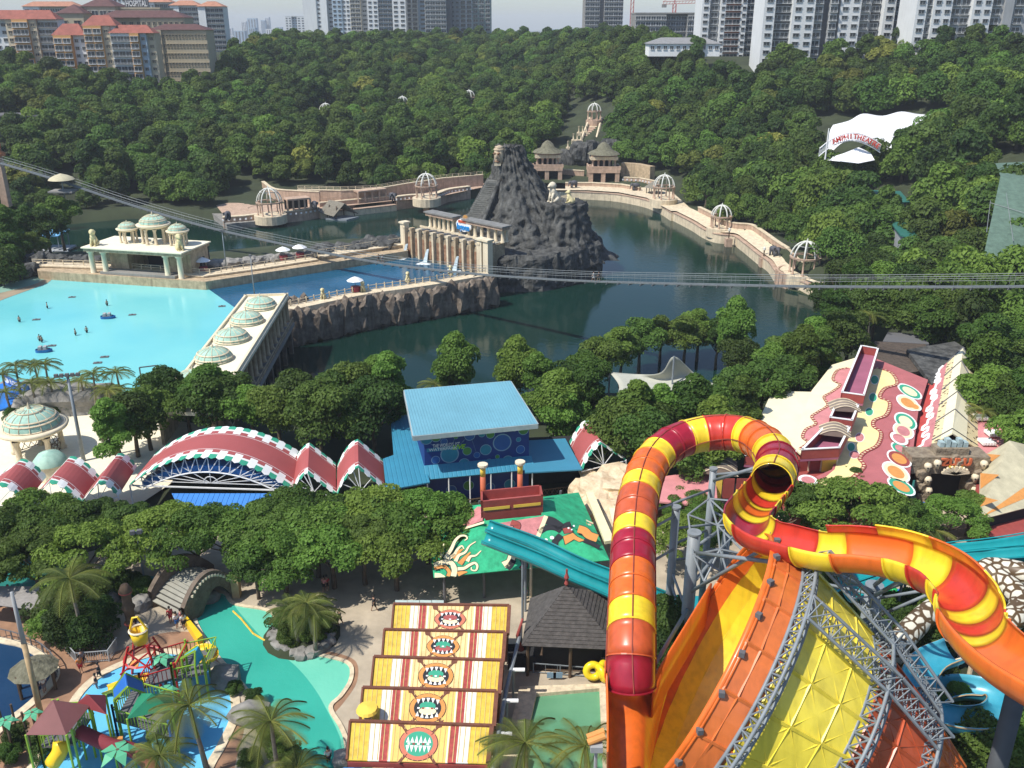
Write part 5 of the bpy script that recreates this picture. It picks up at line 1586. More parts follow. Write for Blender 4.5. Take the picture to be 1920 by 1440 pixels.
def umbrella(label,c,r,group,m,m2):
 t=thing('parasol',label,'parasol',c,group)
 b=MB();b.lathe([(r,2.2),(r*.5,2.7),(.04,3.0)],c,8);b.build('canopy',m,t)
 b=MB();b.cyl(c,c+up*2.9,.05,n=6);b.build('pole',M_steel,t)
 b=MB();b.lathe([(r*.55,.02),(r*.55,1.0),(.02,1.02)],c,8);b.build('counter',m2,t)
M_mar=mat('dark_red_canvas',(.22,.03,.04),.8,.1,1)
for(px,py,z,lb)in[(382,508,1,'white parasol over a dark red kiosk right of the stage'),(563,482,1.2,'white parasol at the back of the promenade near the rock heap'),(532,487,1.2,'small white parasol left of another on the promenade'),(667,546,1.0,'white lifeguard parasol on the rock dam')]:
 umbrella(lb,W(px,py,z),1.7,'white parasols around the wave pool',M_white,M_mar)
# the near park
M_cobalt=mat('cobalt_mural_wall',(.010,.035,.18),.55,.15,.5)
M_bteal=mat('mural_teal',(.02,.20,.30),.55,.1,1)
M_bgreen=mat('mural_green',(.07,.22,.05),.55,.1,1)
M_bblue=mat('mural_blue',(.02,.09,.30),.55,.1,1)
M_bring=mat('mural_pale_ring',(.20,.32,.42),.55,.1,1)
def ribbed(name,col,dirv,pitch,rough=.5,depth=.06,dark=.75,spec=.5):
 """sheet metal with ribs across direction dirv"""
 m=mat(name,col,rough,.07,.25,spec=spec,streak=.08)
 n,l=m.node_tree.nodes,m.node_tree.links
 b=n['Principled BSDF']
 g=n.new('ShaderNodeNewGeometry');d=n.new('ShaderNodeVectorMath');d.operation='DOT_PRODUCT'
 v=Vector(dirv).normalized();d.inputs[1].default_value=v/pitch
 l.new(g.outputs['Position'],d.inputs[0])
 f=n.new('ShaderNodeMath');f.operation='FRACT';l.new(d.outputs['Value'],f.inputs[0])
 p=n.new('ShaderNodeMath');p.operation='PINGPONG';p.inputs[1].default_value=.5;l.new(f.outputs[0],p.inputs[0])
 s=n.new('ShaderNodeMapRange');s.interpolation_type='SMOOTHSTEP';s.inputs[1].default_value=.02;s.inputs[2].default_value=.16;l.new(p.outputs[0],s.inputs[0])
 bp=n.new('ShaderNodeBump');bp.inputs['Strength'].default_value=1;bp.inputs['Distance'].default_value=depth
 l.new(s.outputs[0],bp.inputs['Height']);l.new(bp.outputs[0],b.inputs['Normal'])
 return m
# blue show building
RA,RB,RC,RD=W(775,817,9.4),W(1008,794,9.4),W(957,714,10.6),W(758,731,10.6)
rx=(RB-RA);rx.z=0;rlen=rx.length;rx.normalize();ry=Vector((-rx.y,rx.x,0))
bb_=thing('show_building','blue show building with pale blue ribbed roof and bubble mural front','building',Vector(((RA.x+RC.x)/2,(RA.y+RC.y)/2,0)))
b=MB();b.slab([RA,RB,RC,RD],.1);b.build('roof',ribbed('pale_blue_ribbed_roof',(.15,.36,.44),rx,.32,depth=.03),bb_)
b=MB()
e=.55
for P,Q in((RA,RB),(RB,RC),(RC,RD),(RD,RA)):b.beam(P-up*.3,Q-up*.3,.22,e)
b.build('fascia',mat('grey_fascia',(.34,.40,.40),.6),bb_)
fl_=W(800,945,0);fr_=W(992,925,0)
def flo(p,z):return Vector((p.x,p.y,z))
wd_=(fr_-fl_).normalized();wn_=Vector((-wd_.y,wd_.x,0));WL=(fr_-fl_).length
PW=lambda a,d,z:Vector((fl_.x,fl_.y,0))+wd_*a+wn_*d+up*z
b=MB();b.slab([PW(0,.25,8.8),PW(WL,.25,8.8),PW(WL,10,8.8),PW(0,10,8.8)],8.8);b.build('wall',M_cobalt,bb_)
mural=Plane(PW(0,.25,0),PW(WL,.25,0),PW(0,.25,8))
if mural.n.y>0:mural.n=-mural.n
def disc(b,P,c,r,off,mi,n=26):
 o=P.at(c[0],c[1],off);q=P.at(c[0]+r,c[1],off)
 ux_=(q-o);rr_=ux_.length;ux_.normalize();uy_=P.n.cross(ux_)
 b.poly([o+ux_*(rr_*math.cos(6.283*k/n))+uy_*(rr_*math.sin(6.283*k/n))for k in range(n)],mi)
def clipz(b,zlo,zhi):
 b.v=[(v[0],v[1],min(max(v[2],zlo),zhi))for v in b.v]
bub=[]
for(x,y,r,m)in[(265,190,50,2),(410,270,34,3),(620,188,22,2),(870,160,52,3),(1090,130,34,1),(1245,140,42,2),(1455,285,88,3),(1750,232,24,1),(1785,410,42,3),(1160,415,55,1),(1000,510,31,3),(1370,540,22,2),(1555,610,52,1),(1220,635,33,3),(965,705,22,2),(770,660,52,1),(600,705,32,2),(510,500,88,1),(825,440,44,2),(258,600,42,3),(305,850,52,2),(90,220,60,1),(1840,60,50,2),(1680,40,26,2),(540,1140,50,3),(850,1060,52,2),(1240,1090,46,3),(1590,1040,54,1)]:
 b=MB();c=(790+x*200/1920,800+y*200/1920);r=r*200/1920*1.9
 disc(b,mural,c,r,.010,0);disc(b,mural,c,r*.88,.022,m)
 clipz(b,.5,8.75)
 b.build('bubble_print',[M_bring,M_bteal,M_bgreen,M_bblue],bb_)
b=MB()
for(x0,y0,x1,y1)in[(600,210,560,320),(790,220,700,320),(905,220,985,450),(480,660,510,850),(160,300,250,370),(1000,690,1060,690)]:
 p=mural.at(790+x0/9.6,800+y0/9.6,.012);q=mural.at(790+x1/9.6,800+y1/9.6,.012);b.beam(p,q,.1,.02)
b.build('mural_lines',M_bring,bb_)
c=mural.at(790+450/9.6,800+335/9.6,.03)
text_mesh("THE WORLD'S 1ST",.62,.01,'letters',M_wwhite,bb_,c,wd_,(0,0,1),.01,fit=3.0)
c=mural.at(790+390/9.6,800+400/9.6,.03)
b=MB();b.box(c,(3.6,.04,.42),math.atan2(wd_.y,wd_.x));b.build('title_bar',M_bteal,bb_)
text_mesh("WATERPARK",.42,.01,'letters',M_wwhite,bb_,c-wn_*.03,wd_,(0,0,1),.01,fit=3.2)
c=mural.at(790+665/9.6,800+370/9.6,.04)
text_mesh("LIVE",.75,.02,'letters',mat('lime_print',(.25,.50,.03),.5),bb_,c,wd_,(0,0,1),.03,fit=1.5,shear=.3)
M_broof=ribbed('bright_blue_roof',(.04,.23,.35),wd_,.5,depth=.03)
def roofpoly(pts,z,nm,m,par,t=.15):
 b=MB();b.slab([W(x,y,z if not isinstance(z,list)else z[i])for i,(x,y)in enumerate(pts)],t);return b.build(nm,m,par)
roofpoly([(732,780),(772,777),(806,904),(724,919),(718,860),(738,853)],4.2,'side_roof',M_broof,bb_)
roofpoly([(985,826),(1060,822),(1092,880),(984,886)],4.2,'side_roof',mat('steel_blue_roof',(.05,.22,.33),.5,.06,.3),bb_)
b=MB();b.slab([PW(-.3,-1.6,3.9),PW(WL+.3,-1.6,3.9),PW(WL+.3,.24,4.7),PW(-.3,.24,4.7)],.12);b.build('canopy_roof',M_broof,bb_)
q=W(1090,885,0);b=MB()
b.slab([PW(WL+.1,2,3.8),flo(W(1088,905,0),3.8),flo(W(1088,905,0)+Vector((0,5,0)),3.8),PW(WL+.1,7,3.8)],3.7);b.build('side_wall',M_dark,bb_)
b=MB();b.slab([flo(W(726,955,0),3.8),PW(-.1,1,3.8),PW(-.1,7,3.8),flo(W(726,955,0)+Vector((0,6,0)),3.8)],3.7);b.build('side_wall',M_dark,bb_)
for k in range(6):
 b=MB();p=PW(WL*k/5,-1.5,0);b.cyl(p,p+up*3.85,.07,n=6);b.build('post',M_white,bb_)
fe=thing('lattice_fence','low brown lattice fence in front of the bubble mural building','fence',PW(WL/2,-2.2,0))
p0,p1=PW(-.5,-2.2,0),flo(W(1105,922,0),0);d=(p1-p0);Lf=d.length;d.normalize();b=MB()
for z in(.15,1.05):b.beam(p0+up*z,p1+up*z,.1)
for k in range(int(Lf/.6)):
 a=p0+d*(k*.6)
 b.beam(a+up*.15,a+d*.6+up*1.05,.05);b.beam(a+up*1.05,a+d*.6+up*.15,.05)
b.build('lattice',M_darkwood,fe)
# red canopies with scalloped borders
M_canred=mat('red_canopy_fabric',(.36,.085,.08),.65,.06,.4)
M_canwhite=mat('white_canopy_paint',(.80,.80,.76),.65,.04,1)
M_cangreen=mat('green_canopy_paint',(.04,.33,.20),.65,.05,1)
CM=[M_canred,M_canwhite,M_cangreen,M_dark]
def canopy(name,label,front,depth,group,steel=True,curved=True,scallop=1.0,hub=None,ends=True):
 """front: world points along the front edge; depth: vector to the back edge"""
 t=thing(name,label,'canopy',front[len(front)//2]*1.0-up*front[len(front)//2].z,group)
 fp=resample(front,.42);n=len(fp);D=depth.length
 def pick(band,i):
  k=i//2
  if band==0:return 1 if k%2 else 2
  if band==1:return 1
  if band==2:return 1 if k%2 else 0
  if band==3:return 0
  if band==4:return 1
  return 0
 w=[.42*scallop,.22*scallop,.34*scallop,.12*scallop,.07]
 e_=[0]
 for q in w:e_.append(e_[-1]+q/D)
 cuts=e_+[1-q for q in reversed(e_)]
 bands=[0,1,2,3,4,5,4,3,2,1,0]
 b=MB()
 for bi in range(len(cuts)-1):
  for i in range(n-1):
   z0=.03*math.sin(i*1.6)if bands[bi]in(1,2)else 0
   a,c=fp[i],fp[i+1]
   a0=cuts[bi];a1=cuts[bi+1]
   wob=.10*scallop/D*(1 if(i//2)%2 else-1)if bands[bi]in(0,1)else 0
   b.quad(a+depth*a0,c+depth*a0,c+depth*a1,a+depth*a1,pick(bands[bi],i))
 ob_=b.build('canopy_sheet',CM,t)
 sm_=ob_.modifiers.new('thick','SOLIDIFY');sm_.thickness=.1
 for off,nm in((Vector((0,0,0)),'front'),(depth,'back')):
  b=MB()
  for i in range(0,n-2,2):
   a,c=fp[i]+off,fp[min(i+2,n-1)]+off
   m_=(a+c)/2-depth.normalized()*(.28 if off.length==0 else-.28)-up*.05
   b.add([a,c,m_,a-up*.06,c-up*.06,m_-up*.06],[(0,1,2),(5,4,3),(0,2,5,3),(2,1,4,5)],1 if(i//2)%2 else 2)
  b.build('scalloped_edge',CM,t)
 return t,fp
def arcpts(a,c,rise,n=14,skew=.5):
 out=[]
 for k in range(n+1):
  u=k/n;p=a.lerp(c,u);h=4*u*(1-u)
  out.append(p+up*rise*h)
 return out
GC='red canopies with scalloped green and white borders'
F0c,F1c=W(243,908,3.4),W(548,918,3.4)
Bk=W(577,858,3.4)
dep=Vector((Bk.x-F1c.x,Bk.y-F1c.y,0))
ch=(F1c-F0c)
mid=(F0c+F1c)/2
rz_=ray(399,856);tt=(mid.y)/rz_.y;crown=H+rz_.z*tt
big,fpb=canopy('arched_canopy','largest red arched canopy spanning the open hall, with white trusses beneath',arcpts(F0c,F1c,max(3.0,crown-3.4),22),dep,GC,scallop=1.75)
rise=max(3.0,crown-3.4)
b=MB();inn=arcpts(F0c+ch.normalized()*1.4-up*.6,F1c-ch.normalized()*1.4-up*.6,rise-1.3,14);outp=arcpts(F0c,F1c,rise,14)
dn=dep.normalized()
for q in(inn,outp):b.tube([p+dn*.3-up*.12 for p in q],.09,6)
for i in range(14):
 b.beam(inn[i]+dn*.3-up*.1,outp[i]+dn*.3-up*.12,.09);b.beam(inn[i]+dn*.3-up*.1,outp[i+1]+dn*.3-up*.12,.09)
b.beam(F0c+dn*.3-up*.3,F1c+dn*.3-up*.3,.14)
hubc=mid+dn*.3+up*.3
for a in range(9):
 an=math.pi*a/8;r_=Vector(ch.normalized())*math.cos(an)*8+up*math.sin(an)*(rise-1.6)
 b.beam(hubc,hubc+r_,.06)
b.tube([hubc+ch.normalized()*(.8*math.cos(an))+up*(.8*math.sin(an))for an in[math.pi*k/8 for k in range(9)]],.05,5)
b.build('white_truss',M_white,big)
b=MB();arc_b=arcpts(F0c+ch.normalized()*1.0+dn*1.0,F1c-ch.normalized()*1.0+dn*1.0,rise-1.4,20)
for i in range(20):
 a,c=arc_b[i],arc_b[i+1]
 b.quad(a-up*.15,c-up*.15,c-up*.95,a-up*.95);b.quad(a-up*.15,a-up*.15+dn*1.5,c-up*.15+dn*1.5,c-up*.15)
b.build('blue_arch',mat('bright_blue_panel',(.03,.20,.55),.5,.06,.5),big)
for k in range(9):
 b=MB();p=F0c.lerp(F1c,k/8);
 for o2 in(0,1):pp_=p+dep*o2*.95;b.cyl(flo(pp_,0),flo(pp_,3.4),.1,n=6)
 b.build('post',M_white,big)if k in(0,8)else None
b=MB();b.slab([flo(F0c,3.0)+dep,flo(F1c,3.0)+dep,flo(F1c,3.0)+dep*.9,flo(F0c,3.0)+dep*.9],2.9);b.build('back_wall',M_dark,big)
lr=thing('lean_to_roof','bright blue ribbed lean-to roof under the largest red canopy','roof',W(430,975,0))
M_lean=ribbed('bright_blue_ribs',(.05,.22,.60),(1,0,0),.55)
roofpoly([(322,925),(535,925),(545,958),(340,962)],[3.2,3.2,2.5,2.5],'roof',M_lean,lr)
for px in(345,440,535):b=MB();p=W(px,960,2.5);b.cyl(flo(p,0),p,.08,n=6);b.build('post',M_white,lr)
def zig(label,a_f,p_f,e_f,bk,ridge_first,curve_rise,hub=True):
 """one bay: a curved half from valley to ridge and a straight half down to the next valley"""
 A,P_,E=W(*a_f),W(*p_f),W(*e_f)
 Bv=W(*bk);d_=Vector((Bv.x-(E.x if len(a_f)and ridge_first=='e' else P_.x),Bv.y-(E.y if ridge_first=='e' else P_.y),0))
 def cv(a,c):
  pts=[]
  for k in range(9):
   u=k/8;q=a.lerp(c,u);q=q+up*(curve_rise*4*u*(1-u)*.55);pts.append(q)
  return pts
 if label[1]=='rise':f=cv(A,P_);g=[P_,P_.lerp(E,.5),E]
 else:f=[A,A.lerp(P_,.5),P_];g=cv(P_,E)
 t,fp=canopy('zigzag_canopy',label[0],f,d_,GC,scallop=1.15)
 o_=ORG[t.name]
 t2,fp2=canopy('zigzag_canopy',label[0],g,d_,GC,scallop=1.15)
 for c_ in list(t2.children):
  me=c_.data;sh_=ORG[t2.name]-o_
  for v in me.vertices:v.co=v.co+sh_
  c_.parent=t
 bpy.data.objects.remove(t2)
 if hub:
  b=MB();base=(A+E)/2;base.z=min(A.z,E.z)+.1
  b.beam(A-up*.15,E-up*.15,.1);b.beam(P_-up*.1,base,.09)
  for u in(.25,.5,.75):
   b.beam(base,f[int(len(f)*u)if u<1 else-1],.07)
  b.beam(base,g[len(g)//2],.07)
  b.build('white_truss',M_white,t)
  b=MB();b.cyl(flo(E,0),E,.09,n=6);b.cyl(flo(base,0),base,.07,n=6);b.build('post',M_white,t)
 return t
zig(('small red zigzag canopy touching the right foot of the big arch','rise'),(548,922,3.4),(577,886,5.6),(630,927,3.4),(580,830,5.6),'p',.8)
zig(('red zigzag canopy between the small one and the blue building','rise'),(631,928,3.4),(672,876,6.0),(722,917,3.4),(671,823,6.0),'p',1.2)
zig(('lone red zigzag canopy right of the blue building, next to the tube slide','rise'),(1090,882,3.6),(1128,832,6.2),(1174,862,3.8),(1102,786,6.2),'p',1.2)
zig(('red zigzag canopy at the left foot of the big arch','fall'),(150,944,3.2),(183,905,5.6),(222,930,3.4),(221,850,5.6),'p',1.0)
zig(('second red zigzag canopy from the left edge','fall'),(48,950,3.2),(92,903,5.6),(150,942,3.4),(132,855,5.6),'p',1.0)
zig(('red zigzag canopy cut by the left edge of the picture','fall'),(-60,950,3.2),(-2,908,5.6),(48,944,3.4),(40,860,5.6),'p',1.0)
pav=rotunda('domed_pavilion','large pavilion with green ribbed dome and cream ring at the left',W(72,850,.32),3.55,2.9,5,None,.62)
b=MB();c=ORG[pav.name]
for k in range(5):
 a=6.283*(k+.5)/5;a2=6.283*(k+1.5)/5;
 if k==3:continue
 P_=c+Vector((2.84*math.cos(a),2.84*math.sin(a),0));Q=c+Vector((2.84*math.cos(a2),2.84*math.sin(a2),0))
 for z in(.15,1.5):b.beam(P_+up*z,Q+up*z,.08)
 for j in range(4):b.beam(P_.lerp(Q,j/4)+up*.15,P_.lerp(Q,(j+1)/4)+up*1.5,.06);b.beam(P_.lerp(Q,j/4)+up*1.5,P_.lerp(Q,(j+1)/4)+up*.15,.06)
b.build('lattice_rail',M_darkwood,pav)
sk=thing('small_dome_kiosk','small green domed kiosk just behind the left zigzag canopies','kiosk',W(100,895,.31))
c=ORG[sk.name];b=MB();b.lathe([(1.9,2.0),(1.8,2.4),(1.2,3.1),(.05,3.5)],c,20);b.build('dome',M_green_dome,sk,True);b=MB();b.lathe([(1.6,0),(1.6,2.0)],c,12);b.build('wall',M_cream,sk)
fr=thing('surf_ride','bright blue wave ride bed with its name on the raised rim at the left edge','ride',W(20,745,0))
M_ride=mat('ride_blue',(.03,.19,.60),.4,.08,.6)
q=[W(-60,735,2.2),W(8,718,2.4),W(54,738,1.4),W(10,765,.6),W(-60,785,.6)]
b=MB();b.slab(q,.4);b.build('ride_bed',M_ride,fr)
b=MB();q=[(W(8,718,2.4)),(W(56,738,1.4))];e1,e2=q[0]+up*1.4,q[1]+up*1.1;b.slab([q[0]+up*.02,q[1]+up*.02,e2,e1],.15);b.build('raised_rim',M_ride,fr)
d=(q[1]-q[0]).normalized();c=(q[0]+q[1])/2+up*.75;nn_=d.cross(up).normalized()
nn_=nn_ if nn_.y<0 else-nn_
text_mesh('FLOWRIDER',.9,.02,'letters',M_white,fr,c+nn_*.22+d*.4,d,up,.03,fit=2.6)
b=MB();cc=c+nn_*.2-d*1.5;b.poly([cc+d*(.42*math.cos(k*.5236))+up*(.42*math.sin(k*.5236))for k in range(12)]);b.build('round_emblem',M_white,fr)
roc=thing('rock_outcrop','big smooth grey artificial rock between the palms and the pavilion','rock',W(145,765,.3));
inst('rock',rock_mesh(77,6.2,3.4,3.0,M_rockgrey,'rock',3,.3),roc,(0,0,.4),.2);inst('rock',rock_mesh(78,3.6,2.6,2.0,M_rockgrey,'rock',3,.3),roc,(-5.5,1,.3),.6)
boulders('rock_heap','grey rocks along the beach rim under the palms',[W(-40,740,.2),W(60,735,.2),W(110,750,.2)],.3,24,BOULD,1.5,1.0,2.2,seed=41)
# green painted hip roof
gh=thing('painted_pavilion','wide pavilion with a painted green and pink hip roof showing a sun and dancing figures','pavilion',W(980,1060,0))
ZE=3.7
g_fl,g_fr,g_br,g_bl=W(813,1083,ZE),W(1143,1050,ZE),W(1085,923,ZE+.3),W(800,958,ZE+.3)
t_fl,t_fr,t_br,t_bl=W(910,976,6.0),W(1016,966,6.0),W(1016,940,6.3),W(905,946,6.3)
M_pgreen=mat('painted_green_roof',(.03,.40,.19),.7,.2,1.1,streak=.25,bump=.3,bscale=6)
M_ppink=mat('painted_pink_roof',(.52,.20,.20),.7,.18,1.5,bump=.3,bscale=6)
M_pcream=mat('painted_cream',(.78,.68,.42),.7,.08,1.5)
M_pblack=mat('painted_black',(.02,.02,.025),.7,.1,1.5)
M_porange=mat('painted_orange',(.62,.27,.07),.7,.1,1.5)
M_pred=mat('painted_dark_red',(.30,.06,.05),.7,.12,1.5)
M_pyellow=mat('painted_yellow',(.80,.55,.08),.7,.07,.8)
for nm,q in(('roof_slope',(g_fl,g_fr,t_fr,t_fl)),('roof_slope',(g_fr,g_br,t_br,t_fr)),('roof_slope',(g_br,g_bl,t_bl,t_br)),('roof_slope',(g_bl,g_fl,t_fl,t_bl))):
 b=MB();b.slab(list(q),.12);b.build(nm,M_pgreen,gh)
PF=Plane(g_fl,g_fr,t_fr);PL_=Plane(g_fl,g_bl,t_bl);PR=Plane(g_fr,g_br,t_fr)
def pshape(par,P,pts,m,off=.03,nm='painted_shape',outline=None,ow=.1):
 w=[P.at(x,y,off)for x,y in pts]
 b=MB();b.poly(w)
 if(w[1]-w[0]).cross(w[2]-w[0]).dot(P.n)<0:pass
 if outline:
  n=len(w);bb2=MB();c=sum(w,Vector((0,0,0)))/n
  bb2.poly([p+(p-c).normalized()*ow-P.n*.006 for p in w]);bb2.build(nm+'_outline',outline,par)
 return b.build(nm,m,par)
def stroke(par,P,pts,width,m,off=.04,nm='painted_stroke',outline=None,taper=False,per=5):
 w=catmull([P.at(x,y,0)for x,y in pts],per)if len(pts)>2 else[P.at(x,y,0)for x,y in pts]
 def rib(wid,o):
  L=[];n=len(w)
  for i in range(n):
   d=(w[min(i+1,n-1)]-w[max(i-1,0)]).normalized();s=P.n.cross(d)
   ww=wid*(1 if not taper else(1.0-.75*i/(n-1)))
   L.append((w[i]+s*ww/2+P.n*o,w[i]-s*ww/2+P.n*o))
  b=MB()
  for i in range(n-1):b.quad(L[i][0],L[i][1],L[i+1][1],L[i+1][0])
  return b
 if outline:rib(width+.14,off-.01).build(nm+'_outline',outline,par)
 return rib(width,off).build(nm,m,par)
pshape(gh,PF,[(910,985),(1016,968),(1022,966),(1006,1010),(1000,1018),(935,985)],M_ppink,.03)
pshape(gh,PL_,[(845,998),(905,976),(905,950),(895,950)],M_ppink,.03)
stroke(gh,PL_,[(842,1000),(908,980)],.35,M_pcream,.05);stroke(gh,PF,[(1024,968),(1004,1018)],.4,M_pcream,.05)
pshape(gh,PR,[(1018,965),(1018,945),(1030,950),(1108,978),(1112,983)],M_ppink,.03)
stroke(gh,PR,[(1020,943),(1112,982)],.3,M_pcream,.05);stroke(gh,PR,[(1026,968),(1108,985)],.3,M_pcream,.05)
stroke(gh,PR,[(1040,955),(1058,966),(1070,975),(1100,982)],.4,M_porange,.06,outline=M_pblack)
pshape(gh,PF,[(815,1083),(815,1074),(826,1075),(834,1080),(835,1082)],M_pcream,.05)
stroke(gh,PF,[(814,1066),(832,1063),(842,1072),(840,1081)],.32,M_porange,.05,outline=M_pblack)
stroke(gh,PF,[(814,1061),(828,1055),(845,1056),(852,1068),(850,1081)],.5,M_pcream,.05,outline=M_pblack)
for q in([(834,1048),(846,1030),(853,1015),(862,1006),(872,1005),(876,1010),(871,1014)],[(840,1049),(852,1040),(858,1030),(866,1024),(870,1030)],[(854,1053),(860,1042),(872,1036),(880,1024),(892,1016)],[(876,1053),(882,1044),(892,1042),(902,1033)],[(858,1067),(870,1066),(880,1060),(890,1056),(895,1062),(892,1070),(884,1069),(884,1064)],[(824,1047),(830,1035),(832,1020)]):
 stroke(gh,PF,q,.36,M_pcream,.05,outline=M_pblack,taper=True)
for q in([(862,1058),(872,1046),(882,1036)],[(848,1046),(860,1035),(868,1030)],[(858,1077),(868,1074),(876,1073)]):
 stroke(gh,PF,q,.5,M_porange,.05,outline=M_pblack,taper=True)
pshape(gh,PF,[(1056,1006),(1074,999),(1082,1006),(1096,1013),(1086,1016),(1076,1011),(1060,1021)],M_porange,.05,outline=M_pblack,ow=.08)
for q,w_,m_ in(([(1010,998),(1024,990),(1040,990),(1052,996)],.5,M_pblack),([(1052,1004),(1042,1014),(1040,1022)],.5,M_pblack),([(1094,1014),(1110,1020),(1124,1027)],.3,M_pblack),([(1050,992),(1062,984),(1070,982)],.35,M_pblack),([(1024,975),(1034,978),(1044,984),(1052,990)],.9,M_pblack),([(1062,990),(1066,1000)],.8,M_pred),([(1084,992),(1096,996),(1104,1004),(1120,1010)],.9,M_porange),([(944,1060),(956,1054),(960,1044),(966,1038)],.7,M_pcream),([(950,1066),(956,1060),(962,1050)],.5,M_pblack),([(958,1030),(972,1036),(984,1058),(978,1068)],.5,M_pred),([(958,980),(970,984),(968,992)],.6,M_pred)):
 stroke(gh,PF,q,w_,m_,.05,outline=M_pblack)
for(x,y,r)in[(1035,1008,4),(1024,1012,3),(1015,1013,2.4),(1066,990,2),(1076,986,2),(1072,993,1.6),(1018,1020,2)]:
 b=MB();disc(b,PF,(x,y),r,.06,0,14);b.build('painted_dot',M_white,gh)
pshape(gh,PL_,[(826,960),(850,952),(878,955),(870,962),(842,972)],M_pcream,.03)
b=MB()
k0,k1,k2,k3=W(902,970,6.2),W(1018,958,6.2),W(1014,934,6.4),W(902,945,6.4)
kz=[flo(p,0)for p in(k0,k1,k2,k3)]
for i,(P_,Q)in enumerate(zip(kz,kz[1:]+kz[:1])):
 bb2=MB();bb2.slab([P_+up*7.9,Q+up*7.9,Q+up*7.9+(kz[(i+2)%4]-Q).normalized()*.18,P_+up*7.9+(kz[(i+2)%4]-Q).normalized()*.18],3.0);bb2.build('well_wall',M_pred,gh)
b.slab([p+up*6.9 for p in kz],.2);b.build('well_floor',M_ppink,gh)
for u0,u1 in((.04,.46),(.52,.96)):
 b=MB();a=kz[0].lerp(kz[1],u0);c=kz[0].lerp(kz[1],u1);n_=(kz[1]-kz[0]).cross(up).normalized()*.03
 b.slab([a+up*7.2+n_,c+up*7.2+n_,c+up*6.9+n_,a+up*6.9+n_],.03);b.build('yellow_band',M_pyellow,gh)
for(px,py0,py1)in((906,870,940),(975,865,932)):
 b=MB();p=W(px,py1,6.6);q=flo(p,0);zt=H+ray(px,py0).z*(q.y/ray(px,py0).y)
 b.cyl(q+up*6.0,q+up*(zt-1.3),.27,n=12);b.build('chimney',mat('chimney_red',(.50,.12,.05),.6),gh,True)
 b=MB();b.cyl(q+up*(zt-1.3),q+up*(zt-.2),.27,n=12);b.build('chimney_collar',M_pyellow,gh,True)
 b=MB();b.lathe([(.28,zt-.45),(.5,zt-.2),(.5,zt),(.02,zt+.02)],q,14);b.build('chimney_cap',M_cream,gh)
for(px,py)in[(834,1150),(908,1140),(985,1130),(1060,1115),(1120,1100),(900,1020),(1050,1000)]:
 b=MB();p=W(px,py-20,0);b.cyl(p,p+up*3.9,.13,n=7);b.build('post',M_wdgrey,gh)
rk=thing('rockwork_slope','sunlit beige rockwork slope between the painted pavilion and the tube slide','rockwork',W(1130,960,0))
for k,(x,y,z,s)in enumerate([(1145,925,1.6,2.6),(1125,945,1.2,2.2),(1150,965,1.0,2.2),(1110,935,1.0,1.8),(1160,940,1.4,2.2)]):
 inst('rock',rock_mesh(60+k,1.4,1.4,1.0,mat('beige_rockwork',(.50,.36,.22),.85,.3,1,.8,3,col2=(.75,.62,.42)),'rock',3,.4),rk,W(x,y,z)-ORG[rk.name],k*.7,s)
b=MB();b.slab([W(1098,922,4.2),W(1112,922,4.2),W(1152,1012,4.2),W(1134,1015,4.2)],.35);b.build('parapet',M_pcream,rk)
b=MB();b.slab([W(1130,958,2.6),W(1165,956,2.6),W(1165,1000,2.6),W(1148,1003,2.6)],.3);b.build('low_roof',M_sandlight,rk)
# five striped roofs with toothed mouths
R5=[[(739,1134),(954,1137),(951,1189),(735,1181)],[(721,1182),(946,1187),(942,1242),(717,1233)],[(702,1233),(940,1240),(935,1302),(696,1291)],[(681,1291),(930,1298),(925,1363),(675,1355)],[(657,1354),(921,1363),(914,1432),(651,1425)]]
M_ry=[mat('roof_yellow',(.68,.47,.06),.7,.08,1.2,bump=.15,bscale=9,streak=.3),mat('roof_white_stripe',(.78,.74,.62),.7,.07,1.2,streak=.22),mat('roof_red_stripe',(.36,.06,.05),.7,.25,3),mat('roof_orange_yellow',(.78,.50,.14),.7,.1,1.0,bump=.15,bscale=9),mat('roof_pale_orange',(.80,.60,.28),.7,.12,1.0,bump=.15,bscale=9,streak=.2)]
M_brown=mat('brown_fascia',(.16,.06,.035),.8,.2,2)
roofs=thing('striped_hall','row of five stepped yellow, white and red striped roofs each painted with a toothed mouth','building',W(800,1440,0)+Vector((0,8,0)))
ringc=[(1,'w'),(1,'g'),(1,'g'),(1,'g'),(1,'g')]
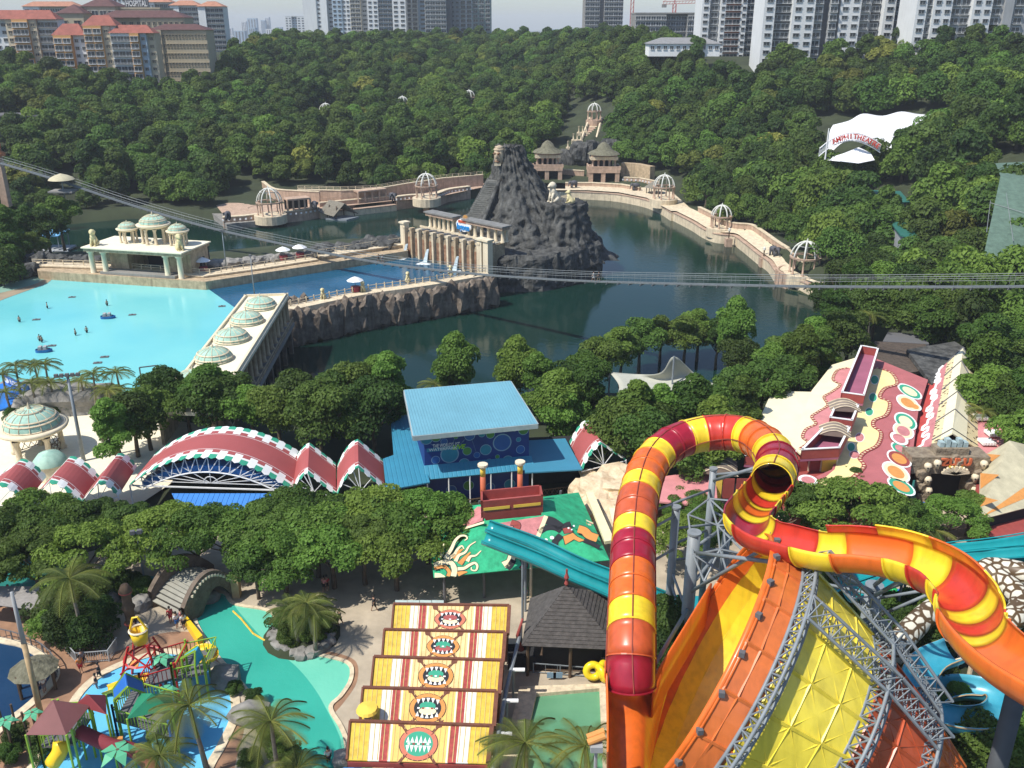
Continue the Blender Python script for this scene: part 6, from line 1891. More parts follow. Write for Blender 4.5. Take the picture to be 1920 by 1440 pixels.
for ri,q in enumerate(R5):
 zt_,zb_=4.7,3.9
 TL,TR,BR,BL=W(*q[0],zt_),W(*q[1],zt_),W(*q[2],zb_),W(*q[3],zb_)
 def U(u,v,off=0.0):
  a=TL.lerp(TR,u);c=BL.lerp(BR,u);n_=(TR-TL).cross(TL-BL).normalized();n_=n_ if n_.z>0 else-n_
  return a.lerp(c,v)+n_*off
 rp=Plane(TL,TR,BL)
 stripes=[(0,.145,0),(.145,.225,1),(.225,.285,2),(.285,.305,1),(.305,.70,4 if ri in(0,1,2)else 3),(.70,.715,1),(.715,.775,2),(.775,.86,1),(.86,1.0,0)]
 for a,c,mi in stripes:
  b=MB();b.slab([U(a,0),U(c,0),U(c,1),U(a,1)],.12);b.build('roof_stripe',M_ry[mi],roofs)
 seam=MB()
 for k in range(1,28):seam.beam(U(k/28,.02,.012),U(k/28,.98,.012),.05,.03)
 stuff(seam.build('sheet_seams',M_ry[0]if False else mat('seam_tan',(.55,.42,.16),.7),roofs))
 b=MB();b.beam(U(-.004,-.02,-.02),U(1.004,-.02,-.02),.22,.3);b.beam(U(-.004,-.02,-.02),U(-.004,1,-.02),.14,.3);b.beam(U(1.004,-.02,-.02),U(1.004,1,-.02),.3,.3);b.build('fascia',M_brown,roofs)
 b=MB();TRg,BRg=flo(TR,0),flo(BR,0);b.slab([TRg+up*(zt_-.3)+Vector((-.3,0,0)),TRg+up*(zt_-.3),BRg+up*(zb_-.3),BRg+up*(zb_-.3)+Vector((-.3,0,0))],3.4);b.build('side_wall',M_brown,roofs)
 if ri==4:
  b=MB();b.slab([flo(BL,3.7),flo(BR,3.7),flo(BR,3.7)+Vector((0,.3,0)),flo(BL,3.7)+Vector((0,.3,0))],3.7);b.build('front_wall',M_pred,roofs)
  fc_=[M_bluepaint,M_cangreen,M_pcream,M_canwhite,M_bteal]
  for k in range(13):
   b=MB();p=flo(BL,3.2).lerp(flo(BR,3.2),(k+.5)/13)+Vector((0,-.3,0));b.box(p,(1.25,.25,.5));b.build('signboard',fc_[k%5],roofs)
 cxu=.50-.02*(ri==4)
 Wd=(TR-TL).length;Hd=(BL-TL).length
 cu,cv=.498,.53
 rxm=.135;rym=.36+.02*ri
 def O(r1,r2,an,off):return U(cu+rxm*r1*math.cos(an),cv+rym*r2*math.sin(an),off)
 def ell(s,off,m,nm,n=30,pinch=1.0):
  b=MB();b.poly([O(s*(1 if pinch==1 else 1),s*(abs(math.sin(6.283*k/n))**(pinch-1)if pinch!=1 and math.sin(6.283*k/n)!=0 else 1),6.283*k/n,off)for k in range(n)]);b.build(nm,m,roofs)
 for sx_ in(-1,1):
  for sy_ in(-1,1):
   a=U(cu+sx_*rxm*.6,cv+sy_*rym*.6,.022);c=U(cu+sx_*rxm*(.98+.0*ri),cv+sy_*rym*1.18,.022)
   b=MB();b.beam(a,c,.2,.012)
   if sy_<0:
    d=(c-a).normalized();s2=rp.n.cross(d)
    b.poly([c+d*.55+rp.n*.008,c+s2*.25+rp.n*.008,c-d*.3+rp.n*.008,c-s2*.25+rp.n*.008])
   b.build('painted_spear',M_brown,roofs)
 pinch=1.35 if ri<2 else 1.0
 ell(1.04,.026,M_pblack,'mouth_outline',pinch=pinch)
 ell(1.0,.034,mat('mouth_lip_red',(.55,.17,.10),.7)if ri in(0,4)else M_porange,'mouth_lip',pinch=pinch)
 ell(.76,.042,M_pblack if ri<4 else M_cangreen,'mouth_inside',pinch=pinch)
 if ri<4:
  b=MB();b.poly([O(.45,.30,6.283*k/18,.050)-(BL-TL)*.06 for k in range(18)]);b.build('painted_tongue',[M_canred,M_cangreen,M_cangreen,M_cangreen][ri],roofs)
  b=MB();b.poly([O(.48,.26,6.283*k/18,.051)+(BL-TL)*.09 for k in range(18)]);b.build('painted_tongue',[M_pcream,M_canred,M_pcream,M_pcream][ri],roofs)
 nt=5 if ri<4 else 6
 for row in(-1,1):
  for k in range(nt):
   u=(k-(nt-1)/2)/nt*1.35;
   yb=math.sqrt(max(0,1-u*u))*.70
   if ri==4:yb=.62-.12*abs(u)
   tip=.10 if ri<4 else.06
   b=MB()
   hw=.10
   if row<0 or ri<4:
    pts3=[(u-hw,row*yb),(u+hw,row*yb),(u,row*tip-(row*.12 if ri<4 else 0)*0)]
   else:pts3=[(u-hw,.12),(u+hw,.12),(u,.12+.42)]
   if ri==4 and row<0:pts3=[(u-hw,-.05),(u+hw,-.05),(u,-.05-(.45 if k==2 or k==3 else.36))]
   if ri<4:pts3[2]=(u,row*(yb-.34))
   b.add([U(cu+rxm*x,cv+rym*y,.060)for x,y in pts3],[(0,1,2)]);b.build('painted_tooth',M_canwhite,roofs)
 b=MB()
 for k in range(5):
  u=-.5+k*.25;b.poly([U(cu+rxm*(u-.07),cv+rym*-.03,.062),U(cu+rxm*(u+.07),cv+rym*-.03,.062),U(cu+rxm*(u+.07),cv+rym*.08,.062),U(cu+rxm*(u-.07),cv+rym*.08,.062)],0 if k%2==0 else 1)
 b.build('painted_teeth_row',[M_canwhite,M_pred],roofs)
roofs_vent=thing('roof_vent','yellow mushroom vent standing on the left of the fourth striped roof','vent',W(690,1348,4.2));c=ORG[roofs_vent.name]
b=MB();b.lathe([(.8,.8),(.7,1.0),(.02,1.15)],c,14);b.build('cap',M_pyellow,roofs_vent);b=MB();b.cyl(c,c+up*.9,.28,n=10);b.build('stem',M_sandlight,roofs_vent)
for k,(a,c)in enumerate([((740,1124),(832,1126))]):
 t=thing('glass_awning','narrow pale glazed awning along the back of the first striped roof','awning',W(785,1128,3.4))
 for j in range(4):
  b=MB();x0=741+j*23;b.slab([W(x0,1125,3.6),W(x0+22,1125.5,3.6),W(x0+22,1133,3.5),W(x0,1132,3.5)],.08);b.build('pane',mat('pale_glass_panel',(.42,.50,.46),.25),t)
pipe=thing('support_rail','long grey pipe rail standing along the right side of the striped roofs','rail',W(940,1330,0))
b=MB();b.tube([W(975,1190,3.0),W(950,1290,3.2),W(924,1440,3.4),W(915,1520,3.4)],.16,7)
b.build('pipe',M_steel,pipe)
for px,py in((962,1256),(950,1314),(938,1376)):
 b=MB();b.cyl(W(px,py,3.2),W(px+22,py,3.2),.16,n=8);b.build('bracket',M_white,pipe)
 b=MB();p=W(px,py,3.2);b.cyl(flo(p,0),p,.1,n=6);b.build('post',M_steel,pipe)
# shingled hut
ht=thing('shingled_hut','dark grey shingled hip roof pavilion beside the small green pool','hut',W(1070,1230,0))
M_shin=mat('grey_shingles',(.075,.068,.062),.9,.3,2.2,.5,6,stretch=(1,1,1))
ap_=W(1062,1098,6.6);e0,e1,e2,e3=W(979,1211,3.2),W(1160,1219,3.2),W(1176,1125,3.3),W(995,1122,3.3)
def shingle_face(par,a,c,top,n,m):
 """overlapping courses from eaves (a-c) to the ridge point"""
 for k in range(n):
  u0=k/n;u1=(k+1)/n
  p,q=a.lerp(top,u0),c.lerp(top,u0);r,s=c.lerp(top,u1+.012),a.lerp(top,u1+.012)
  nn2=(q-p).cross(s-p).normalized();nn2=nn2 if nn2.z>0 else-nn2
  b=MB();b.slab([p+nn2*.07,q+nn2*.07,r,s],.07);b.build('shingle_course',m,par)
for a,c in((e0,e1),(e1,e2),(e2,e3),(e3,e0)):shingle_face(ht,a,c,ap_,16,M_shin)
b=MB();b.cyl(ap_,ap_+up*1.6,.09,n=6);b.lathe([(.2,.2),(.1,.5),(.22,.8),(.03,1.4)],ap_,8);b.build('finial',M_pred,ht)
cen=(e0+e1+e2+e3)/4
for e_ in(e0,e1,e2,e3,(e0+e1)/2):
 b=MB();p=cen+(e_-cen)*.9;b.cyl(flo(p,0),flo(p,3.3),.14,n=7);b.build('post',M_darkwood,ht)
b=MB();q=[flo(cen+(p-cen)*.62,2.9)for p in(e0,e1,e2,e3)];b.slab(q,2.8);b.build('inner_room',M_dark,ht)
def rail(name,label,pts,h,m,gap=.25,group=None,closed=False,cat='railing'):
 t=thing(name,label,cat,pts[len(pts)//2],group)
 for i in range(len(pts)-1+(1 if closed else 0)):
  p,q=pts[i],pts[(i+1)%len(pts)];b=MB()
  b.beam(p+up*h,q+up*h,.07);b.beam(p+up*.12,q+up*.12,.05);L_=(q-p).length
  for k in range(int(L_/gap)+1):r=p.lerp(q,min(1,k*gap/L_));b.beam(r+up*.1,r+up*h,.035)
  b.build('panel',m,t)
  b=MB();b.beam(p,p+up*(h+.05),.09);b.build('post',m,t)
 return t
rail('deck_railing','white barred railing at the front of the shingled hut',[W(1028,1248,0),W(1080,1250,0),W(1133,1254,0)],1.1,M_wgrey)
sheet('hut_deck',[W(x,y,0)for x,y in[(1000,1205),(1180,1210),(1180,1262),(1000,1258)]],.05,M_darkwood)
rail('pool_railing','thin steel railing between the hut deck and the small pool',[W(1000,1262,0),(W(1050,1266,0)),W(1100,1270,0),W(1140,1272,0)],1.0,M_steel,1.0)
b=MB();p=W(1045,1238,.6);b.box(p+Vector((0,0,.4)),(1.4,.1,.9));b.box(p+Vector((0,-.06,.4)),(1.0,.02,.5),mi=1);tag(b.build('notice_board',[M_pyellow,M_bteal]),'yellow and green notice board on the railing of the shingled hut','sign')
for k,x in enumerate((1034,1046)):
 b=MB();p=W(x,1266,.5);b.box(p,(.75,.05,.55));tag(b.build('notice_sign',M_bring),['left one of two small pale signs on the pool railing','right one of two small pale signs on the pool railing'][k],'sign','small pale signs on the pool railing')
def torus_mesh(R,r,m,n=18,k=9,name='ring'):
 b=MB();vs=[]
 for i in range(n):
  a=6.283*i/n
  for j in range(k):
   c=6.283*j/k;vs.append(((R+r*math.cos(c))*math.cos(a),(R+r*math.cos(c))*math.sin(a),r*math.sin(c)))
 b.add(vs,[(i*k+j,((i+1)%n)*k+j,((i+1)%n)*k+(j+1)%k,i*k+(j+1)%k)for i in range(n)for j in range(k)])
 return b.mesh(name,m,True)
M_tubey=mat('yellow_vinyl',(.80,.60,.02),.3,.04,1)
ty=torus_mesh(.55,.3,M_tubey)
for k,(x,y)in enumerate([(1112,1258),(1132,1256),(1128,1262)]):
 o=inst('swim_ring',ty,None,W(x,y,1.0),0,1.0,(1.3,0,k));tag(o,['yellow swim ring leaning on the pool railing, leftmost of three','yellow swim ring leaning next to the red tube slide','yellow swim ring lying lower behind the other two'][k],'swim ring','yellow swim rings at the pool railing')
inst_c=W(952,1192,0)
tk=thing('spotlight_tower','black spotlight stand between the striped roofs and the shingled hut','lamp stand',W(977,1250,0));c=ORG[tk.name]
b=MB();b.cyl(c,c+up*4.2,.1,n=6);b.build('pole',M_wdgrey,tk)
b=MB();b.box(c+Vector((0,0,1.0)),(2.2,1.6,1.4));b.build('equipment_box',M_dark,tk)
b=MB();b.tube([c+up*1.7,c+up*3.2+Vector((-.3,0,0)),c+up*4.8+Vector((.1,0,0))],[.25,.15,.1],7);b.build('carved_pole',M_pred,tk,True)
# tube slide
def grid(b,rows):
 w=len(rows[0]);b.add([p for r in rows for p in r],[(i*w+k,i*w+k+1,(i+1)*w+k+1,(i+1)*w+k)for i in range(len(rows)-1)for k in range(w-1)])
 return b
def gloss(name,col):return mat(name,col,.33,.10,.35,spec=.5,coat=.15,streak=.22)
S_red,S_crim,S_or,S_brick,S_yel=gloss('slide_red',(.58,.045,.025)),gloss('slide_crimson',(.34,.012,.03)),gloss('slide_orange',(.74,.15,.02)),gloss('slide_brick_orange',(.55,.10,.03)),gloss('slide_yellow',(.85,.62,.03))
S_gray=mat('slide_joint',(.25,.05,.03),.6)
tubep=[(1183,1287,10.6),(1183,1250,11.7),(1184,1190,12.9),(1186,1090,14),(1189,1000,14.8),(1198,930,15.6),(1219,871,16),(1260,832,16.4),(1320,813,16.8),(1380,812,17.2),(1428,829,17.7),(1457,866,18.2),(1446,905,18.8)]
openp=[(1446,905,18.8),(1418,938,19.5),(1400,966,19.9),(1428,992,20.4),(1480,1008,20.9),(1540,1022,21.4),(1615,1026,22.1),(1695,1040,22.7),(1768,1072,23.3),(1815,1122,23.9),(1820,1152,24.4),(1852,1192,24.9),(1908,1236,25.3),(1990,1282,25.8)]
tp=catmull([W(*q)for q in tubep],10);op=catmull([W(*q)for q in openp],10)
slide=thing('tube_slide','giant red, orange and yellow raft slide curling from the right edge down into the funnel','water slide',flo(W(1300,1000,0),0))
def frames(pts):
 out=[]
 for i,p in enumerate(pts):
  d=(pts[min(i+1,len(pts)-1)]-pts[max(i-1,0)]).normalized();s=d.cross(up).normalized();u=s.cross(d)
  out.append((p,d,s,u))
 return out
def shell(b,fr,r,a0,a1,n,th=.08,mi=0,bank=0.0):
 """tube wall between two angles measured from straight up; open channels leave the top out"""
 cl=abs(a1-a0-2*math.pi)<1e-3
 vs=[];m_=n if cl else n+1
 for(p,d,s,u)in fr:
  for rr2 in(r,r-th):
   for j in range(m_):
    a=a0+(a1-a0)*j/n+bank
    vs.append(p+(s*math.sin(a)+u*math.cos(a))*rr2)
 fs=[];k=len(fr);row=2*m_
 for i in range(k-1):
  for j in range(n):
   j2=(j+1)%m_
   fs.append((i*row+j,i*row+j2,(i+1)*row+j2,(i+1)*row+j))
   fs.append((i*row+m_+j2,i*row+m_+j,(i+1)*row+m_+j,(i+1)*row+m_+j2))
  if not cl:
   for j,fl2 in((0,0),(n,1)):
    fs.append((i*row+j,(i+1)*row+j,(i+1)*row+m_+j,i*row+m_+j))
 for i in(0,k-1):
  for j in range(n):j2=(j+1)%m_;fs.append((i*row+j,i*row+m_+j,i*row+m_+j2,i*row+j2))
 b.add(vs,fs,mi)
def segs_along(pts,cols,r,a0,a1,n,nm,flange=True,bank=None,seglen=None):
 rs2=resample(pts,.45);fr=frames(rs2);N=len(fr);k=len(cols)
 for q in range(k):
  i0=int(round(q*(N-1)/k));i1=int(round((q+1)*(N-1)/k))
  b=MB();bk_=bank(q/k)if bank else 0
  shell(b,fr[i0:i1+1],r,a0,a1,n,.1,0,bk_)
  b.build(nm,cols[q],slide,True)
  if flange:
   b=MB();p,d,s,u=fr[i0]
   shell(b,[(p-d*.045,d,s,u),(p+d*.045,d,s,u)],r+.07,a0,a1,n,.12,0,bk_)
   b.build('flange',cols[q],slide)
cols_t=[S_crim,S_brick,S_yel,S_or,S_brick,S_or,S_crim,S_crim,S_yel,S_brick,S_brick,S_yel,S_or,S_or,S_yel,S_crim,S_crim,S_yel,S_red,S_red,S_yel,S_or,S_or,S_yel,S_crim,S_crim,S_yel]
cols_t=[S_crim,S_brick,S_yel,S_or,S_or,S_crim,S_crim,S_yel,S_brick,S_brick,S_yel,S_or,S_or,S_yel,S_crim,S_crim,S_yel,S_red,S_red,S_yel,S_or,S_or,S_yel,S_crim,S_crim,S_yel]
TR_=1.56
segs_along(tp,cols_t,TR_,0,2*math.pi,28,'tube_segment')
fr=frames(resample(tp,1.0))
for a in(0,math.pi/2,-math.pi/2):
 b=MB();b.tube([p+(s*math.sin(a)+u*math.cos(a))*(TR_+.03)for p,d,s,u in fr],.05,4);stuff(b.build('seam',S_gray,slide))
cols_o=[]
for c_,w_ in((S_red,3),(S_yel,1),(S_or,2),(S_yel,2),(S_crim,4),(S_yel,2),(S_red,6),(S_yel,3),(S_or,5),(S_yel,3),(S_red,4),(S_yel,2),(S_red,2),(S_yel,2),(S_or,9)):cols_o.append((c_,w_))
rs2=resample(op,.35);fr=frames(rs2);N=len(fr);tot=sum(w for c,w in cols_o);acc=0
for c_,w_ in cols_o:
 i0=int(acc/tot*(N-1));acc+=w_;i1=int(acc/tot*(N-1));b=MB()
 shell(b,fr[i0:i1+1],1.52,math.radians(82),math.radians(278),24,.1);b.build('channel_segment',c_,slide,True)
 b=MB();p,d,s,u=fr[i0];shell(b,[(p-d*.05,d,s,u),(p+d*.05,d,s,u)],1.6,math.radians(82),math.radians(278),24,.09);b.build('flange',c_,slide)
hb=resample(op,.45);fr=frames(hb);N=len(fr)
b=MB();i0,i1=int(N*.36),int(N*.68)
for q,(u0,u1,m_)in enumerate(((.42,.50,S_red),(.50,.58,S_yel),(.58,.70,S_or),(.70,.76,S_yel))):
 b=MB();i0,i1=int(N*u0),int(N*u1)
 shell(b,fr[i0:i1+1],1.52,math.radians(278),math.radians(312 if q else 300),5,.1);b.build('raised_bank',m_,slide,True)
# funnel
az,tl=-0.34,0.41
FC=Vector((12.32,47.83,11.98))
fa=Vector((math.cos(az)*math.cos(tl),math.sin(az)*math.cos(tl),-math.sin(tl)))
fh=Vector((-math.sin(az),math.cos(az),0));fv_=fa.cross(fh)
if fv_.z<0:fv_=-fv_
def FR(s,R,t):return FC+fa*s+(fh*math.cos(t)+fv_*math.sin(t))*R
prof=[(0,9.1),(2.2,8.95),(8.3,6.85),(13.0,4.6),(16.5,2.6)]
def RS(s):
 for(s0,r0),(s1,r1)in zip(prof,prof[1:]):
  if s<=s1:return r0+(r1-r0)*(s-s0)/(s1-s0)
 return prof[-1][1]
funnel=thing('funnel_slide','huge orange and yellow funnel of the raft slide held in grey steel ring trusses','water slide',flo(FC,0))
NF=20
S_fy=gloss('funnel_yellow',(.84,.68,.07));S_fo=gloss('funnel_orange',(.62,.16,.04));S_fr=gloss('funnel_red_orange',(.50,.09,.03))
bands=[(0,.9,S_fo,S_or,1),(.9,2.2,S_fo,S_yel,1),(2.2,8.3,S_fy,S_yel,3),(8.3,13.0,S_fr,S_red,2),(13.0,16.5,S_fo,S_or,2)]
for(s0,s1,mo_,mi_,nr)in bands:
 for k in range(NF):
  t0,t1=2*math.pi*k/NF+.08,2*math.pi*(k+1)/NF+.08
  b=MB();fn_=4
  for q in range(nr):
   sa=s0+(s1-s0)*q/nr;sb2=s0+(s1-s0)*(q+1)/nr
   for j in range(fn_):
    u0=t0+(t1-t0)*j/fn_;u1=t0+(t1-t0)*(j+1)/fn_
    A,B_,C_,D_=FR(sa,RS(sa),u0),FR(sa,RS(sa),u1),FR(sb2,RS(sb2),u1),FR(sb2,RS(sb2),u0)
    b.quad(A,D_,C_,B_,0)
    A,B_,C_,D_=FR(sa,RS(sa)-.12,u0),FR(sa,RS(sa)-.12,u1),FR(sb2,RS(sb2)-.12,u1),FR(sb2,RS(sb2)-.12,u0)
    b.quad(A,B_,C_,D_,1)
  b.build('panel',[mo_,mi_],funnel,True)
  b=MB()
  for q in range(nr):
   sa=s0+(s1-s0)*q/nr;sb2=s0+(s1-s0)*(q+1)/nr
   tm=(t0+t1)/2;sm2=(sa+sb2)/2
   e_=.05
   P4=[FR(sa,RS(sa)+e_,t0),FR(sa,RS(sa)+e_,t1),FR(sb2,RS(sb2)+e_,t1),FR(sb2,RS(sb2)+e_,t0)]
   if(P4[0]-P4[2]).length<.3:continue
   b.beam(P4[0],P4[1],.12,.16);b.beam(P4[0],P4[3],.12,.2)
   cen_=FR(sm2,RS(sm2)+.10,tm)
   if mo_ is not S_fo or s0>3:
    b.beam(P4[0],P4[2],.06,.08);b.beam(P4[1],P4[3],.06,.08);b.beam((P4[0]+P4[1])/2,(P4[2]+P4[3])/2,.05,.07)
   else:
    if s0>1:b.beam(P4[0],cen_,.05,.06)
  b.build('rib',mo_,funnel)
b=MB();rim=[FR(0,9.1,2*math.pi*k/90)for k in range(91)];rim2=[FR(0,9.0,2*math.pi*k/90)for k in range(91)]
b.tube(rim,.12,6);b.build('mouth_rim',S_or,funnel,True)
b=grid(MB(),[rim,[p-fa*.35 for p in rim2]])
lip=b.build('mouth_lip',S_or,funnel,True)
lip.modifiers.new('thick','SOLIDIFY').thickness=.1
for k in range(24):
 b=MB();p=FR(.02,9.25,2*math.pi*k/24);b.box(p,(.32,.32,.32),k*.3);b.build('clamp',M_wdgrey,funnel)
ex=W(1183,1285,10.9)
tr=[W(1183,1255,12.0)-Vector((0,.2,.1)),ex,W(1186,1350,9.9),W(1188,1440,8.9),W(1190,1560,7.8),W(1195,1700,6.8)]
trc=resample(catmull(tr,8),.5);frt=frames(trc)
sh=[];nA=len(frt)
for i,(p,d,s,u)in enumerate(frt):
 o_=p-up*1.5;row=[o_+Vector(q)for q in((-1.62,0,2.4),(-1.6,0,1.2),(-1.45,0,.5),(-1.0,0,.12),(-.3,0,0),(.4,0,.02))]
 ringp=FR(-.3,9.0,math.radians(-8-80*i/(nA-1)));f0=row[-1]
 row+=[f0.lerp(ringp,(q+1)/8)-up*(.7*math.sin(math.pi*(q+1)/8))for q in range(8)]
 sh.append(row)
b=grid(MB(),[r[:10]for r in sh]);grid(b,[r[9:]for r in sh]);b.m=[0 if k<(nA-1)*9 else 1 for k in range(len(b.f))]
apn=b.build('entry_apron',[S_or,S_yel],funnel,True);apn.modifiers.new('thick','SOLIDIFY').thickness=.1
b=MB();q0=ex+Vector((1.55,.2,-.2));q1=FR(-.3,9.0,math.radians(-6));N2=10
wpts=[q0.lerp(q1,k/N2)for k in range(N2+1)]
grid(b,[[p-up*2.6 for p in wpts],[p+up*.7 for p in wpts]])
o=b.build('entry_wall',S_or,funnel,True);o.modifiers.new('thick','SOLIDIFY').thickness=.14
def ring_truss(s,R,t0,t1,n=26,w=1.3,h=.95):
 b=MB();ps=[]
 for k in range(n+1):
  t=t0+(t1-t0)*k/n
  ps.append((FR(s-w/2,R,t),FR(s+w/2,R,t),FR(s,R+h,t)))
 for j in range(3):b.tube([p[j]for p in ps],.11,6)
 b.build('ring_chord',M_steel,funnel,True);b=MB()
 for k in range(n):
  p,q=ps[k],ps[k+1]
  for j in range(3):
   b.beam(p[j],p[(j+1)%3],.07);b.beam(p[j],q[(j+1)%3],.07)
 b.build('ring_lattice',M_steel,funnel)
 return ps
rt1=ring_truss(2.3,9.1,math.radians(10),math.radians(250),44,.9,.7)
rt2=ring_truss(8.4,7.0,math.radians(-10),math.radians(240),34)
rt3=ring_truss(13.0,4.75,math.radians(-10),math.radians(240),26,1.0,.8)
def girder(a,c,wvec,n):
 b=MB();hv=(c-a).cross(wvec).normalized()*.8
 if hv.z<0:hv=-hv
 L=[(a+wvec*s_,c+wvec*s_)for s_ in(-1,1)]+[(a+hv,c+hv)]
 for p,q in L:b.cyl(p,q,.1,n=6)
 for k in range(n):
  for i in range(3):
   p=L[i][0].lerp(L[i][1],k/n);q=L[(i+1)%3][0].lerp(L[(i+1)%3][1],(k+1)/n);r=L[(i+1)%3][0].lerp(L[(i+1)%3][1],k/n)
   b.beam(p,q,.06);b.beam(p,r,.06)
 b.build('girder',M_steel,funnel)
for t in(84,110):
 t=math.radians(t);tv=(fh*-math.sin(t)+fv_*math.cos(t))*.8
 girder(FR(2.3,10.1,t),FR(8.4,7.9,t),tv,7);girder(FR(8.4,7.9,t),FR(13.0,5.5,t),tv,6)
# steel columns and braces
colsx=[(1302,998,13.5,.50),(1268,950,14.0,.34),(1338,878,15.0,.30),(1640,1097,13.0,.58),(1366,965,10.5,.36),(1508,1075,11,.3)]
ctops=[]
for k,(x,y,z,r)in enumerate(colsx):
 t=thing('steel_column',['thickest grey steel column between the tube and the funnel','thinner grey steel column right beside the tube slide','tall thin grey column standing behind the tube loop','thick grey steel column with flat cap right of the funnel, in front of the swim rings','grey steel column in the lattice below the slide loop','grey steel column behind the funnel apex'][k],'column',flo(W(x,y,z),0),'steel columns carrying the slide')
 p=W(x,y,z);ctops.append(p);b=MB();b.cyl(flo(p,0),p,r,n=18);b.build('shaft',M_steel,t,True)
 b=MB();b.lathe([(r+.06,-.12),(r+.06,.04),(.02,.05)],p,18);b.build('cap_plate',M_steel,t)
 b=MB();b.lathe([(r+.35,0),(r+.35,.12),(r,.14)],flo(p,0),14);b.build('base_plate',M_steel,t)
C1,C2,C3,C4,C5,C6=ctops
fw=thing('steel_framework','tangle of grey steel pipe braces carrying the slide loop over the trees','framework',flo(C5,0))
def br_(a,c,r=.14,nm='brace'):
 b=MB();b.cyl(a,c,r,n=7);b.build(nm,M_steel,fw,True)
sl=lambda u:tp[int(u*(len(tp)-1))]
so_=lambda u:op[int(u*(len(op)-1))]
for a,c in[(C3-up*.6,sl(.88)-up*1.7),(C3-up*1.2,WD(1440,870,69)),(C3-up*2.0,sl(.42)-up*1.2+Vector((1.5,0,0))),(C2-up*.8,sl(.36)+Vector((1.5,0,-.5))),(C2-up*3.5,C3-up*6),(C2-up*4,sl(.30)+Vector((1.5,0,-.8))),(C2-up*2,C5-up*.8),(C2-up*5,C5-up*4),(C1-up*1.5,C5-up*1.0),(C1-up*1.8,so_(.28)-up*2),(C1-up*5,C5-up*3),(C1-up*7,sl(.12)+Vector((1.6,0,-.6))),(C1-up*5.5,FR(.3,9.2,1.2)),(C1-up*7.5,C2-up*6),(C2-up*7,C1-up*9.5),(C5-up*.3,so_(.12)-up*1.55),(C5-up*.4,so_(.22)-up*1.55),(C5-up*2,so_(.3)-up*1.55),(C5-up*.5,C3-up*4),(C5-up*3.5,C3-up*8),(C4-up*.6,so_(.40)-up*1.55),(C4-up*1.0,so_(.55)-up*1.55),(C4-up*1.2,WD(1745,1105,60)),(C4-up*3,WD(1750,1110,60)),(C4-up*.8,C6-up*.5),(C6-up*.2,so_(.33)-up*1.8),(C4-up*1,FR(2.3,10,1.25)),(C4-up*2,FR(8.4,7.8,1.2)),(C6-up*1,FR(2.3,10,1.3)),(C4,so_(.52)-up*1.55)]:
 br_(a,c,.11 if(a-c).length<9 else.15)
rr=random.Random(17)
b=MB()
lat=[WD(1290,965,72),WD(1330,935,74),WD(1380,940,73),WD(1420,985,71),WD(1400,1040,70),WD(1350,1030,70),WD(1300,1040,70),WD(1345,985,72),WD(1390,990,72),WD(1365,1080,69),WD(1320,1090,69)]
for i in range(len(lat)):
 for j in range(i+1,len(lat)):
  if(lat[i]-lat[j]).length<3.6:b.cyl(lat[i],lat[j],.08,n=6)
b.build('lattice',M_steel,fw)
hcol=flo(so_(.93)-up*2,0)
b=MB();q=W(1904,1305,17);b.cyl(flo(q,0),q,.5,n=14);b.build('leaning_column',mat('dark_grey_steel',(.06,.065,.07),.6,.1,1),fw,True)
# flumes
def flume(name,label,pts,r,m,group=None,n=10,half=95,sup=None,inner=None,step=.6,cat='water slide'):
 P_=resample(catmull([W(*q)for q in pts],8),step);fr=frames(P_)
 t=thing(name,label,cat,flo(P_[len(P_)//2],0),group)
 b=MB();shell(b,fr,r,math.radians(180-half),math.radians(180+half),n,.08);o=b.build('channel',m,t,True)
 b=MB()
 for s_ in(-1,1):b.tube([p+s*(s_*r*math.sin(math.radians(half)))+u*(-r*math.cos(math.radians(half))*-1+.02)for p,d,s,u in fr],.06,5)
 b.build('rim',sup or m,t)
 for k in range(6,len(P_),16):
  b=MB();p=P_[k]-up*r;
  if p.z>.5:b.cyl(flo(p,0),p,.12,n=7);b.build('support',M_steel,t)
 return t
S_teal=mat('teal_slide',(.01,.27,.29),.3,.15,.4,coat=.2,streak=.1)
GT='straight teal slides over the painted roof'
flume('teal_slide','upper one of two straight teal slides crossing in front of the painted roof',[(914,984,8.6),(1000,1014,7.6),(1080,1052,6.6),(1150,1080,5.8),(1230,1112,4.8),(1300,1140,3.8)],.75,S_teal,GT,half=88)
flume('teal_slide','lower one of two straight teal slides crossing in front of the painted roof',[(908,1006,8.3),(1000,1042,7.2),(1080,1078,6.2),(1150,1108,5.4),(1230,1150,4.4),(1300,1178,3.4)],.75,S_teal,GT,half=88)
sp=thing('slide_support','cream twin pole support under the straight teal slides','support',W(990,1130,0));c=ORG[sp.name]
for dx in(-.25,.25):b=MB();b.cyl(c+Vector((dx,0,0)),c+Vector((dx,0,6.2)),.13,n=7);b.build('pole',M_sandlight,sp)
b=MB();b.beam(c+Vector((-.9,0,6.2)),c+Vector((.6,0,7.0)),.14);b.beam(c+Vector((0,0,5.6)),c+Vector((.9,0,6.9)),.12);b.build('bracket',M_white,sp)
GR='teal slides at the right'
flume('teal_slide','upper lane of the teal slide sweeping in from the right edge',[(1990,1000,9),(1920,1012,8.6),(1850,1022,8),(1790,1028,7.6),(1720,1042,7.0),(1650,1062,6.4),(1580,1085,5.8)],.85,S_teal,GR,half=85)
flume('teal_slide','lower lane of the teal slide sweeping in from the right edge',[(1990,1030,9),(1920,1034,8.6),(1850,1040,8),(1790,1048,7.6),(1720,1066,7.0),(1660,1088,6.4),(1590,1112,5.8)],.85,S_teal,GR,half=85)
M_aqua=mat('aqua_slide',(.03,.27,.38),.3,.15,.5,coat=.2,col2=(.08,.38,.48),streak=.1)
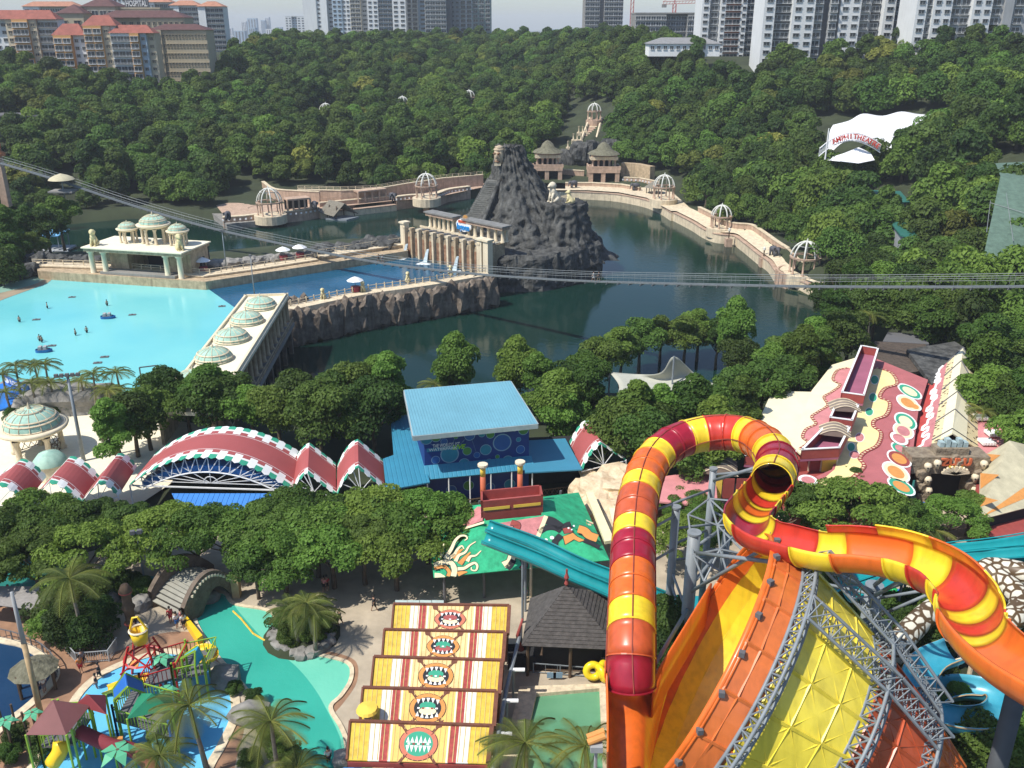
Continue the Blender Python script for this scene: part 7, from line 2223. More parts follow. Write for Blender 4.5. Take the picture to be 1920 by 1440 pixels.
M_tanrim=mat('tan_fibreglass_rim',(.42,.30,.16),.6,.15,2)
sp_=[(1790,1215,8.5),(1745,1235,8.0),(1722,1270,7.5),(1728,1310,7.0),(1765,1335,6.6),(1820,1345,6.2),(1868,1338,5.8),(1885,1315,5.4),(1862,1292,5.0),(1800,1283,4.6),(1745,1300,4.2),(1750,1340,3.8),(1830,1372,3.4),(1868,1390,3.2),(1845,1430,2.8),(1800,1500,2.2)]
flume('spiral_slide','aqua spiral slide winding round a pale post at the right',sp_,1.15,M_aqua,None,12,92,M_tanrim)
pp_=thing('spiral_post','pale post with struts in the middle of the aqua spiral slide','post',W(1802,1335,0));c=ORG[pp_.name];zt=8.2
b=MB();b.cyl(c,c+up*zt,.2,n=9);b.build('shaft',M_sandlight,pp_)
for a in range(4):b=MB();b.cyl(c+up*5.5,c+Vector((3.6*math.cos(a*1.57+.3),2.6*math.sin(a*1.57+.3),5.0)),.07,n=5);b.build('strut',M_sandlight,pp_)
m=mat('snakeskin_slide',(.6,.6,.5),.45)
n_,l_=m.node_tree.nodes,m.node_tree.links
g_=n_.new('ShaderNodeNewGeometry');vo=n_.new('ShaderNodeTexVoronoi');vo.feature='DISTANCE_TO_EDGE';vo.inputs['Scale'].default_value=1.25;vo.inputs['Randomness'].default_value=.9
l_.new(g_.outputs['Position'],vo.inputs['Vector']);cr_=n_.new('ShaderNodeValToRGB');cr_.color_ramp.elements[0].position=.10;cr_.color_ramp.elements[1].position=.15
cr_.color_ramp.elements[0].color=(.10,.06,.025,1);cr_.color_ramp.elements[1].color=(.66,.62,.50,1)
l_.new(vo.outputs['Distance'],cr_.inputs[0]);l_.new(cr_.outputs[0],n_['Principled BSDF'].inputs['Base Color'])
M_snake=m
def closed_slide(label,pts,r,m,nm='snake_slide',grp=None):
 P_=catmull([W(*q)for q in pts],8);t=thing(nm,label,'water slide',flo(P_[len(P_)//2],0),grp)
 b=MB();b.tube(P_,r,16);b.build('tube',m,t,True)
 for k in range(4,len(P_),12):
  p=P_[k]-up*r
  if p.z>1:b=MB();b.cyl(flo(p,0),p,.14,n=7);b.build('support',M_steel,t)
 return t
closed_slide('snakeskin patterned brown and white enclosed slide snaking under the red slide at right',[(1668,1232,5.0),(1700,1190,5.4),(1742,1150,5.8),(1790,1125,6.2),(1850,1150,6.6),(1895,1162,6.8),(1915,1130,7.0),(1885,1095,7.2),(1850,1068,7.4),(1905,1072,7.6),(1990,1100,7.8)],.95,M_snake)
M_vg,M_vb,M_vt=mat('green_vinyl',(.02,.42,.10),.25,.05,1),mat('blue_vinyl',(.02,.20,.72),.25,.05,1),mat('teal_vinyl',(.01,.30,.34),.25,.05,1)
tms=[torus_mesh(.62,.34,mm)for mm in(M_vg,M_vb,M_vt)]
rr=random.Random(9)
for k in range(64):
 u=rr.random();x=1545+215*u;y=1128+rr.uniform(-16,22);ci=2 if x<1630 and rr.random()<.7 else(0 if x<1680 and rr.random()<.6 else 1)
 o=inst('swim_ring',tms[ci],None,W(x,y,rr.uniform(.35,1.9)),0,1,(rr.uniform(-.8,.8),rr.uniform(-.8,.8),rr.random()))
 tag(o,['shiny green swim ring in the big pile below the teal slides','shiny blue swim ring in the big pile below the teal slides','teal swim ring in the big pile below the teal slides'][ci],'swim ring',['green','blue','teal'][ci]+' swim rings in the pile')
sheet('slide_landing_pool',smooth_px([(1240,1120),(1320,1118),(1440,1120),(1560,1130),(1500,1180),(1330,1200),(1240,1170)],0),.02,water('teal_pool_water',(.02,.26,.30),.12,.5,2,(.03,.32,.36),.2,.3))
# painted pink complex at right
px_t=thing('painted_complex','long low building with pink roof painted in scallops, ovals and swirls','building',W(1600,850,0))
M_pinkr=mat('pink_painted_roof',(.42,.13,.13),.7,.1,.6,bump=.2,bscale=5);M_pinkl=mat('light_pink_roof',(.60,.24,.24),.7,.1,.8)
M_palroof=mat('pale_yellow_roof',(.82,.74,.50),.75,.05,.5)
rz=5.4
rightp=[(1632,668),(1740,712),(1722,770),(1698,952),(1660,940),(1575,925),(1480,940),(1475,918),(1560,880),(1600,750)]
leftp=[(1613,668),(1598,740),(1570,855),(1500,850),(1482,832),(1500,790),(1522,732),(1560,684)]
roofpoly(rightp,rz,'roof_slope',M_pinkr,px_t,.2);roofpoly(leftp,rz,'roof_slope',M_palroof,px_t,.2)
roofpoly([(1448,733),(1536,735),(1522,790),(1484,830),(1424,785)],rz-.6,'flat_roof',M_palroof,px_t,.25)
roofpoly([(1230,895),(1340,880),(1345,935),(1290,945),(1235,940)],3.4,'roof_slope',M_pinkl,px_t,.2)
roofpoly([(1130,905),(1160,890),(1235,897),(1240,935),(1180,985),(1150,985)],3.0,'roof_slope',M_palroof,px_t,.2)
b=MB();c_=[W(x,y,rz)for x,y in[(1560,690),(1740,716),(1698,945),(1490,930),(1440,790)]];b.vslab(c_,.02,rz-.9);b.build('wall',M_pred,px_t)
RP=Plane(W(1600,700,rz),W(1740,720,rz),W(1650,900,rz),.03)
LP=RP
braidR=[(1645,690),(1672,700),(1682,720),(1660,728),(1650,745),(1668,755),(1662,778),(1640,788),(1638,800),(1652,812),(1645,835),(1622,848),(1612,860),(1620,875),(1600,895),(1588,905)]
cream=braidR+[(1560,930),(1500,935),(1565,880),(1588,800),(1620,700)]
pshape(px_t,RP,cream,mat('painted_pale_yellow',(.82,.68,.32),.7,.08,1),.02)
def braid(pl,pts,w=.5):
 stroke(px_t,pl,pts,w,M_pred,.05,'painted_braid')
 pp2=resample([pl.at(x,y,0)for x,y in[q for q in pts]],.62);b=MB()
 for k,p in enumerate(pp2):b.poly([p+pl.n*.062+Vector((.17*math.cos(a),.13*math.sin(a),0))for a in[1.047*j for j in range(6)]])
 stuff(b.build('painted_braid_dots',M_pcream,px_t))
def spl(pts,per=4):
 v=catmull([Vector((x,y,0))for x,y in pts],per);return[(p.x,p.y)for p in v]
braid(RP,spl(braidR))
braidL=[(1590,690),(1570,695),(1562,712),(1575,722),(1560,735),(1545,745),(1552,760),(1535,772),(1522,782),(1530,795),(1512,805),(1505,820),(1515,830),(1500,842)]
pshape(px_t,RP,spl(braidL)+[(1565,850),(1598,740),(1612,690)],M_pinkl,.02)
braid(RP,spl(braidL),.4)
for(x,y,rx2,ry2,an,m1,m2)in[(1706,734,26,10,.5,M_cangreen,M_pcream),(1702,755,24,12,.5,M_pcream,M_porange),(1698,790,24,14,.55,M_cangreen,M_pcream),(1694,808,22,14,.5,M_pcream,M_ppink),(1686,822,22,12,.5,M_canwhite,M_ppink),(1690,842,22,10,.5,M_cangreen,M_ppink),(1686,860,26,13,.5,M_pred,M_porange),(1680,885,30,15,.55,M_pcream,M_porange),(1690,912,30,12,.5,M_cangreen,M_porange),(1715,762,14,7,.4,M_pcream,M_porange),(1640,712,8,9,0,M_cangreen,M_cangreen),(1637,745,8,9,0,M_cangreen,M_cangreen),(1630,772,8,8,0,M_cangreen,M_cangreen),(1612,820,9,9,0,M_ppink,M_ppink),(1596,838,8,9,0,M_cangreen,M_cangreen),(1602,852,10,8,0,M_ppink,M_ppink),(1515,900,22,11,.2,M_canwhite,M_ppink)]:
 for q,(sc_,mm)in enumerate(((1.0,M_canwhite if m1 is not M_canwhite else M_pred),(.86,m1),(.6,m2))):
  pts=[(x+sc_*(rx2*math.cos(a)*math.cos(an)-ry2*math.sin(a)*math.sin(an)),y+sc_*(rx2*math.cos(a)*math.sin(an)+ry2*math.sin(a)*math.cos(an)))for a in[6.283*k/20 for k in range(20)]]
  pshape(px_t,RP,pts,mm,.035+q*.012+.002*(int(x)%5),'painted_oval')
def trough(p):
 """p: near-left, near-right, far-right, far-left corners"""
 fl2=[W(*q)for q in p]
 b=MB();b.slab([q+up*.02 for q in fl2],.25);b.build('trough_floor',mat('purple_red_floor',(.33,.11,.17),.7,.1,.5),px_t)
 for i in range(4):
  a,c=fl2[i],fl2[(i+1)%4];ins=(fl2[(i+2)%4]-c).normalized()*.16
  b=MB();b.slab([a+up*1.15,c+up*1.15,c+up*1.15+ins,a+up*1.15+ins],1.1);b.build('trough_wall',M_pred,px_t)
  b=MB();b.beam(a+up*1.2+ins*.5,c+up*1.2+ins*.5,.24,.09);b.build('white_edge',M_white,px_t)
trough([(1575,752,6.6),(1618,758,6.6),(1645,668,6.6),(1612,662,6.6)])
trough([(1553,800,6.6),(1596,806,6.6),(1608,776,6.6),(1566,770,6.6)])
trough([(1500,862,6.6),(1572,858,6.6),(1592,818,6.6),(1548,812,6.6)])
trough([(1395,872,5.0),(1490,880,5.0),(1490,862,5.0),(1400,856,5.0)])
M_vent=mat('brown_ribbed_metal',(.24,.19,.15),.55,.1,1)
def barrel(a,c,r,depth_,nm='barrel_vent'):
 A_,C_=W(*a),W(*c);d=(C_-A_).normalized();s=Vector((-d.y,d.x,0))*depth_
 b=MB();n=12;L_=(C_-A_).length
 pts=[A_+d*(L_*k/n)+up*(r*math.sin(math.pi*k/n))for k in range(n+1)]
 for i in range(n):b.quad(pts[i],pts[i+1],pts[i+1]+s,pts[i]+s)
 b.poly(pts);b.poly([p+s for p in pts]);b.build(nm,M_vent,px_t)
 for q in(0,.33,.66,1):
  b=MB();b.tube([p+s*q+up*.03 for p in pts],.07,5);b.build('vent_rib',M_sandlight,px_t)
barrel((1557,770,7.6),(1616,774,7.6),.7,2.4);barrel((1536,815,7.6),(1596,822,7.6),.7,2.4);barrel((1314,888,4.4),(1384,894,4.4),.9,3.5)
for k,(x0,x1,m_)in enumerate([(1497,1518,M_pred),(1520,1541,M_pred),(1543,1570,M_pyellow)]):
 b=MB();a,c=W(x0,862,6.0),W(x1,860,6.0);b.slab([a,c,c+Vector((0,.1,0)),a+Vector((0,.1,0))],2.6);b.build('wall_panel',m_,px_t)
 b=MB();b.beam(c,c-up*2.6,.16);b.build('pilaster',M_cream,px_t)
for k,(x0,x1,m_)in enumerate([(1340,1355,M_pyellow),(1357,1378,M_pred),(1382,1410,M_pred)]):
 b=MB();a,c=W(x0,898,4.2),W(x1,898,4.2);b.slab([a,c,c+Vector((0,.1,0)),a+Vector((0,.1,0))],2.4);b.build('wall_panel',m_,px_t)
gl=thing('long_gallery','long gabled gallery with red, spotted and white roof running up to the skull gate','building',W(1770,760,0))
RG0,RG1=W(1785,812,6.8),W(1806,650,6.8)
EL0,EL1=W(1704,856,4.4),W(1742,712,4.4);ER0,ER1=W(1834,842,4.6),W(1832,708,4.6)
M_spot=mat('spotted_hide_roof',(.62,.50,.26),.75,.3,1)
nn1=M_spot.node_tree;vv=nn1.nodes.new('ShaderNodeTexVoronoi');vv.inputs['Scale'].default_value=1.5;gg=nn1.nodes.new('ShaderNodeNewGeometry');nn1.links.new(gg.outputs['Position'],vv.inputs['Vector']);cc_=nn1.nodes.new('ShaderNodeValToRGB');cc_.color_ramp.elements[0].position=.28;cc_.color_ramp.elements[1].position=.36;cc_.color_ramp.elements[0].color=(.07,.04,.02,1);cc_.color_ramp.elements[1].color=(.72,.60,.34,1);nn1.links.new(vv.outputs['Distance'],cc_.inputs[0]);nn1.links.new(cc_.outputs[0],nn1.nodes['Principled BSDF'].inputs['Base Color'])
def GLf(u,v):return EL0.lerp(EL1,v).lerp(RG0.lerp(RG1,v),u)
def GRf(u,v):return ER0.lerp(ER1,v).lerp(RG0.lerp(RG1,v),u)
for a,c,m_ in((0,.30,mat('gallery_red',(.48,.07,.06),.7,.1,1)),(.30,.52,M_ppink),(.52,.74,M_spot),(.74,1,M_palroof)):
 b=MB();b.slab([GLf(a,0),GLf(c,0),GLf(c,1),GLf(a,1)],.15);b.build('roof_slope',m_,gl)
for a,c,m_ in((0,.45,M_spot),(.45,1,M_palroof)):
 b=MB();b.slab([GRf(a,0),GRf(c,0),GRf(c,1),GRf(a,1)],.15);b.build('roof_slope',m_,gl)
for k in range(6):
 v=.04+k*.19;b=MB();b.beam(GLf(.52,v)+up*.06,GLf(1,v)+up*.06,.16,.06);b.beam(GRf(0,v)+up*.06,GRf(1,v)+up*.06,.16,.06);b.build('roof_batten',M_wdgrey,gl)
rr=random.Random(2)
b=MB();pv=[(.30+.11*((k*7)%5-2)/2,k/22)for k in range(23)]
for k in range(22):
 p,q=GLf(pv[k][0],pv[k][1])+up*.05,GLf(pv[k][0],pv[k+1][1])+up*.05;b.beam(p,q,.34,.03);r=GLf(pv[k+1][0],pv[k+1][1])+up*.05;b.beam(q,r,.34,.03)
b.build('white_zigzag_trim',M_canwhite,gl)
b=MB();gi=[flo(p,0)for p in(GLf(.1,.02),GRf(.1,.02),GRf(.1,.98),GLf(.1,.98))];b.vslab(gi,.02,4.3);b.build('wall',M_pred,gl)
roofpoly([(1826,770),(1900,800),(1882,850),(1830,850)],4.6,'side_roof',M_pinkl,gl);roofpoly([(1850,745),(1905,790),(1900,800),(1828,770)],4.7,'side_roof',M_pred,gl)
for(x,y)in((1840,782),(1862,812),(1850,828)):b=MB();p=W(x,y,5.0);b.box(p,(1.5,1.5,.3));[b.box(p+Vector((-.5+.33*j,-.76,.1)),(.1,.05,.3))for j in range(4)];b.build('white_lattice',M_canwhite,gl)
roofpoly([(1700,655),(1790,640),(1810,652),(1748,720)],5.0,'rock_roof',M_rock,gl,.6)
dt=thing('thatched_shelter','wide dark brown thatched roof behind the pink painted roofs','shelter',W(1680,680,0))
M_dthatch=mat('dark_brown_thatch',(.085,.065,.05),.95,.3,2,.6,5)
roofpoly([(1617,672),(1640,640),(1735,645),(1755,690),(1700,700),(1660,688)],4.2,'roof',M_dthatch,dt,.4)
roofpoly([(1665,622),(1735,628),(1742,645),(1655,640)],4.0,'roof',M_wdgrey,dt,.3)
for x,y in((1625,672),(1700,700),(1750,690)):b=MB();p=W(x,y,3.8);b.cyl(flo(p,0),p,.15,n=6);b.build('post',M_darkwood,dt)
gt=thing('skull_gate','carved brown rock gate with skulls around a dark opening','gate',W(1768,930,0))
M_gate=mat('brown_carved_rock',(.17,.13,.09),.9,.35,1.5,1.2,3,col2=(.32,.26,.18))
G0,G1=W(1712,948,0),W(1832,948,0);gd=(G1-G0).normalized();gn=Vector((-gd.y,gd.x,0));GW=(G1-G0).length
def GG(a,d,z):return flo(G0,0)+gd*a+gn*d+up*(z*.74)
def gblock(a0,a1,z0,z1,d0,d1,nm,m=M_gate):
 b=MB();b.slab([GG(a0,d0,z1),GG(a1,d0,z1),GG(a1,d1,z1),GG(a0,d1,z1)],(z1-z0)*.74);return b.build(nm,m,gt)
gblock(0,GW*.19,0,5.6,0,2.2,'pillar');gblock(GW*.80,GW,0,5.6,0,2.2,'pillar')
gblock(-1.2,GW+.2,5.62,8.3,-.3,2.4,'lintel');gblock(GW*.22,GW*.72,8.32,9.4,.2,1.6,'parapet');gblock(GW*.19+.02,GW*.80-.02,0,5.6,1.9,2.3,'shade_panel',M_dark)  # last block closes the gateway, near-black colour painted for the shade inside
for k in range(5):gblock(GW*(.28+.09*k),GW*(.35+.09*k),9.42,10.2+.5*(k%2),.5,1.2,'ice_blue_fang',mat('pale_blue_stone',(.35,.45,.45),.7,.2,2))
rr=random.Random(6);rkm=[rock_mesh(90+k,.8,.5,.9,M_gate,'carved_rock',2,.5)for k in range(3)]
for k in range(34):
 a=rr.choice([rr.uniform(0,GW*.19),rr.uniform(GW*.8,GW),rr.uniform(-1,GW)]);z=rr.uniform(.5,5.4)if(a<GW*.19 or a>GW*.8)else rr.uniform(5.8,8.2)
 inst('carved_rock',rkm[k%3],gt,GG(a,-.15,z)-ORG[gt.name],rr.random(),rr.uniform(.5,.9))
def skull(a,z,s):
 c=GG(a,-.5,z);b=MB();b.lathe([(.04,-.55),(.2,-.48),(.24,-.2),(.40,.0),(.42,.22),(.3,.46),(.04,.55)],c,12)
 o=b.build('skull',M_cream,gt,True);b=MB()
 for dx in(-.25,.25):b.lathe([(.02,-.12),(.12,0),(.02,.12)],c+gd*dx*.6+Vector((0,-.33,.08)),8)
 b.build('eye_socket',M_dark,gt)
for a,z in((.6,6.8),(GW*.22,7.3),(GW*.93,7.2),(GW*.12,4.6),(GW*.16,2.8),(GW*.84,5.0),(GW*.86,3.0)):skull(a,z,1)
c=GG(GW*.5,-.75,6.2);b=MB()
for k in range(9):
 an=math.pi*(k+.5)/9;b.beam(c+up*-.2,c+gd*(1.5*math.cos(an))+up*(-.2+.9*math.sin(an)),.3,.25)
b.build('shell_ornament',M_cream,gt)
text_mesh('ZULU',1.15,.12,'letters',mat('gate_letter_red',(.55,.13,.05),.6),gt,GG(GW*.5,-.55,7.65),gd,(0,0,1),.05,fit=3.4)
text_mesh('WALK',.5,.12,'letters',M_pyellow,gt,GG(GW*.5,-.55,6.95),gd,(0,0,1),.03,fit=1.8)
b=MB();b.slab([W(1832,860,3),W(1838,860,3),W(1836,1000,3),W(1828,1000,3)],3);tag(b.build('red_boundary_wall',M_pred),'narrow red wall running down beside the skull gate','wall')
b=MB();b.slab([W(1702,955,4.8),W(1716,900,4.8),W(1718,960,2.5),W(1706,985,2.5)],.2);tag(b.build('green_side_wall',mat('dark_teal_wall',(.02,.13,.11),.7)),'dark teal sloping wall left of the skull gate','wall')
pr=thing('beige_roofed_house','beige pyramid roof painted with orange triangles at the right edge','building',W(1895,900,0))
pa_=W(1893,826,7.4);pc=[W(1838,858,4.4),W(1835,975,4.0),W(1990,935,4.0),W(1990,850,4.4)]
for i in range(4):b=MB();b.slab([pc[i],pc[(i+1)%4],pa_],.12);b.build('roof_slope',mat('beige_roof',(.50,.45,.30),.8,.15,.8),pr)
PP=Plane(pc[0],pc[1],pa_);PQ=Plane(pc[1],pc[2],pa_)
for q in([(1838,850),(1876,853),(1840,880)],[(1838,887),(1874,890),(1838,917)],[(1838,930),(1872,938),(1838,950)]):pshape(pr,PP,q,M_porange,.03)
for q in([(1842,968),(1918,915),(1990,880),(1990,900),(1920,935)],):pshape(pr,PQ,q,M_porange,.03)
b=MB();pcm=sum(pc,Vector((0,0,0)))/4;b.vslab([pcm+(p-pcm)*.9 for p in pc],0,3.8);b.build('wall',M_dark,pr)
rrf=thing('red_roof','dark red flat roof behind the teal slides at the right edge','roof',W(1880,985,0));roofpoly([(1828,985),(1990,955),(1990,1010),(1830,1005)],2.5,'roof',M_pred,rrf)
ss=thing('shade_sail','pale grey shade sail with raised peak among the trees by the lagoon','shade sail',W(1220,720,0))
sg_=[[(1143,698,5.5),(1160,722,5),(1158,742,5)],[(1200,702,5.4),(1215,715,4.8),(1210,738,4.8)],[(1240,698,6.5),(1255,712,5.2),(1262,732,4.8)],[(1264,668,9.0),(1285,700,6),(1310,722,5)],[(1300,700,6),(1320,712,5.4),(1345,722,5)]]
rows=[catmull([W(*q)for q in r],5)for r in sg_];fin=[catmull([r[j]for r in rows],5)for j in range(len(rows[0]))]
b=MB();nn_=len(fin[0]);b.add([p for r in fin for p in r],[(i*nn_+k,i*nn_+k+1,(i+1)*nn_+k+1,(i+1)*nn_+k)for i in range(len(fin)-1)for k in range(nn_-1)]);o=b.build('fabric',mat('pale_grey_canvas',(.42,.42,.35),.8,.06,.5),ss,True);o.modifiers.new('thick','SOLIDIFY').thickness=.05
for q in((1143,698,5.5),(1264,668,9.0),(1345,722,5),(1158,742,5)):b=MB();p=W(*q);b.cyl(flo(p,0),p,.12,n=6);b.build('pole',M_steel,ss)
# park trees
GA,GB,GC2,GD,GE='trees along the near lagoon shore','flat crowned trees in front of the red canopies','trees around the slides','trees between lagoon and painted complex','tall trees at the right edge'
def plant(lst,kinds,label,group,zf=4.6,s0=.8,s1=1.05,tall=1.0,seed=0):
 r=random.Random(seed)
 for q in lst:
  x,y=q[0],q[1];s=(q[2]if len(q)>2 else 1)*r.uniform(s0,s1)
  p=W(x,y,zf*s*tall);g=max(hgt(p.x,p.y),-5.5)
  p=W(x,y,g+zf*s*tall)
  lb=label
  t=tree(kinds[r.randrange(len(kinds))],p.x,p.y,g,s,r.uniform(0,6.28),lb,group,sz=s*tall)
plant([(218,815),(275,790),(300,755),(350,765),(400,755),(440,768),(215,835),(470,780),(520,785),(570,770),(600,800),(620,760),(660,745),(700,735),(735,765),(650,800),(700,790),(250,800),(395,778)],NEAR,'dense dark green tree behind the big red arched canopy',GA,seed=1)
plant([(1040,770),(1070,745),(1100,770),(1060,800),(1140,825),(1185,822),(1240,818),(1290,810),(1380,745),(1180,830),(1330,790),(1390,790),(1200,845),(1290,870),(1340,860),(1370,830),(1230,820),(1010,745)],NEAR,'bright green tree between the lagoon and the loop of the tube slide',GD,seed=2)
plant([(1120,695),(1165,670),(1200,650),(1240,635),(1285,640),(1385,690),(1310,630),(1095,715),(1345,650)],NEAR,'light green tree on the near lagoon shore around the shade sail',GD,seed=3)
for x,y,lb in[(848,700,'tall slender tree standing against the lagoon just behind the blue building, left one of two'),(962,708,'tall slender tree against the lagoon behind the right end of the blue roof'),(1372,625,'tallest light green tree on the near shore, right of the shade sail')]:
 s=.95;p=W(x,y,6.0);g=-2;p=W(x,y,g+7);tree(NEAR[0],p.x,p.y,g,.95,1.0,lb,None,sz=1.3)
plant([(1480,680),(1520,650),(1560,610),(1590,650),(1545,575),(1450,700),(1500,700),(1540,690),(1430,735),(1480,720)],NEAR,'dark green tree at the lagoon corner left of the painted complex',GD,seed=4)
plant([(1600,570),(1650,555),(1700,560),(1750,575),(1690,600),(1740,620),(1790,600),(1640,590),(1800,560),(1850,560),(1720,530),(1640,520),(1900,540),(1580,545),(1840,610)],NEAR,'spreading tree beyond the footbridge behind the painted complex',GE,seed=5,s0=.9,s1=1.2)
plant([(1860,640),(1900,620),(1850,690),(1890,700),(1920,680),(1880,760),(1915,770),(1860,740),(1925,830),(1945,740)],NEAR,'big bright green tree hanging over the right side of the gabled gallery',GE,seed=6,s0=.9,s1=1.1,zf=6)
plant([(10,1000),(60,970),(115,1000),(180,975),(245,985),(305,1000),(365,1003),(430,1000),(495,995),(560,965),(590,1000),(530,1035),(150,1035),(60,1045),(-20,1060)],FLAT,'flat crowned dark green tree in front of the red canopies',GB,seed=7,zf=6.4,s0=.62,s1=.8)
plant([(640,975),(700,965),(760,985),(680,1015),(740,1030),(800,975),(620,1020),(830,1010,.6)],FLAT,'wide flat crowned green tree left of the painted pavilion','flat crowned trees left of the painted pavilion',seed=8,zf=6.4,s0=.65,s1=.8)
plant([(478,1062,.8),(520,1050,.7)],FLAT,'light flat crowned tree beside the stone bridge','trees beside the stone bridge',seed=9,zf=6.4,s0=.65,s1=.75)
plant([(1470,960),(1530,965),(1590,970),(1650,965),(1500,920,.7),(1560,910,.7),(1600,915,.8),(1700,985,.8),(1780,975,.7),(1820,960,.6),(1260,1010,.7),(1310,1020,.7),(1340,970,.6),(1290,950,.6)],FLAT,'feathery green tree between the slide loop and the painted complex',GC2,seed=10,zf=5.6,s0=.65,s1=.85)
plant([(1250,1240),(1240,1200),(1700,1215),(1650,1180),(1760,1200),(1740,1290),(1890,1220),(1910,1290),(1930,1190),(1900,1420),(1840,1440),(1700,1150,.7),(1900,1050,.7),(1770,1090,.6),(1560,1090,.8),(1600,1150,.7),(1940,1350),(1790,1340,.7),(1700,1400)],NEAR,'low bushy tree growing under the slides at the right',GC2,seed=11,zf=3.8,s0=.5,s1=.65)
plant([(15,440),(50,432),(85,420),(20,475),(55,465),(0,505),(110,405)],NEAR,'dark tree at the left water edge above the blue jetty roof','trees at the left water edge',seed=12,s0=1.0,s1=1.3,zf=6)
LMK=[(265,440,'the three domed stage'),(508,390,'the round terrace gazebo'),(800,355,'the gazebo left of the volcano'),(955,280,'the volcano'),(1115,330,'the twin gate temples'),(1244,355,'the far right shore gazebo'),(1352,410,'the bastion gazebo'),(1507,495,'the nearest gazebo'),(1640,260,'the amphitheatre tent'),(1690,400,'the green metal roofs'),(1895,370,'the green net'),(118,335,'the beige sunshade'),(400,850,'the big red arch'),(100,900,'the left zigzag canopies'),(880,760,'the big blue roof'),(1220,700,'the shade sail'),(1325,810,'the top of the tube slide loop'),(1510,780,'the pale flat roof'),(1680,660,'the dark thatched roof'),(1820,760,'the gabled gallery'),(1440,900,'the tube slide mouth'),(1600,1000,'the open red channel'),(980,940,'the red well on the painted roof'),(380,1110,'the stone bridge'),(1800,1300,'the aqua spiral'),(1750,880,'the skull gate'),(700,870,'the right zigzag canopies'),(240,1330,'the kids play frame'),(566,1192,'the river islet'),(145,765,'the grey rock outcrop'),(72,790,'the domed pavilion'),(60,1120,'the timber slat roof')]
def single_out(kind_word,prefix):
 bk_={}
 for o in COL.objects:
  if o.get('category')==kind_word and o.parent is None and o.get('group'):
   x,y=pxof(o.location.x,o.location.y,o.location.z+5);L=min(LMK,key=lambda q:(q[0]-x)**2+(q[1]-y)**2);dx,dy=x-L[0],y-L[1]
   side_=('right of' if dx>0 else 'left of')if abs(dx)>abs(dy)else('below' if dy>0 else 'above')
   pf='flat crowned tree' if o['label'].find('flat crowned')>=0 else prefix
   bk_.setdefault((L[2],side_,pf),[]).append((dx*dx+dy*dy,o))
 ow=['nearest','second nearest','third nearest','fourth nearest','fifth nearest','sixth nearest','seventh nearest','eighth nearest','ninth nearest','tenth nearest','eleventh nearest','twelfth nearest']
 for(L,sd2,pf),v in bk_.items():
  v.sort(key=lambda q:q[0])
  for k,(d,o)in enumerate(v):o['label']=f'{pf} {sd2} {L}, {ow[k] if k < 12 else str(k + 1) + chr(116) + chr(104) + " nearest"} there'
single_out('tree','leafy green tree')
def shrub(lst,label,nm='shrub',group=None,s0=.3,s1=.45,ks=(1,3,0),cat='shrub',seed=0,z=0):
 r=random.Random(seed)
 for x,y,*q in lst:
  s=(q[0]if q else 1)*r.uniform(s0,s1);cr=NEAR[ks[r.randrange(len(ks))]][0]
  p=W(x,y,z);t=thing(nm,label,cat,p,group);inst('foliage',cr,t,(0,0,-2.6*s),r.uniform(0,6),(s,s,s))
shrub([(110,1170,1.2),(150,1160,1.3),(190,1185,1.1),(130,1210,1.2),(175,1215,1.1),(100,1200)],'dense clipped bush inside the railing beside the kids pool',group='bushes beside the kids pool',s0=.4,s1=.5)
shrub([(532,1180),(560,1200),(590,1205),(545,1212),(610,1190),(575,1180)],'green bush on the rocky islet of the lazy river',group='bushes on the river islet',s0=.25,s1=.33)
shrub([(210,1115),(240,1110),(270,1118),(185,1110),(40,1400),(20,1430),(90,1420),(300,1430),(440,1300,.6),(478,1320,.7),(505,1400),(540,1430),(470,1440),(120,780),(50,770),(20,790),(90,790)],'low green bush by the paths at the left',group='bushes by the left paths',s0=.22,s1=.34)
def frond_mesh(L,m,nl=22,droop=1.0,name='frond'):
 b=MB();pts=[]
 for k in range(nl+1):
  u=k/nl;pts.append(Vector((L*(u-.15*u*u*droop),0,L*(.5*u-.8*u*u*droop))))
 b.tube(pts[::3]+[pts[-1]],[.05]*(len(pts[::3]))+[.01],4)
 for k in range(1,nl):
  p=pts[k];u=k/nl;d=(pts[k+1]-pts[k-1]).normalized();w=L*.19*math.sin(math.pi*min(1,u*.9+.1))**.6
  for s_ in(-1,1):
   tip=p+Vector((0,s_*w,0))+d*w*.9-up*w*.35
   b.add([p-d*L*.007,p+d*L*.012,tip],[(0,1,2)])
 me=b.mesh(name,m);at=me.attributes.new('tint','FLOAT','POINT');r=random.Random(3);at.data.foreach_set('value',[r.random()for _ in me.vertices]);return me
FRS=[frond_mesh(3.0,M_palm,34,d)for d in(.55,.85,1.2)]
def palm(x,y,h,s,label,group,z=0,lean=.5,n=17):
 p=W(x,y,z+h);r=random.Random(int(x*7+y));t=thing('palm_tree',label,'palm tree',(p.x,p.y,z),group)
 lx,ly=r.uniform(-lean,lean),r.uniform(-lean,lean)
 b=MB();b.tube([(lx,ly,-.3),(lx*.5,ly*.7,h*.4),(lx*.1,ly*.2,h*.75),(0,0,h)],[.24,.17,.14,.12],7);o=b.build('trunk',M_palmbark,None,True,org=(0,0,0));o.parent=t
 for k in range(n):
  a=6.283*k/n*2.618+r.uniform(-.2,.2);e=-.5*(1-k/n)+.55*(k%3)/2
  inst('frond',FRS[k%3],t,(0,0,h-.05),0,s*r.uniform(.85,1.1),(0,-e*.8,a))
GP='coconut palms on the wave pool beach'
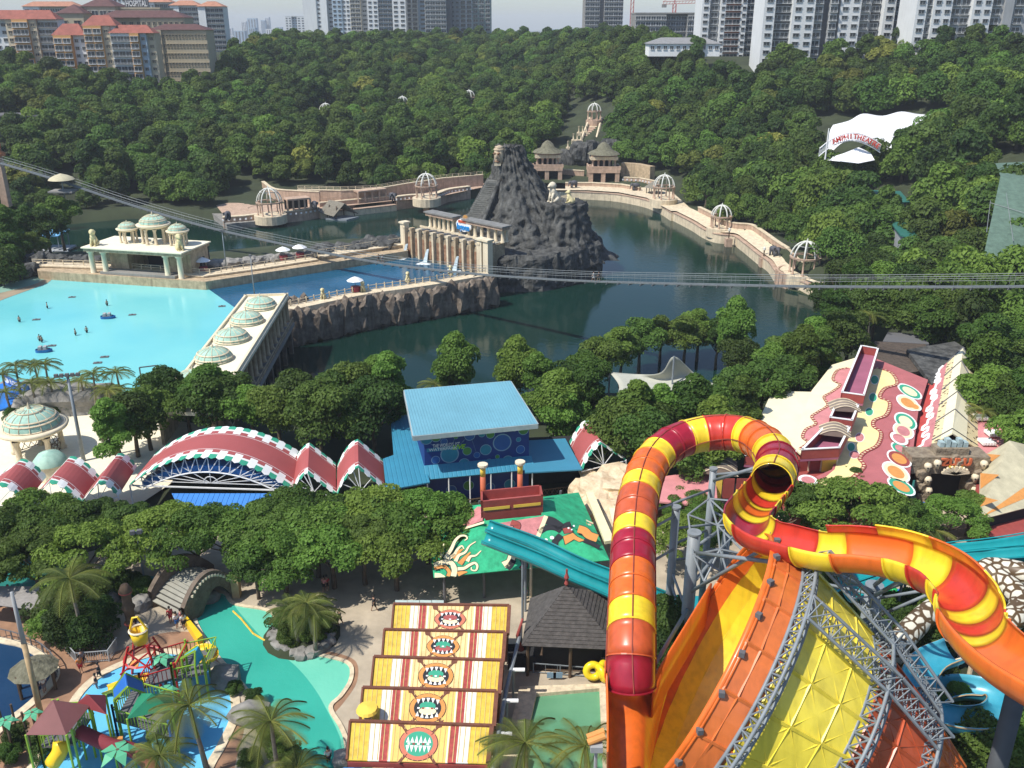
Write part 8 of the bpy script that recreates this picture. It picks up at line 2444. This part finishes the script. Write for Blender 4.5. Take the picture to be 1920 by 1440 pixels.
for x,y,h in[(4,702,5),(28,685,6),(64,684,5.5),(84,682,6),(58,718,5),(94,716,5),(152,714,5),(174,700,6.5),(218,698,6),(203,730,5),(222,732,4),(10,735,4)]:palm(x,y,h,.95,'coconut palm on the beach of the turquoise wave pool',GP)
for x,y,h,s,lb in[(355,1322,6.5,1.15,'large coconut palm leaning over the right rim of the kids pool'),(508,1352,6,1.1,'large coconut palm beside the lazy river at the bottom'),(985,1392,5.5,1.15,'coconut palm in the small green pool area, left of two'),(1098,1398,5.5,1.1,'coconut palm beside the orange trough, right of two'),(130,1085,7,1.25,'big drooping palm over the timber roof at the left'),(548,1140,4,.9,'left palm on the rocky islet of the lazy river'),(590,1150,4,.95,'right palm on the rocky islet of the lazy river'),(575,1130,4.6,.85,'rear palm on the rocky islet of the lazy river'),(1712,982,4,.9,'palm at the lower left of the skull gate path'),(1745,992,3.6,.85,'palm in front of the skull gate path'),(300,1415,4.5,.9,'palm at the bottom edge below the play structure'),(560,1440,3,.9,'palm cut by the bottom edge beside the river'),(1845,770,6,.9,'palm leaning beside the gabled gallery'),(1632,590,7,1.0,'palm on the clearing behind the painted complex'),(815,720,4,1.0,'short palm at the foot of the slender tree by the lagoon'),(1300,715,4,.9,'palm beside the shade sail')]:palm(x,y,h,s,lb,None)
single_out('shrub','green bush');single_out('palm tree','coconut palm')
isl=thing('islet_rocks','ring of grey rocks edging the planted islet in the lazy river','rocks',W(566,1200,0));r=random.Random(5)
for k in range(20):
 a=6.283*k/20;p=W(566+50*math.cos(a),1192+34*math.sin(a),.2);inst('rock',BOULD[k%5],isl,p-ORG[isl.name],a,r.uniform(.55,.8))
b=MB();b.lathe([(3.4,0),(2.8,.5),(.02,.7)],W(566,1192,0),16);b.build('soil',M_ground,isl)
for k,(x,y,s)in enumerate([(197,1128,1.3),(265,1132,1.2),(425,1272,1.4),(470,1340,1.5),(395,1120,.9),(640,1425,.8)]):
 o=inst('boulder',BOULD[k%5],None,W(x,y,.3),k,s);tag(o,['pale boulder by the upper river left of the totem','grey boulder at the left foot of the stone bridge','brown boulder at the right rim of the kids pool','big boulder between kids pool and lazy river','small boulder at the right foot of the stone bridge','small rock at the river bank by the striped roofs'][k],'boulder')
# stone bridge
sbg=thing('stone_bridge','humped stone footbridge with curved parapets over the lazy river','bridge',W(370,1120,0))
M_brs=mat('brown_bridge_stone',(.15,.115,.085),.9,.25,1.5,.8,4);M_brd=mat('bridge_deck_concrete',(.30,.29,.24),.85,.12,1)
La,Lb,Ra_,Rb=W(288,1140,0),W(405,1085,0),W(343,1168,0),W(440,1112,0)
n=18
def hump(u):return.35+2.2*math.sin(math.pi*min(1,max(0,u*.94+.04)))**.8
Lp=[La.lerp(Lb,k/n)+up*hump(k/n)for k in range(n+1)];Rp=[Ra_.lerp(Rb,k/n)+up*hump(k/n)for k in range(n+1)]
for k in range(n):
 b=MB();b.slab([Lp[k],Rp[k],Rp[k+1]-up*(Rp[k+1].z-Rp[k].z)*.6,Lp[k+1]-up*(Lp[k+1].z-Lp[k].z)*.6],.3);b.build('step',M_brd,sbg)
for P_,out in((Lp,-1),(Rp,1)):
 b=MB();sd_=(Ra_-La).normalized()*.5*out;top_=[p+up*(.95+.5*math.sin(math.pi*k/n))for k,p in enumerate(P_)]
 low=[Vector((p.x,p.y,max(0.02,.02+(2.1*math.sin(math.pi*(k/n-.3)/.62)if.3<k/n<.92 else 0))))for k,p in enumerate(P_)]
 for i in range(n):
  A_,B2,C2_,D2=top_[i],top_[i+1],low[i+1],low[i]
  b.quad(A_,B2,C2_,D2);b.quad(A_+sd_,D2+sd_,C2_+sd_,B2+sd_);b.quad(A_,A_+sd_,B2+sd_,B2);b.quad(D2,C2_,C2_+sd_,D2+sd_)
 b.build('parapet',M_brs,sbg)
 if out>0:
  for k in range(3,n-1):b=MB();p=top_[k]+sd_*1.04-up*.45;b.box(p,(.22,.22,.22));b.build('wall_lamp',M_cream,sbg)
b=MB();p=W(445,1118,0);b.box(p+up*1.2,(.7,.7,2.4));b.build('end_post',M_tanrim,sbg)
tot=thing('totem_pole','dark carved totem pole beside the upper river','totem',W(250,1190,0));c=ORG[tot.name]
b=MB();b.lathe([(.4,0),(.4,1),(.55,1.3),(.4,1.6),(.42,2.6),(.6,2.9),(.42,3.2),(.4,4.2),(.6,4.6),(.3,5.2),(.02,5.3)],c,10);b.build('shaft',M_darkwood,tot,True)
for z in(1.3,2.9,4.5):b=MB();b.lathe([(.52,-.12),(.6,0),(.52,.12)],c+up*z,10);b.build('carved_band',M_pred,tot)
rp=thing('lane_rope','yellow float rope across the shallow part of the lazy river','rope',W(470,1175,.03));b=MB();b.tube([W(x,y,.1)for x,y in((437,1146),(452,1160),(475,1188),(505,1206))],.09,6);b.build('float_line',M_ry[0],rp)
tr2=thing('timber_shelter','long grey timber slat roof on red posts at the left edge','shelter',W(40,1130,0));q=[W(-60,1098,3.2),W(92,1100,3.2),W(86,1146,2.7),W(-60,1128,2.7)]
for k in range(14):u0,u1=k/14,(k+.94)/14;b=MB();b.slab([q[0].lerp(q[3],u0),q[1].lerp(q[2],u0),q[1].lerp(q[2],u1),q[0].lerp(q[3],u1)],.08);b.build('slat',mat('weathered_slat',(.27,.25,.23),.85,.15,2),tr2)
for x,y in((25,1145),(62,1160),(78,1175)):b=MB();p=W(x,y,0);b.cyl(p,p+up*2.8,.12,n=6);b.build('post',M_pred,tr2)
# kids play structure
ps_=thing('play_structure','large multi level water play frame with coloured roofs, slides and a tipping bucket','playground',W(260,1330,0))
M_lime=mat('lime_green_frame',(.25,.42,.04),.5,.08,1);M_kred=mat('playground_red',(.45,.02,.02),.45,.08,1);M_kyel=mat('playground_yellow',(.80,.52,.02),.4,.06,1);M_kgreen=mat('green_shade_canvas',(.015,.20,.10),.7,.08,.8);M_kblue=mat('playground_blue',(.02,.13,.45),.5,.08,1);M_kcy=mat('playground_cyan',(.03,.32,.55),.5,.08,1);M_mar1=mat('maroon_shade_canvas',(.22,.035,.04),.7,.08,.8);M_mar2=mat('dull_rose_shade_canvas',(.20,.075,.07),.7,.08,.8);M_leafg=mat('mint_leaf_plastic',(.10,.40,.22),.5,.06,1)
def pb(nm,m,fn,sm=False):
 b=MB();fn(b);return b.build(nm,m,ps_,sm)
def tentr(ct_,px_c,z,zt,m,nm='shade_canopy'):
 c=W(*ct_,zt);P_=[W(x,y,z)for x,y in px_c]
 for i in range(len(P_)):pb(nm,m,lambda b:b.slab([P_[i],P_[(i+1)%len(P_)],c],.05))
 for p in P_:pb('post',M_lime,lambda b:b.cyl(flo(p,0),p,.09,n=6))
tentr((100,1315),[(48,1378),(124,1378),(170,1322),(98,1312)],5.2,6.4,M_mar2);tentr((166,1303),[(140,1322),(200,1340),(198,1303),(162,1302)],5.0,6.0,M_mar1)
tentr((285,1300),[(238,1348),(322,1330),(320,1302),(262,1300)],4.6,5.8,M_kgreen)
def gable(A_,B2,C2_,r0,r1,D2,m):
 pb('gable_roof',m,lambda b:b.slab([A_,r0,r1,D2],.08));pb('gable_roof',m,lambda b:b.slab([r0,B2,C2_,r1],.08))
 for p in(A_,B2,C2_,D2):pb('post',M_lime,lambda b:b.cyl(flo(p,0),p,.1,n=6))
 pb('roof_trim',M_lime,lambda b:(b.beam(A_,r0,.14),b.beam(r0,B2,.14),b.beam(D2,r1,.14),b.beam(r1,C2_,.14)))
gable(W(214,1312,4.2),W(272,1300,4.2),W(266,1276,4.4),W(238,1288,5.8),W(234,1262,6.0),W(212,1292,4.4),M_kblue)
gable(W(340,1234,4.0),W(366,1250,3.6),W(380,1232,3.8),W(366,1220,5.2),W(370,1212,5.2),W(348,1226,4.2),M_kcy)
for x0,y0,x1,y1,z,m in((215,1350,320,1380,2.4,M_kblue),(265,1290,330,1270,2.6,M_kred),(325,1275,385,1262,2.6,M_lime),(75,1400,140,1395,2.8,M_lime)):
 a,c=W(x0,y0,z),W(x1,y1,z);a2,c2=a+Vector((0,3.2,0)),c+Vector((0,3.2,0))
 pb('platform',M_wdgrey,lambda b:b.slab([a,c,c2,a2],.15))
 for P_,Q in((a,c),(a2,c2),(a,a2),(c,c2)):
  pb('post',m,lambda b:b.cyl(flo(P_,0),P_+up*1.4,.1,n=6))
  def rl(b):
   b.beam(P_+up*1.0,Q+up*1.0,.08)
   k_=int((Q-P_).length/.3)
   for j in range(k_):r=P_.lerp(Q,j/k_);b.beam(r,r+up*1.0,.05)
  pb('guard_rail',m if m is not M_kblue else M_lime,rl)
def kflume(pts,r,m,closed=False,nm='play_slide'):
 P_=resample(catmull([W(*q)for q in pts],6),.3);b=MB()
 if closed:b.tube(P_,r,12)
 else:shell(b,frames(P_),r,math.radians(90),math.radians(270),8,.06)
 b.build(nm,m,ps_,True)
kflume([(380,1235,3.0),(398,1228,2.6),(392,1215,2.4),(370,1215,2.0),(345,1240,1.4),(310,1250,.6)],.5,M_kyel)
kflume([(270,1268,2.2),(240,1275,1.5),(195,1292,.5)],.5,M_kyel);kflume([(115,1390,3.0),(112,1410,2.4),(98,1432,1.6)],.55,M_kyel,True,'tube_slide_section')
kflume([(150,1372,3.2),(185,1388,3.0),(215,1400,2.7),(245,1405,2.4),(270,1422,2.0),(290,1450,1.4)],.5,M_mar,True,'tube_slide_section');kflume([(297,1392,2.4),(302,1412,1.6),(305,1440,.8)],.45,M_kcy)
for k in range(5):pb('stair_tread',M_porange,lambda b:b.slab([W(203,1382+7*k,2.4-.4*k),W(230,1380+7*k,2.4-.4*k),W(230,1385+7*k,2.4-.4*k),W(203,1387+7*k,2.4-.4*k)],.1))
bk=W(272,1250,2.0)
for dx in(-1.5,1.5):
 for dy in(-1.2,1.2):pb('tower_leg',M_kred,lambda b:(b.beam(flo(bk,0)+Vector((dx*1.3,dy*1.3,0)),bk+Vector((dx*.5,dy*.5,2.4)),.16),b.beam(bk+Vector((dx,dy,.2)),bk+Vector((-dx*.6,dy*.6,2.0)),.1)))
pb('tower_ring',M_kred,lambda b:b.lathe([(1.4,.9),(1.55,1.0),(1.4,1.1)],bk,12))
pb('bucket',M_kyel,lambda b:b.lathe([(.05,2.4),(.55,2.4),(.72,3.6),(.64,3.6),(.5,2.6),(.02,2.6)],bk,16),True);pb('bucket_rim',M_cream,lambda b:b.lathe([(.68,3.5),(.78,3.6),(.68,3.7),(.6,3.6),(.68,3.5)],bk,16))
pb('bucket_handle',M_kyel,lambda b:b.tube([bk+Vector((-.65,0,3.6)),bk+Vector((-.3,0,4.7)),bk+Vector((.1,0,4.8)),bk+Vector((.7,0,3.6))],.09,6))
pb('orange_sail',M_porange,lambda b:b.slab([W(234,1258,2.4),W(258,1252,2.8),W(262,1235,3.4),W(245,1240,3.0)],.05))
def pleaf(x,y,z,s,n=5):
 c=W(x,y,z);pb('post',M_darkwood,lambda b:b.cyl(flo(c,0),c,.12,n=6))
 for k in range(n):
  a=6.283*k/n+.4;d=Vector((math.cos(a),math.sin(a),0));t_=Vector((-d.y,d.x,0))
  pb('palm_leaf_panel',M_leafg,lambda b:b.slab([c,c+d*s*.5+t_*s*.28-up*.05,c+d*s-up*s*.35,c+d*s*.5-t_*s*.28-up*.05],.05))
for q in((220,1405,3.6,1.4),(302,1232,3.4,1.0),(310,1292,3.2,1.0),(10,1350,3.4,.9),(60,1335,3.6,.8)):pleaf(*q)
for x,y in((12,1385),(35,1380),(55,1395),(5,1420),(65,1430),(150,1400),(180,1420),(250,1330),(330,1300),(300,1300),(345,1290),(395,1270)):pb('post',M_darkwood if x<70 else M_lime,lambda b:b.cyl(W(x,y,0),W(x,y,0)+up*3.0,.09,n=6))
tm_=thing('sail_mast','tall leaning grey and tan mast between the deep pool and the red canopies','mast',W(78,1345,0));b=MB();b.cyl(ORG[tm_.name],ORG[tm_.name]+up*7,.22,.2,n=10);b.build('lower_shaft',M_tanrim,tm_,True);b=MB();b.cyl(ORG[tm_.name]+up*7,ORG[tm_.name]+up*11.5,.19,.12,n=10);b.build('upper_shaft',M_wgrey,tm_,True)
hut('thatch_parasol','round grey thatched parasol beside the deep blue pool',W(72,1292,0),1.9,2.0,2.9,M_gthatch)
rail('pool_fence','low rail fence curving around the deep blue pool',smooth_px([(0,1196),(60,1212),(98,1240),(108,1262),(104,1276),(108,1262),(98,1240),(60,1212)],0)[:26:3],1.0,M_wdgrey,.8)
rail('bush_railing','pale barred railing around the clipped bushes',[W(x,y,0)for x,y in((125,1222),(145,1245),(205,1240),(222,1215))],1.1,M_wgrey,.2)
b=MB();q=[W(345,1170,.02),W(352,1168,.02),(W(382,1205,.02)),(W(372,1212,.02))];b.slab([p+up*.8 for p in q],.8);tag(b.build('yellow_counter',M_kyel),'long yellow counter at the river bank below the stone bridge','counter')
# people
def skinned(chains,name,m,sub=1):
 me=bpy.data.meshes.new(name);V,E,Rr=[],[],[]
 for vs,es in chains:
  k=len(V);V+=[v[:3]for v in vs];Rr+=[v[3]for v in vs];E+=[(a+k,b2+k)for a,b2 in es]
 me.from_pydata(V,E,[]);me.materials.append(m);o=bpy.data.objects.new(name,me);COL.objects.link(o)
 me.skin_vertices.new()if hasattr(me.skin_vertices,'new')else None
 md=o.modifiers.new('skin','SKIN')
 for v,r in zip(me.skin_vertices[0].data,Rr):v.radius=(r,r);v.use_root=False
 me.skin_vertices[0].data[0].use_root=True
 o.modifiers.new('sub','SUBSURF').levels=sub;bpy.context.view_layer.update()
 m2=bpy.data.meshes.new_from_object(o.evaluated_get(bpy.context.evaluated_depsgraph_get()));bpy.data.objects.remove(o);m2.name=name
 m2.polygons.foreach_set('use_smooth',[True]*len(m2.polygons));return m2
def pose(st,am):
 k1,k2=st,-st
 v=[(0,0,.95,.13),(0,0,1.15,.12),(0,0,1.38,.14),(0,0,1.5,.055),(0,.01,1.58,.085),(0,.01,1.68,.09),(.09,0,.88,.09),(.1,k1*.5,.5,.06),(.1,k1,.09,.042),(.1,k1+.12,.04,.035),(-.09,0,.88,.09),(-.1,k2*.5,.5,.06),(-.1,k2,.09,.042),(-.1,k2+.12,.04,.035),(.2,0,1.4,.055),(.25,-am*.4,1.14,.042),(.25,-am+.1,.9,.032),(.25,-am+.13,.8,.028),(-.2,0,1.4,.055),(-.25,am*.4,1.14,.042),(-.25,am+.1,.9,.032),(-.25,am+.13,.8,.028)]
 e=[(0,1),(1,2),(2,3),(3,4),(4,5),(0,6),(6,7),(7,8),(8,9),(0,10),(10,11),(11,12),(12,13),(2,14),(14,15),(15,16),(16,17),(2,18),(18,19),(19,20),(20,21)]
 return v,e
POSES=[]
for st,am in((.28,.22),(.06,.05)):
 v,e=pose(st,am);body=skinned([(v,e)],'body',M_skin)
 def sub_(idx,ed,g,nm,mm=M_white):
  return skinned([([(v[i][0],v[i][1],v[i][2],v[i][3]+g)for i in idx],ed)],nm,mm)
 POSES.append((body,sub_([0,1,2,14,15,18,19],[(0,1),(1,2),(2,3),(3,4),(2,5),(5,6)],.022,'shirt'),sub_([0,6,7,10,11],[(0,1),(1,2),(0,3),(3,4)],.024,'trousers')))
hb_=MB();hb_.lathe([(.10,-.08),(.112,0),(.09,.08),(.01,.115)],(0,0,0),10);HAIR=hb_.mesh('hair',M_hair,True)
CC={}
def cloth(me,col):
 key=(me.name,col)
 if key not in CC:c=me.copy();c.materials.clear();c.materials.append(mat('cloth_'+col,{'black':(.02,.02,.025),'white':(.75,.75,.72),'red':(.45,.03,.04),'blue':(.03,.15,.45),'green':(.08,.35,.12),'grey':(.2,.2,.22),'pink':(.6,.25,.25),'orange':(.6,.2,.04)}[col],.85,.08,6));CC[key]=c
 return CC[key]
def person(x,y,z,rz,ps2,top_,bot,label,group=None,s=1.0):
 P_=POSES[ps2];t=thing('person',label,'person',W(x,y,z),group,rz);inst('body',P_[0],t);inst('hair',HAIR,t,(0,-.012,1.70))
 if top_:inst('shirt',cloth(P_[1],top_),t)
 inst('trousers',cloth(P_[2],bot),t);t.scale=(s,s,s)
for q in[(609,1110,0,2.8,1,'pink','black','person in pink top and dark trousers standing on the open plaza'),(614,1108,0,3.0,1,'red','black','person close behind the one in pink on the open plaza'),(702,1146,0,-1.2,0,'black','black','person in black striding across the plaza above the striped roofs'),(630,1175,0,2.4,0,'black','black','left of two people in black walking beside the palm islet'),(638,1173,0,2.4,0,'black','black','right of two people in black walking beside the palm islet'),(617,1436,-.4,.6,1,'white','black','person in white top standing in the river at the bottom'),(709,947,0,1.5,0,'red','black','person in red in the shade left of the blue building'),(984,1124,0,3,1,'green','blue','person in green shirt beside the cream slide support'),(1747,952,0,3,0,None,'black','person in dark clothes walking on the path to the skull gate'),(1731,962,0,.3,1,'blue','black','person in blue on the path in front of the skull gate'),(321,1168,0,.8,1,'red','red','person in red standing at the foot of the stone bridge'),(333,1178,0,1,1,'white','blue','person in white nearest the yellow counter'),(341,1172,0,2,1,'pink','grey','person in pink among the group at the bridge foot'),(346,1180,0,4,1,'white','black','person in white and black at the end of the yellow counter'),(262,1190,0,2,1,'white','grey','person in white beside the totem pole'),(268,1196,0,4,1,'black','black','person in black below the totem pole'),(256,1194,0,5,1,'grey','black','person in grey left of the totem pole group'),(157,1250,0,1,1,'grey','black','person in dark clothes in front of the bush railing'),(153,1262,0,4,1,'orange','red','person in orange walking by the kids pool rim'),(188,1275,-.2,2,0,'black','black','person in black stepping at the kids pool edge'),(183,1296,-.3,2,1,'black','grey','person wading at the left side of the kids pool'),(85,1300,0,1,1,'white','grey','person in white beside the thatched parasol')]:person(*q)
for x,y,lb in[(90,583,'bather standing alone left of centre in the turquoise pool'),(202,578,'bather standing beside the upper blue float'),(38,609,'bather wading at the far left of the pool'),(143,634,'bather just left of another in the middle of the pool'),(164,629,'bather just right of another in the middle of the pool'),(76,645,'left bather of the pair behind the lower blue float'),(80,647,'right bather of the pair behind the lower blue float')]:person(x,y,-1.5,x,1,None,'black',lb)
def bl_at(x):return min(bl,key=lambda p:abs(pxof(p.x,p.y,p.z)[0]-x))
for x,c1,c2,lb in((712,'black','black','person in black on the left part of the footbridge'),(718,'white','grey','person in white on the left part of the footbridge'),(1116,'white','white','person in white on the footbridge in front of the lagoon'),(1126,'black','black','person in black on the footbridge in front of the lagoon')):
 p=bl_at(x);person(960,700,0,1.4,0,c1,c2,lb);o=[o for o in COL.objects if o.get('label')==lb][0];o.location=p
for x,y,lb in((203,597,'upper blue rescue float in the turquoise pool'),(83,660,'lower blue rescue float in the turquoise pool')):boat('rescue_float',lb,W(x,y,-1),2.6,1.4,.2,M_bluepaint,'blue rescue floats')
for k,(x,y)in enumerate([(135,557),(68,599),(248,590),(416,574),(97,648),(196,669),(183,680)]):
 b=MB();p=W(x,y,-.94);b.box(p,(1.3,.8,.08),.2);b.box(p+up*.1,(.3,.2,.15));tag(b.build('pool_drain_cover',M_wdgrey),['at the top left of the pool','left of the solitary bather','in the middle of the pool','by the dark channel corner','just right of the bather pair','near the palms, upper of two','near the palms, lower of two'][k].join(['dark floating mat ','']),'mat','dark mats in the turquoise pool')
ol=thing('orange_lamp','orange twin horn lamp beside the orange trough at the bottom','lamp',WD(1118,1400,52));c=ORG[ol.name]
for dy in(0,.4):b=MB();b.cyl(c+Vector((-.5,dy,.3)),c+Vector((.5,dy+.2,.6)),.2,n=10);b.build('horn',M_porange,ol)
b=MB();b.cyl(flo(c,0),c,.1,n=6);b.box(c,(.7,.6,.4));b.build('bracket',M_wgrey,ol)
lamp_post('lamp post with two white heads among the dark trees by the upper river',W(275,1110,0),6.5,.1,2,None,.3)
gf=thing('goal_frame','dark square pipe frame at the near edge of the turquoise pool','frame',W(280,712,-1));c0,c1=W(265,712,-.5),W(297,708,-.5);b=MB();b.beam(c0,c0+up*2,.16);b.beam(c1,c1+up*2,.16);b.beam(c0+up*2,c1+up*2,.16);b.build('pipe',M_wdgrey,gf)
# haze
hz=MB();hz.box((0,4300,62),(13000,9400,150));hzo=hz.build('haze',MATS['dark_interior'],None);hzo.data.materials.clear()
hm=bpy.data.materials.new('haze_air');hm.use_nodes=True
for q in list(hm.node_tree.nodes):hm.node_tree.nodes.remove(q)
ho=hm.node_tree.nodes.new('ShaderNodeOutputMaterial');hv=hm.node_tree.nodes.new('ShaderNodeVolumePrincipled');hv.inputs['Density'].default_value=.00015;hv.inputs['Color'].default_value=(.88,.93,1.0,1);hv.inputs['Anisotropy'].default_value=0
hm.node_tree.links.new(hv.outputs[0],ho.inputs['Volume']);hzo.data.materials.append(hm);stuff(hzo)
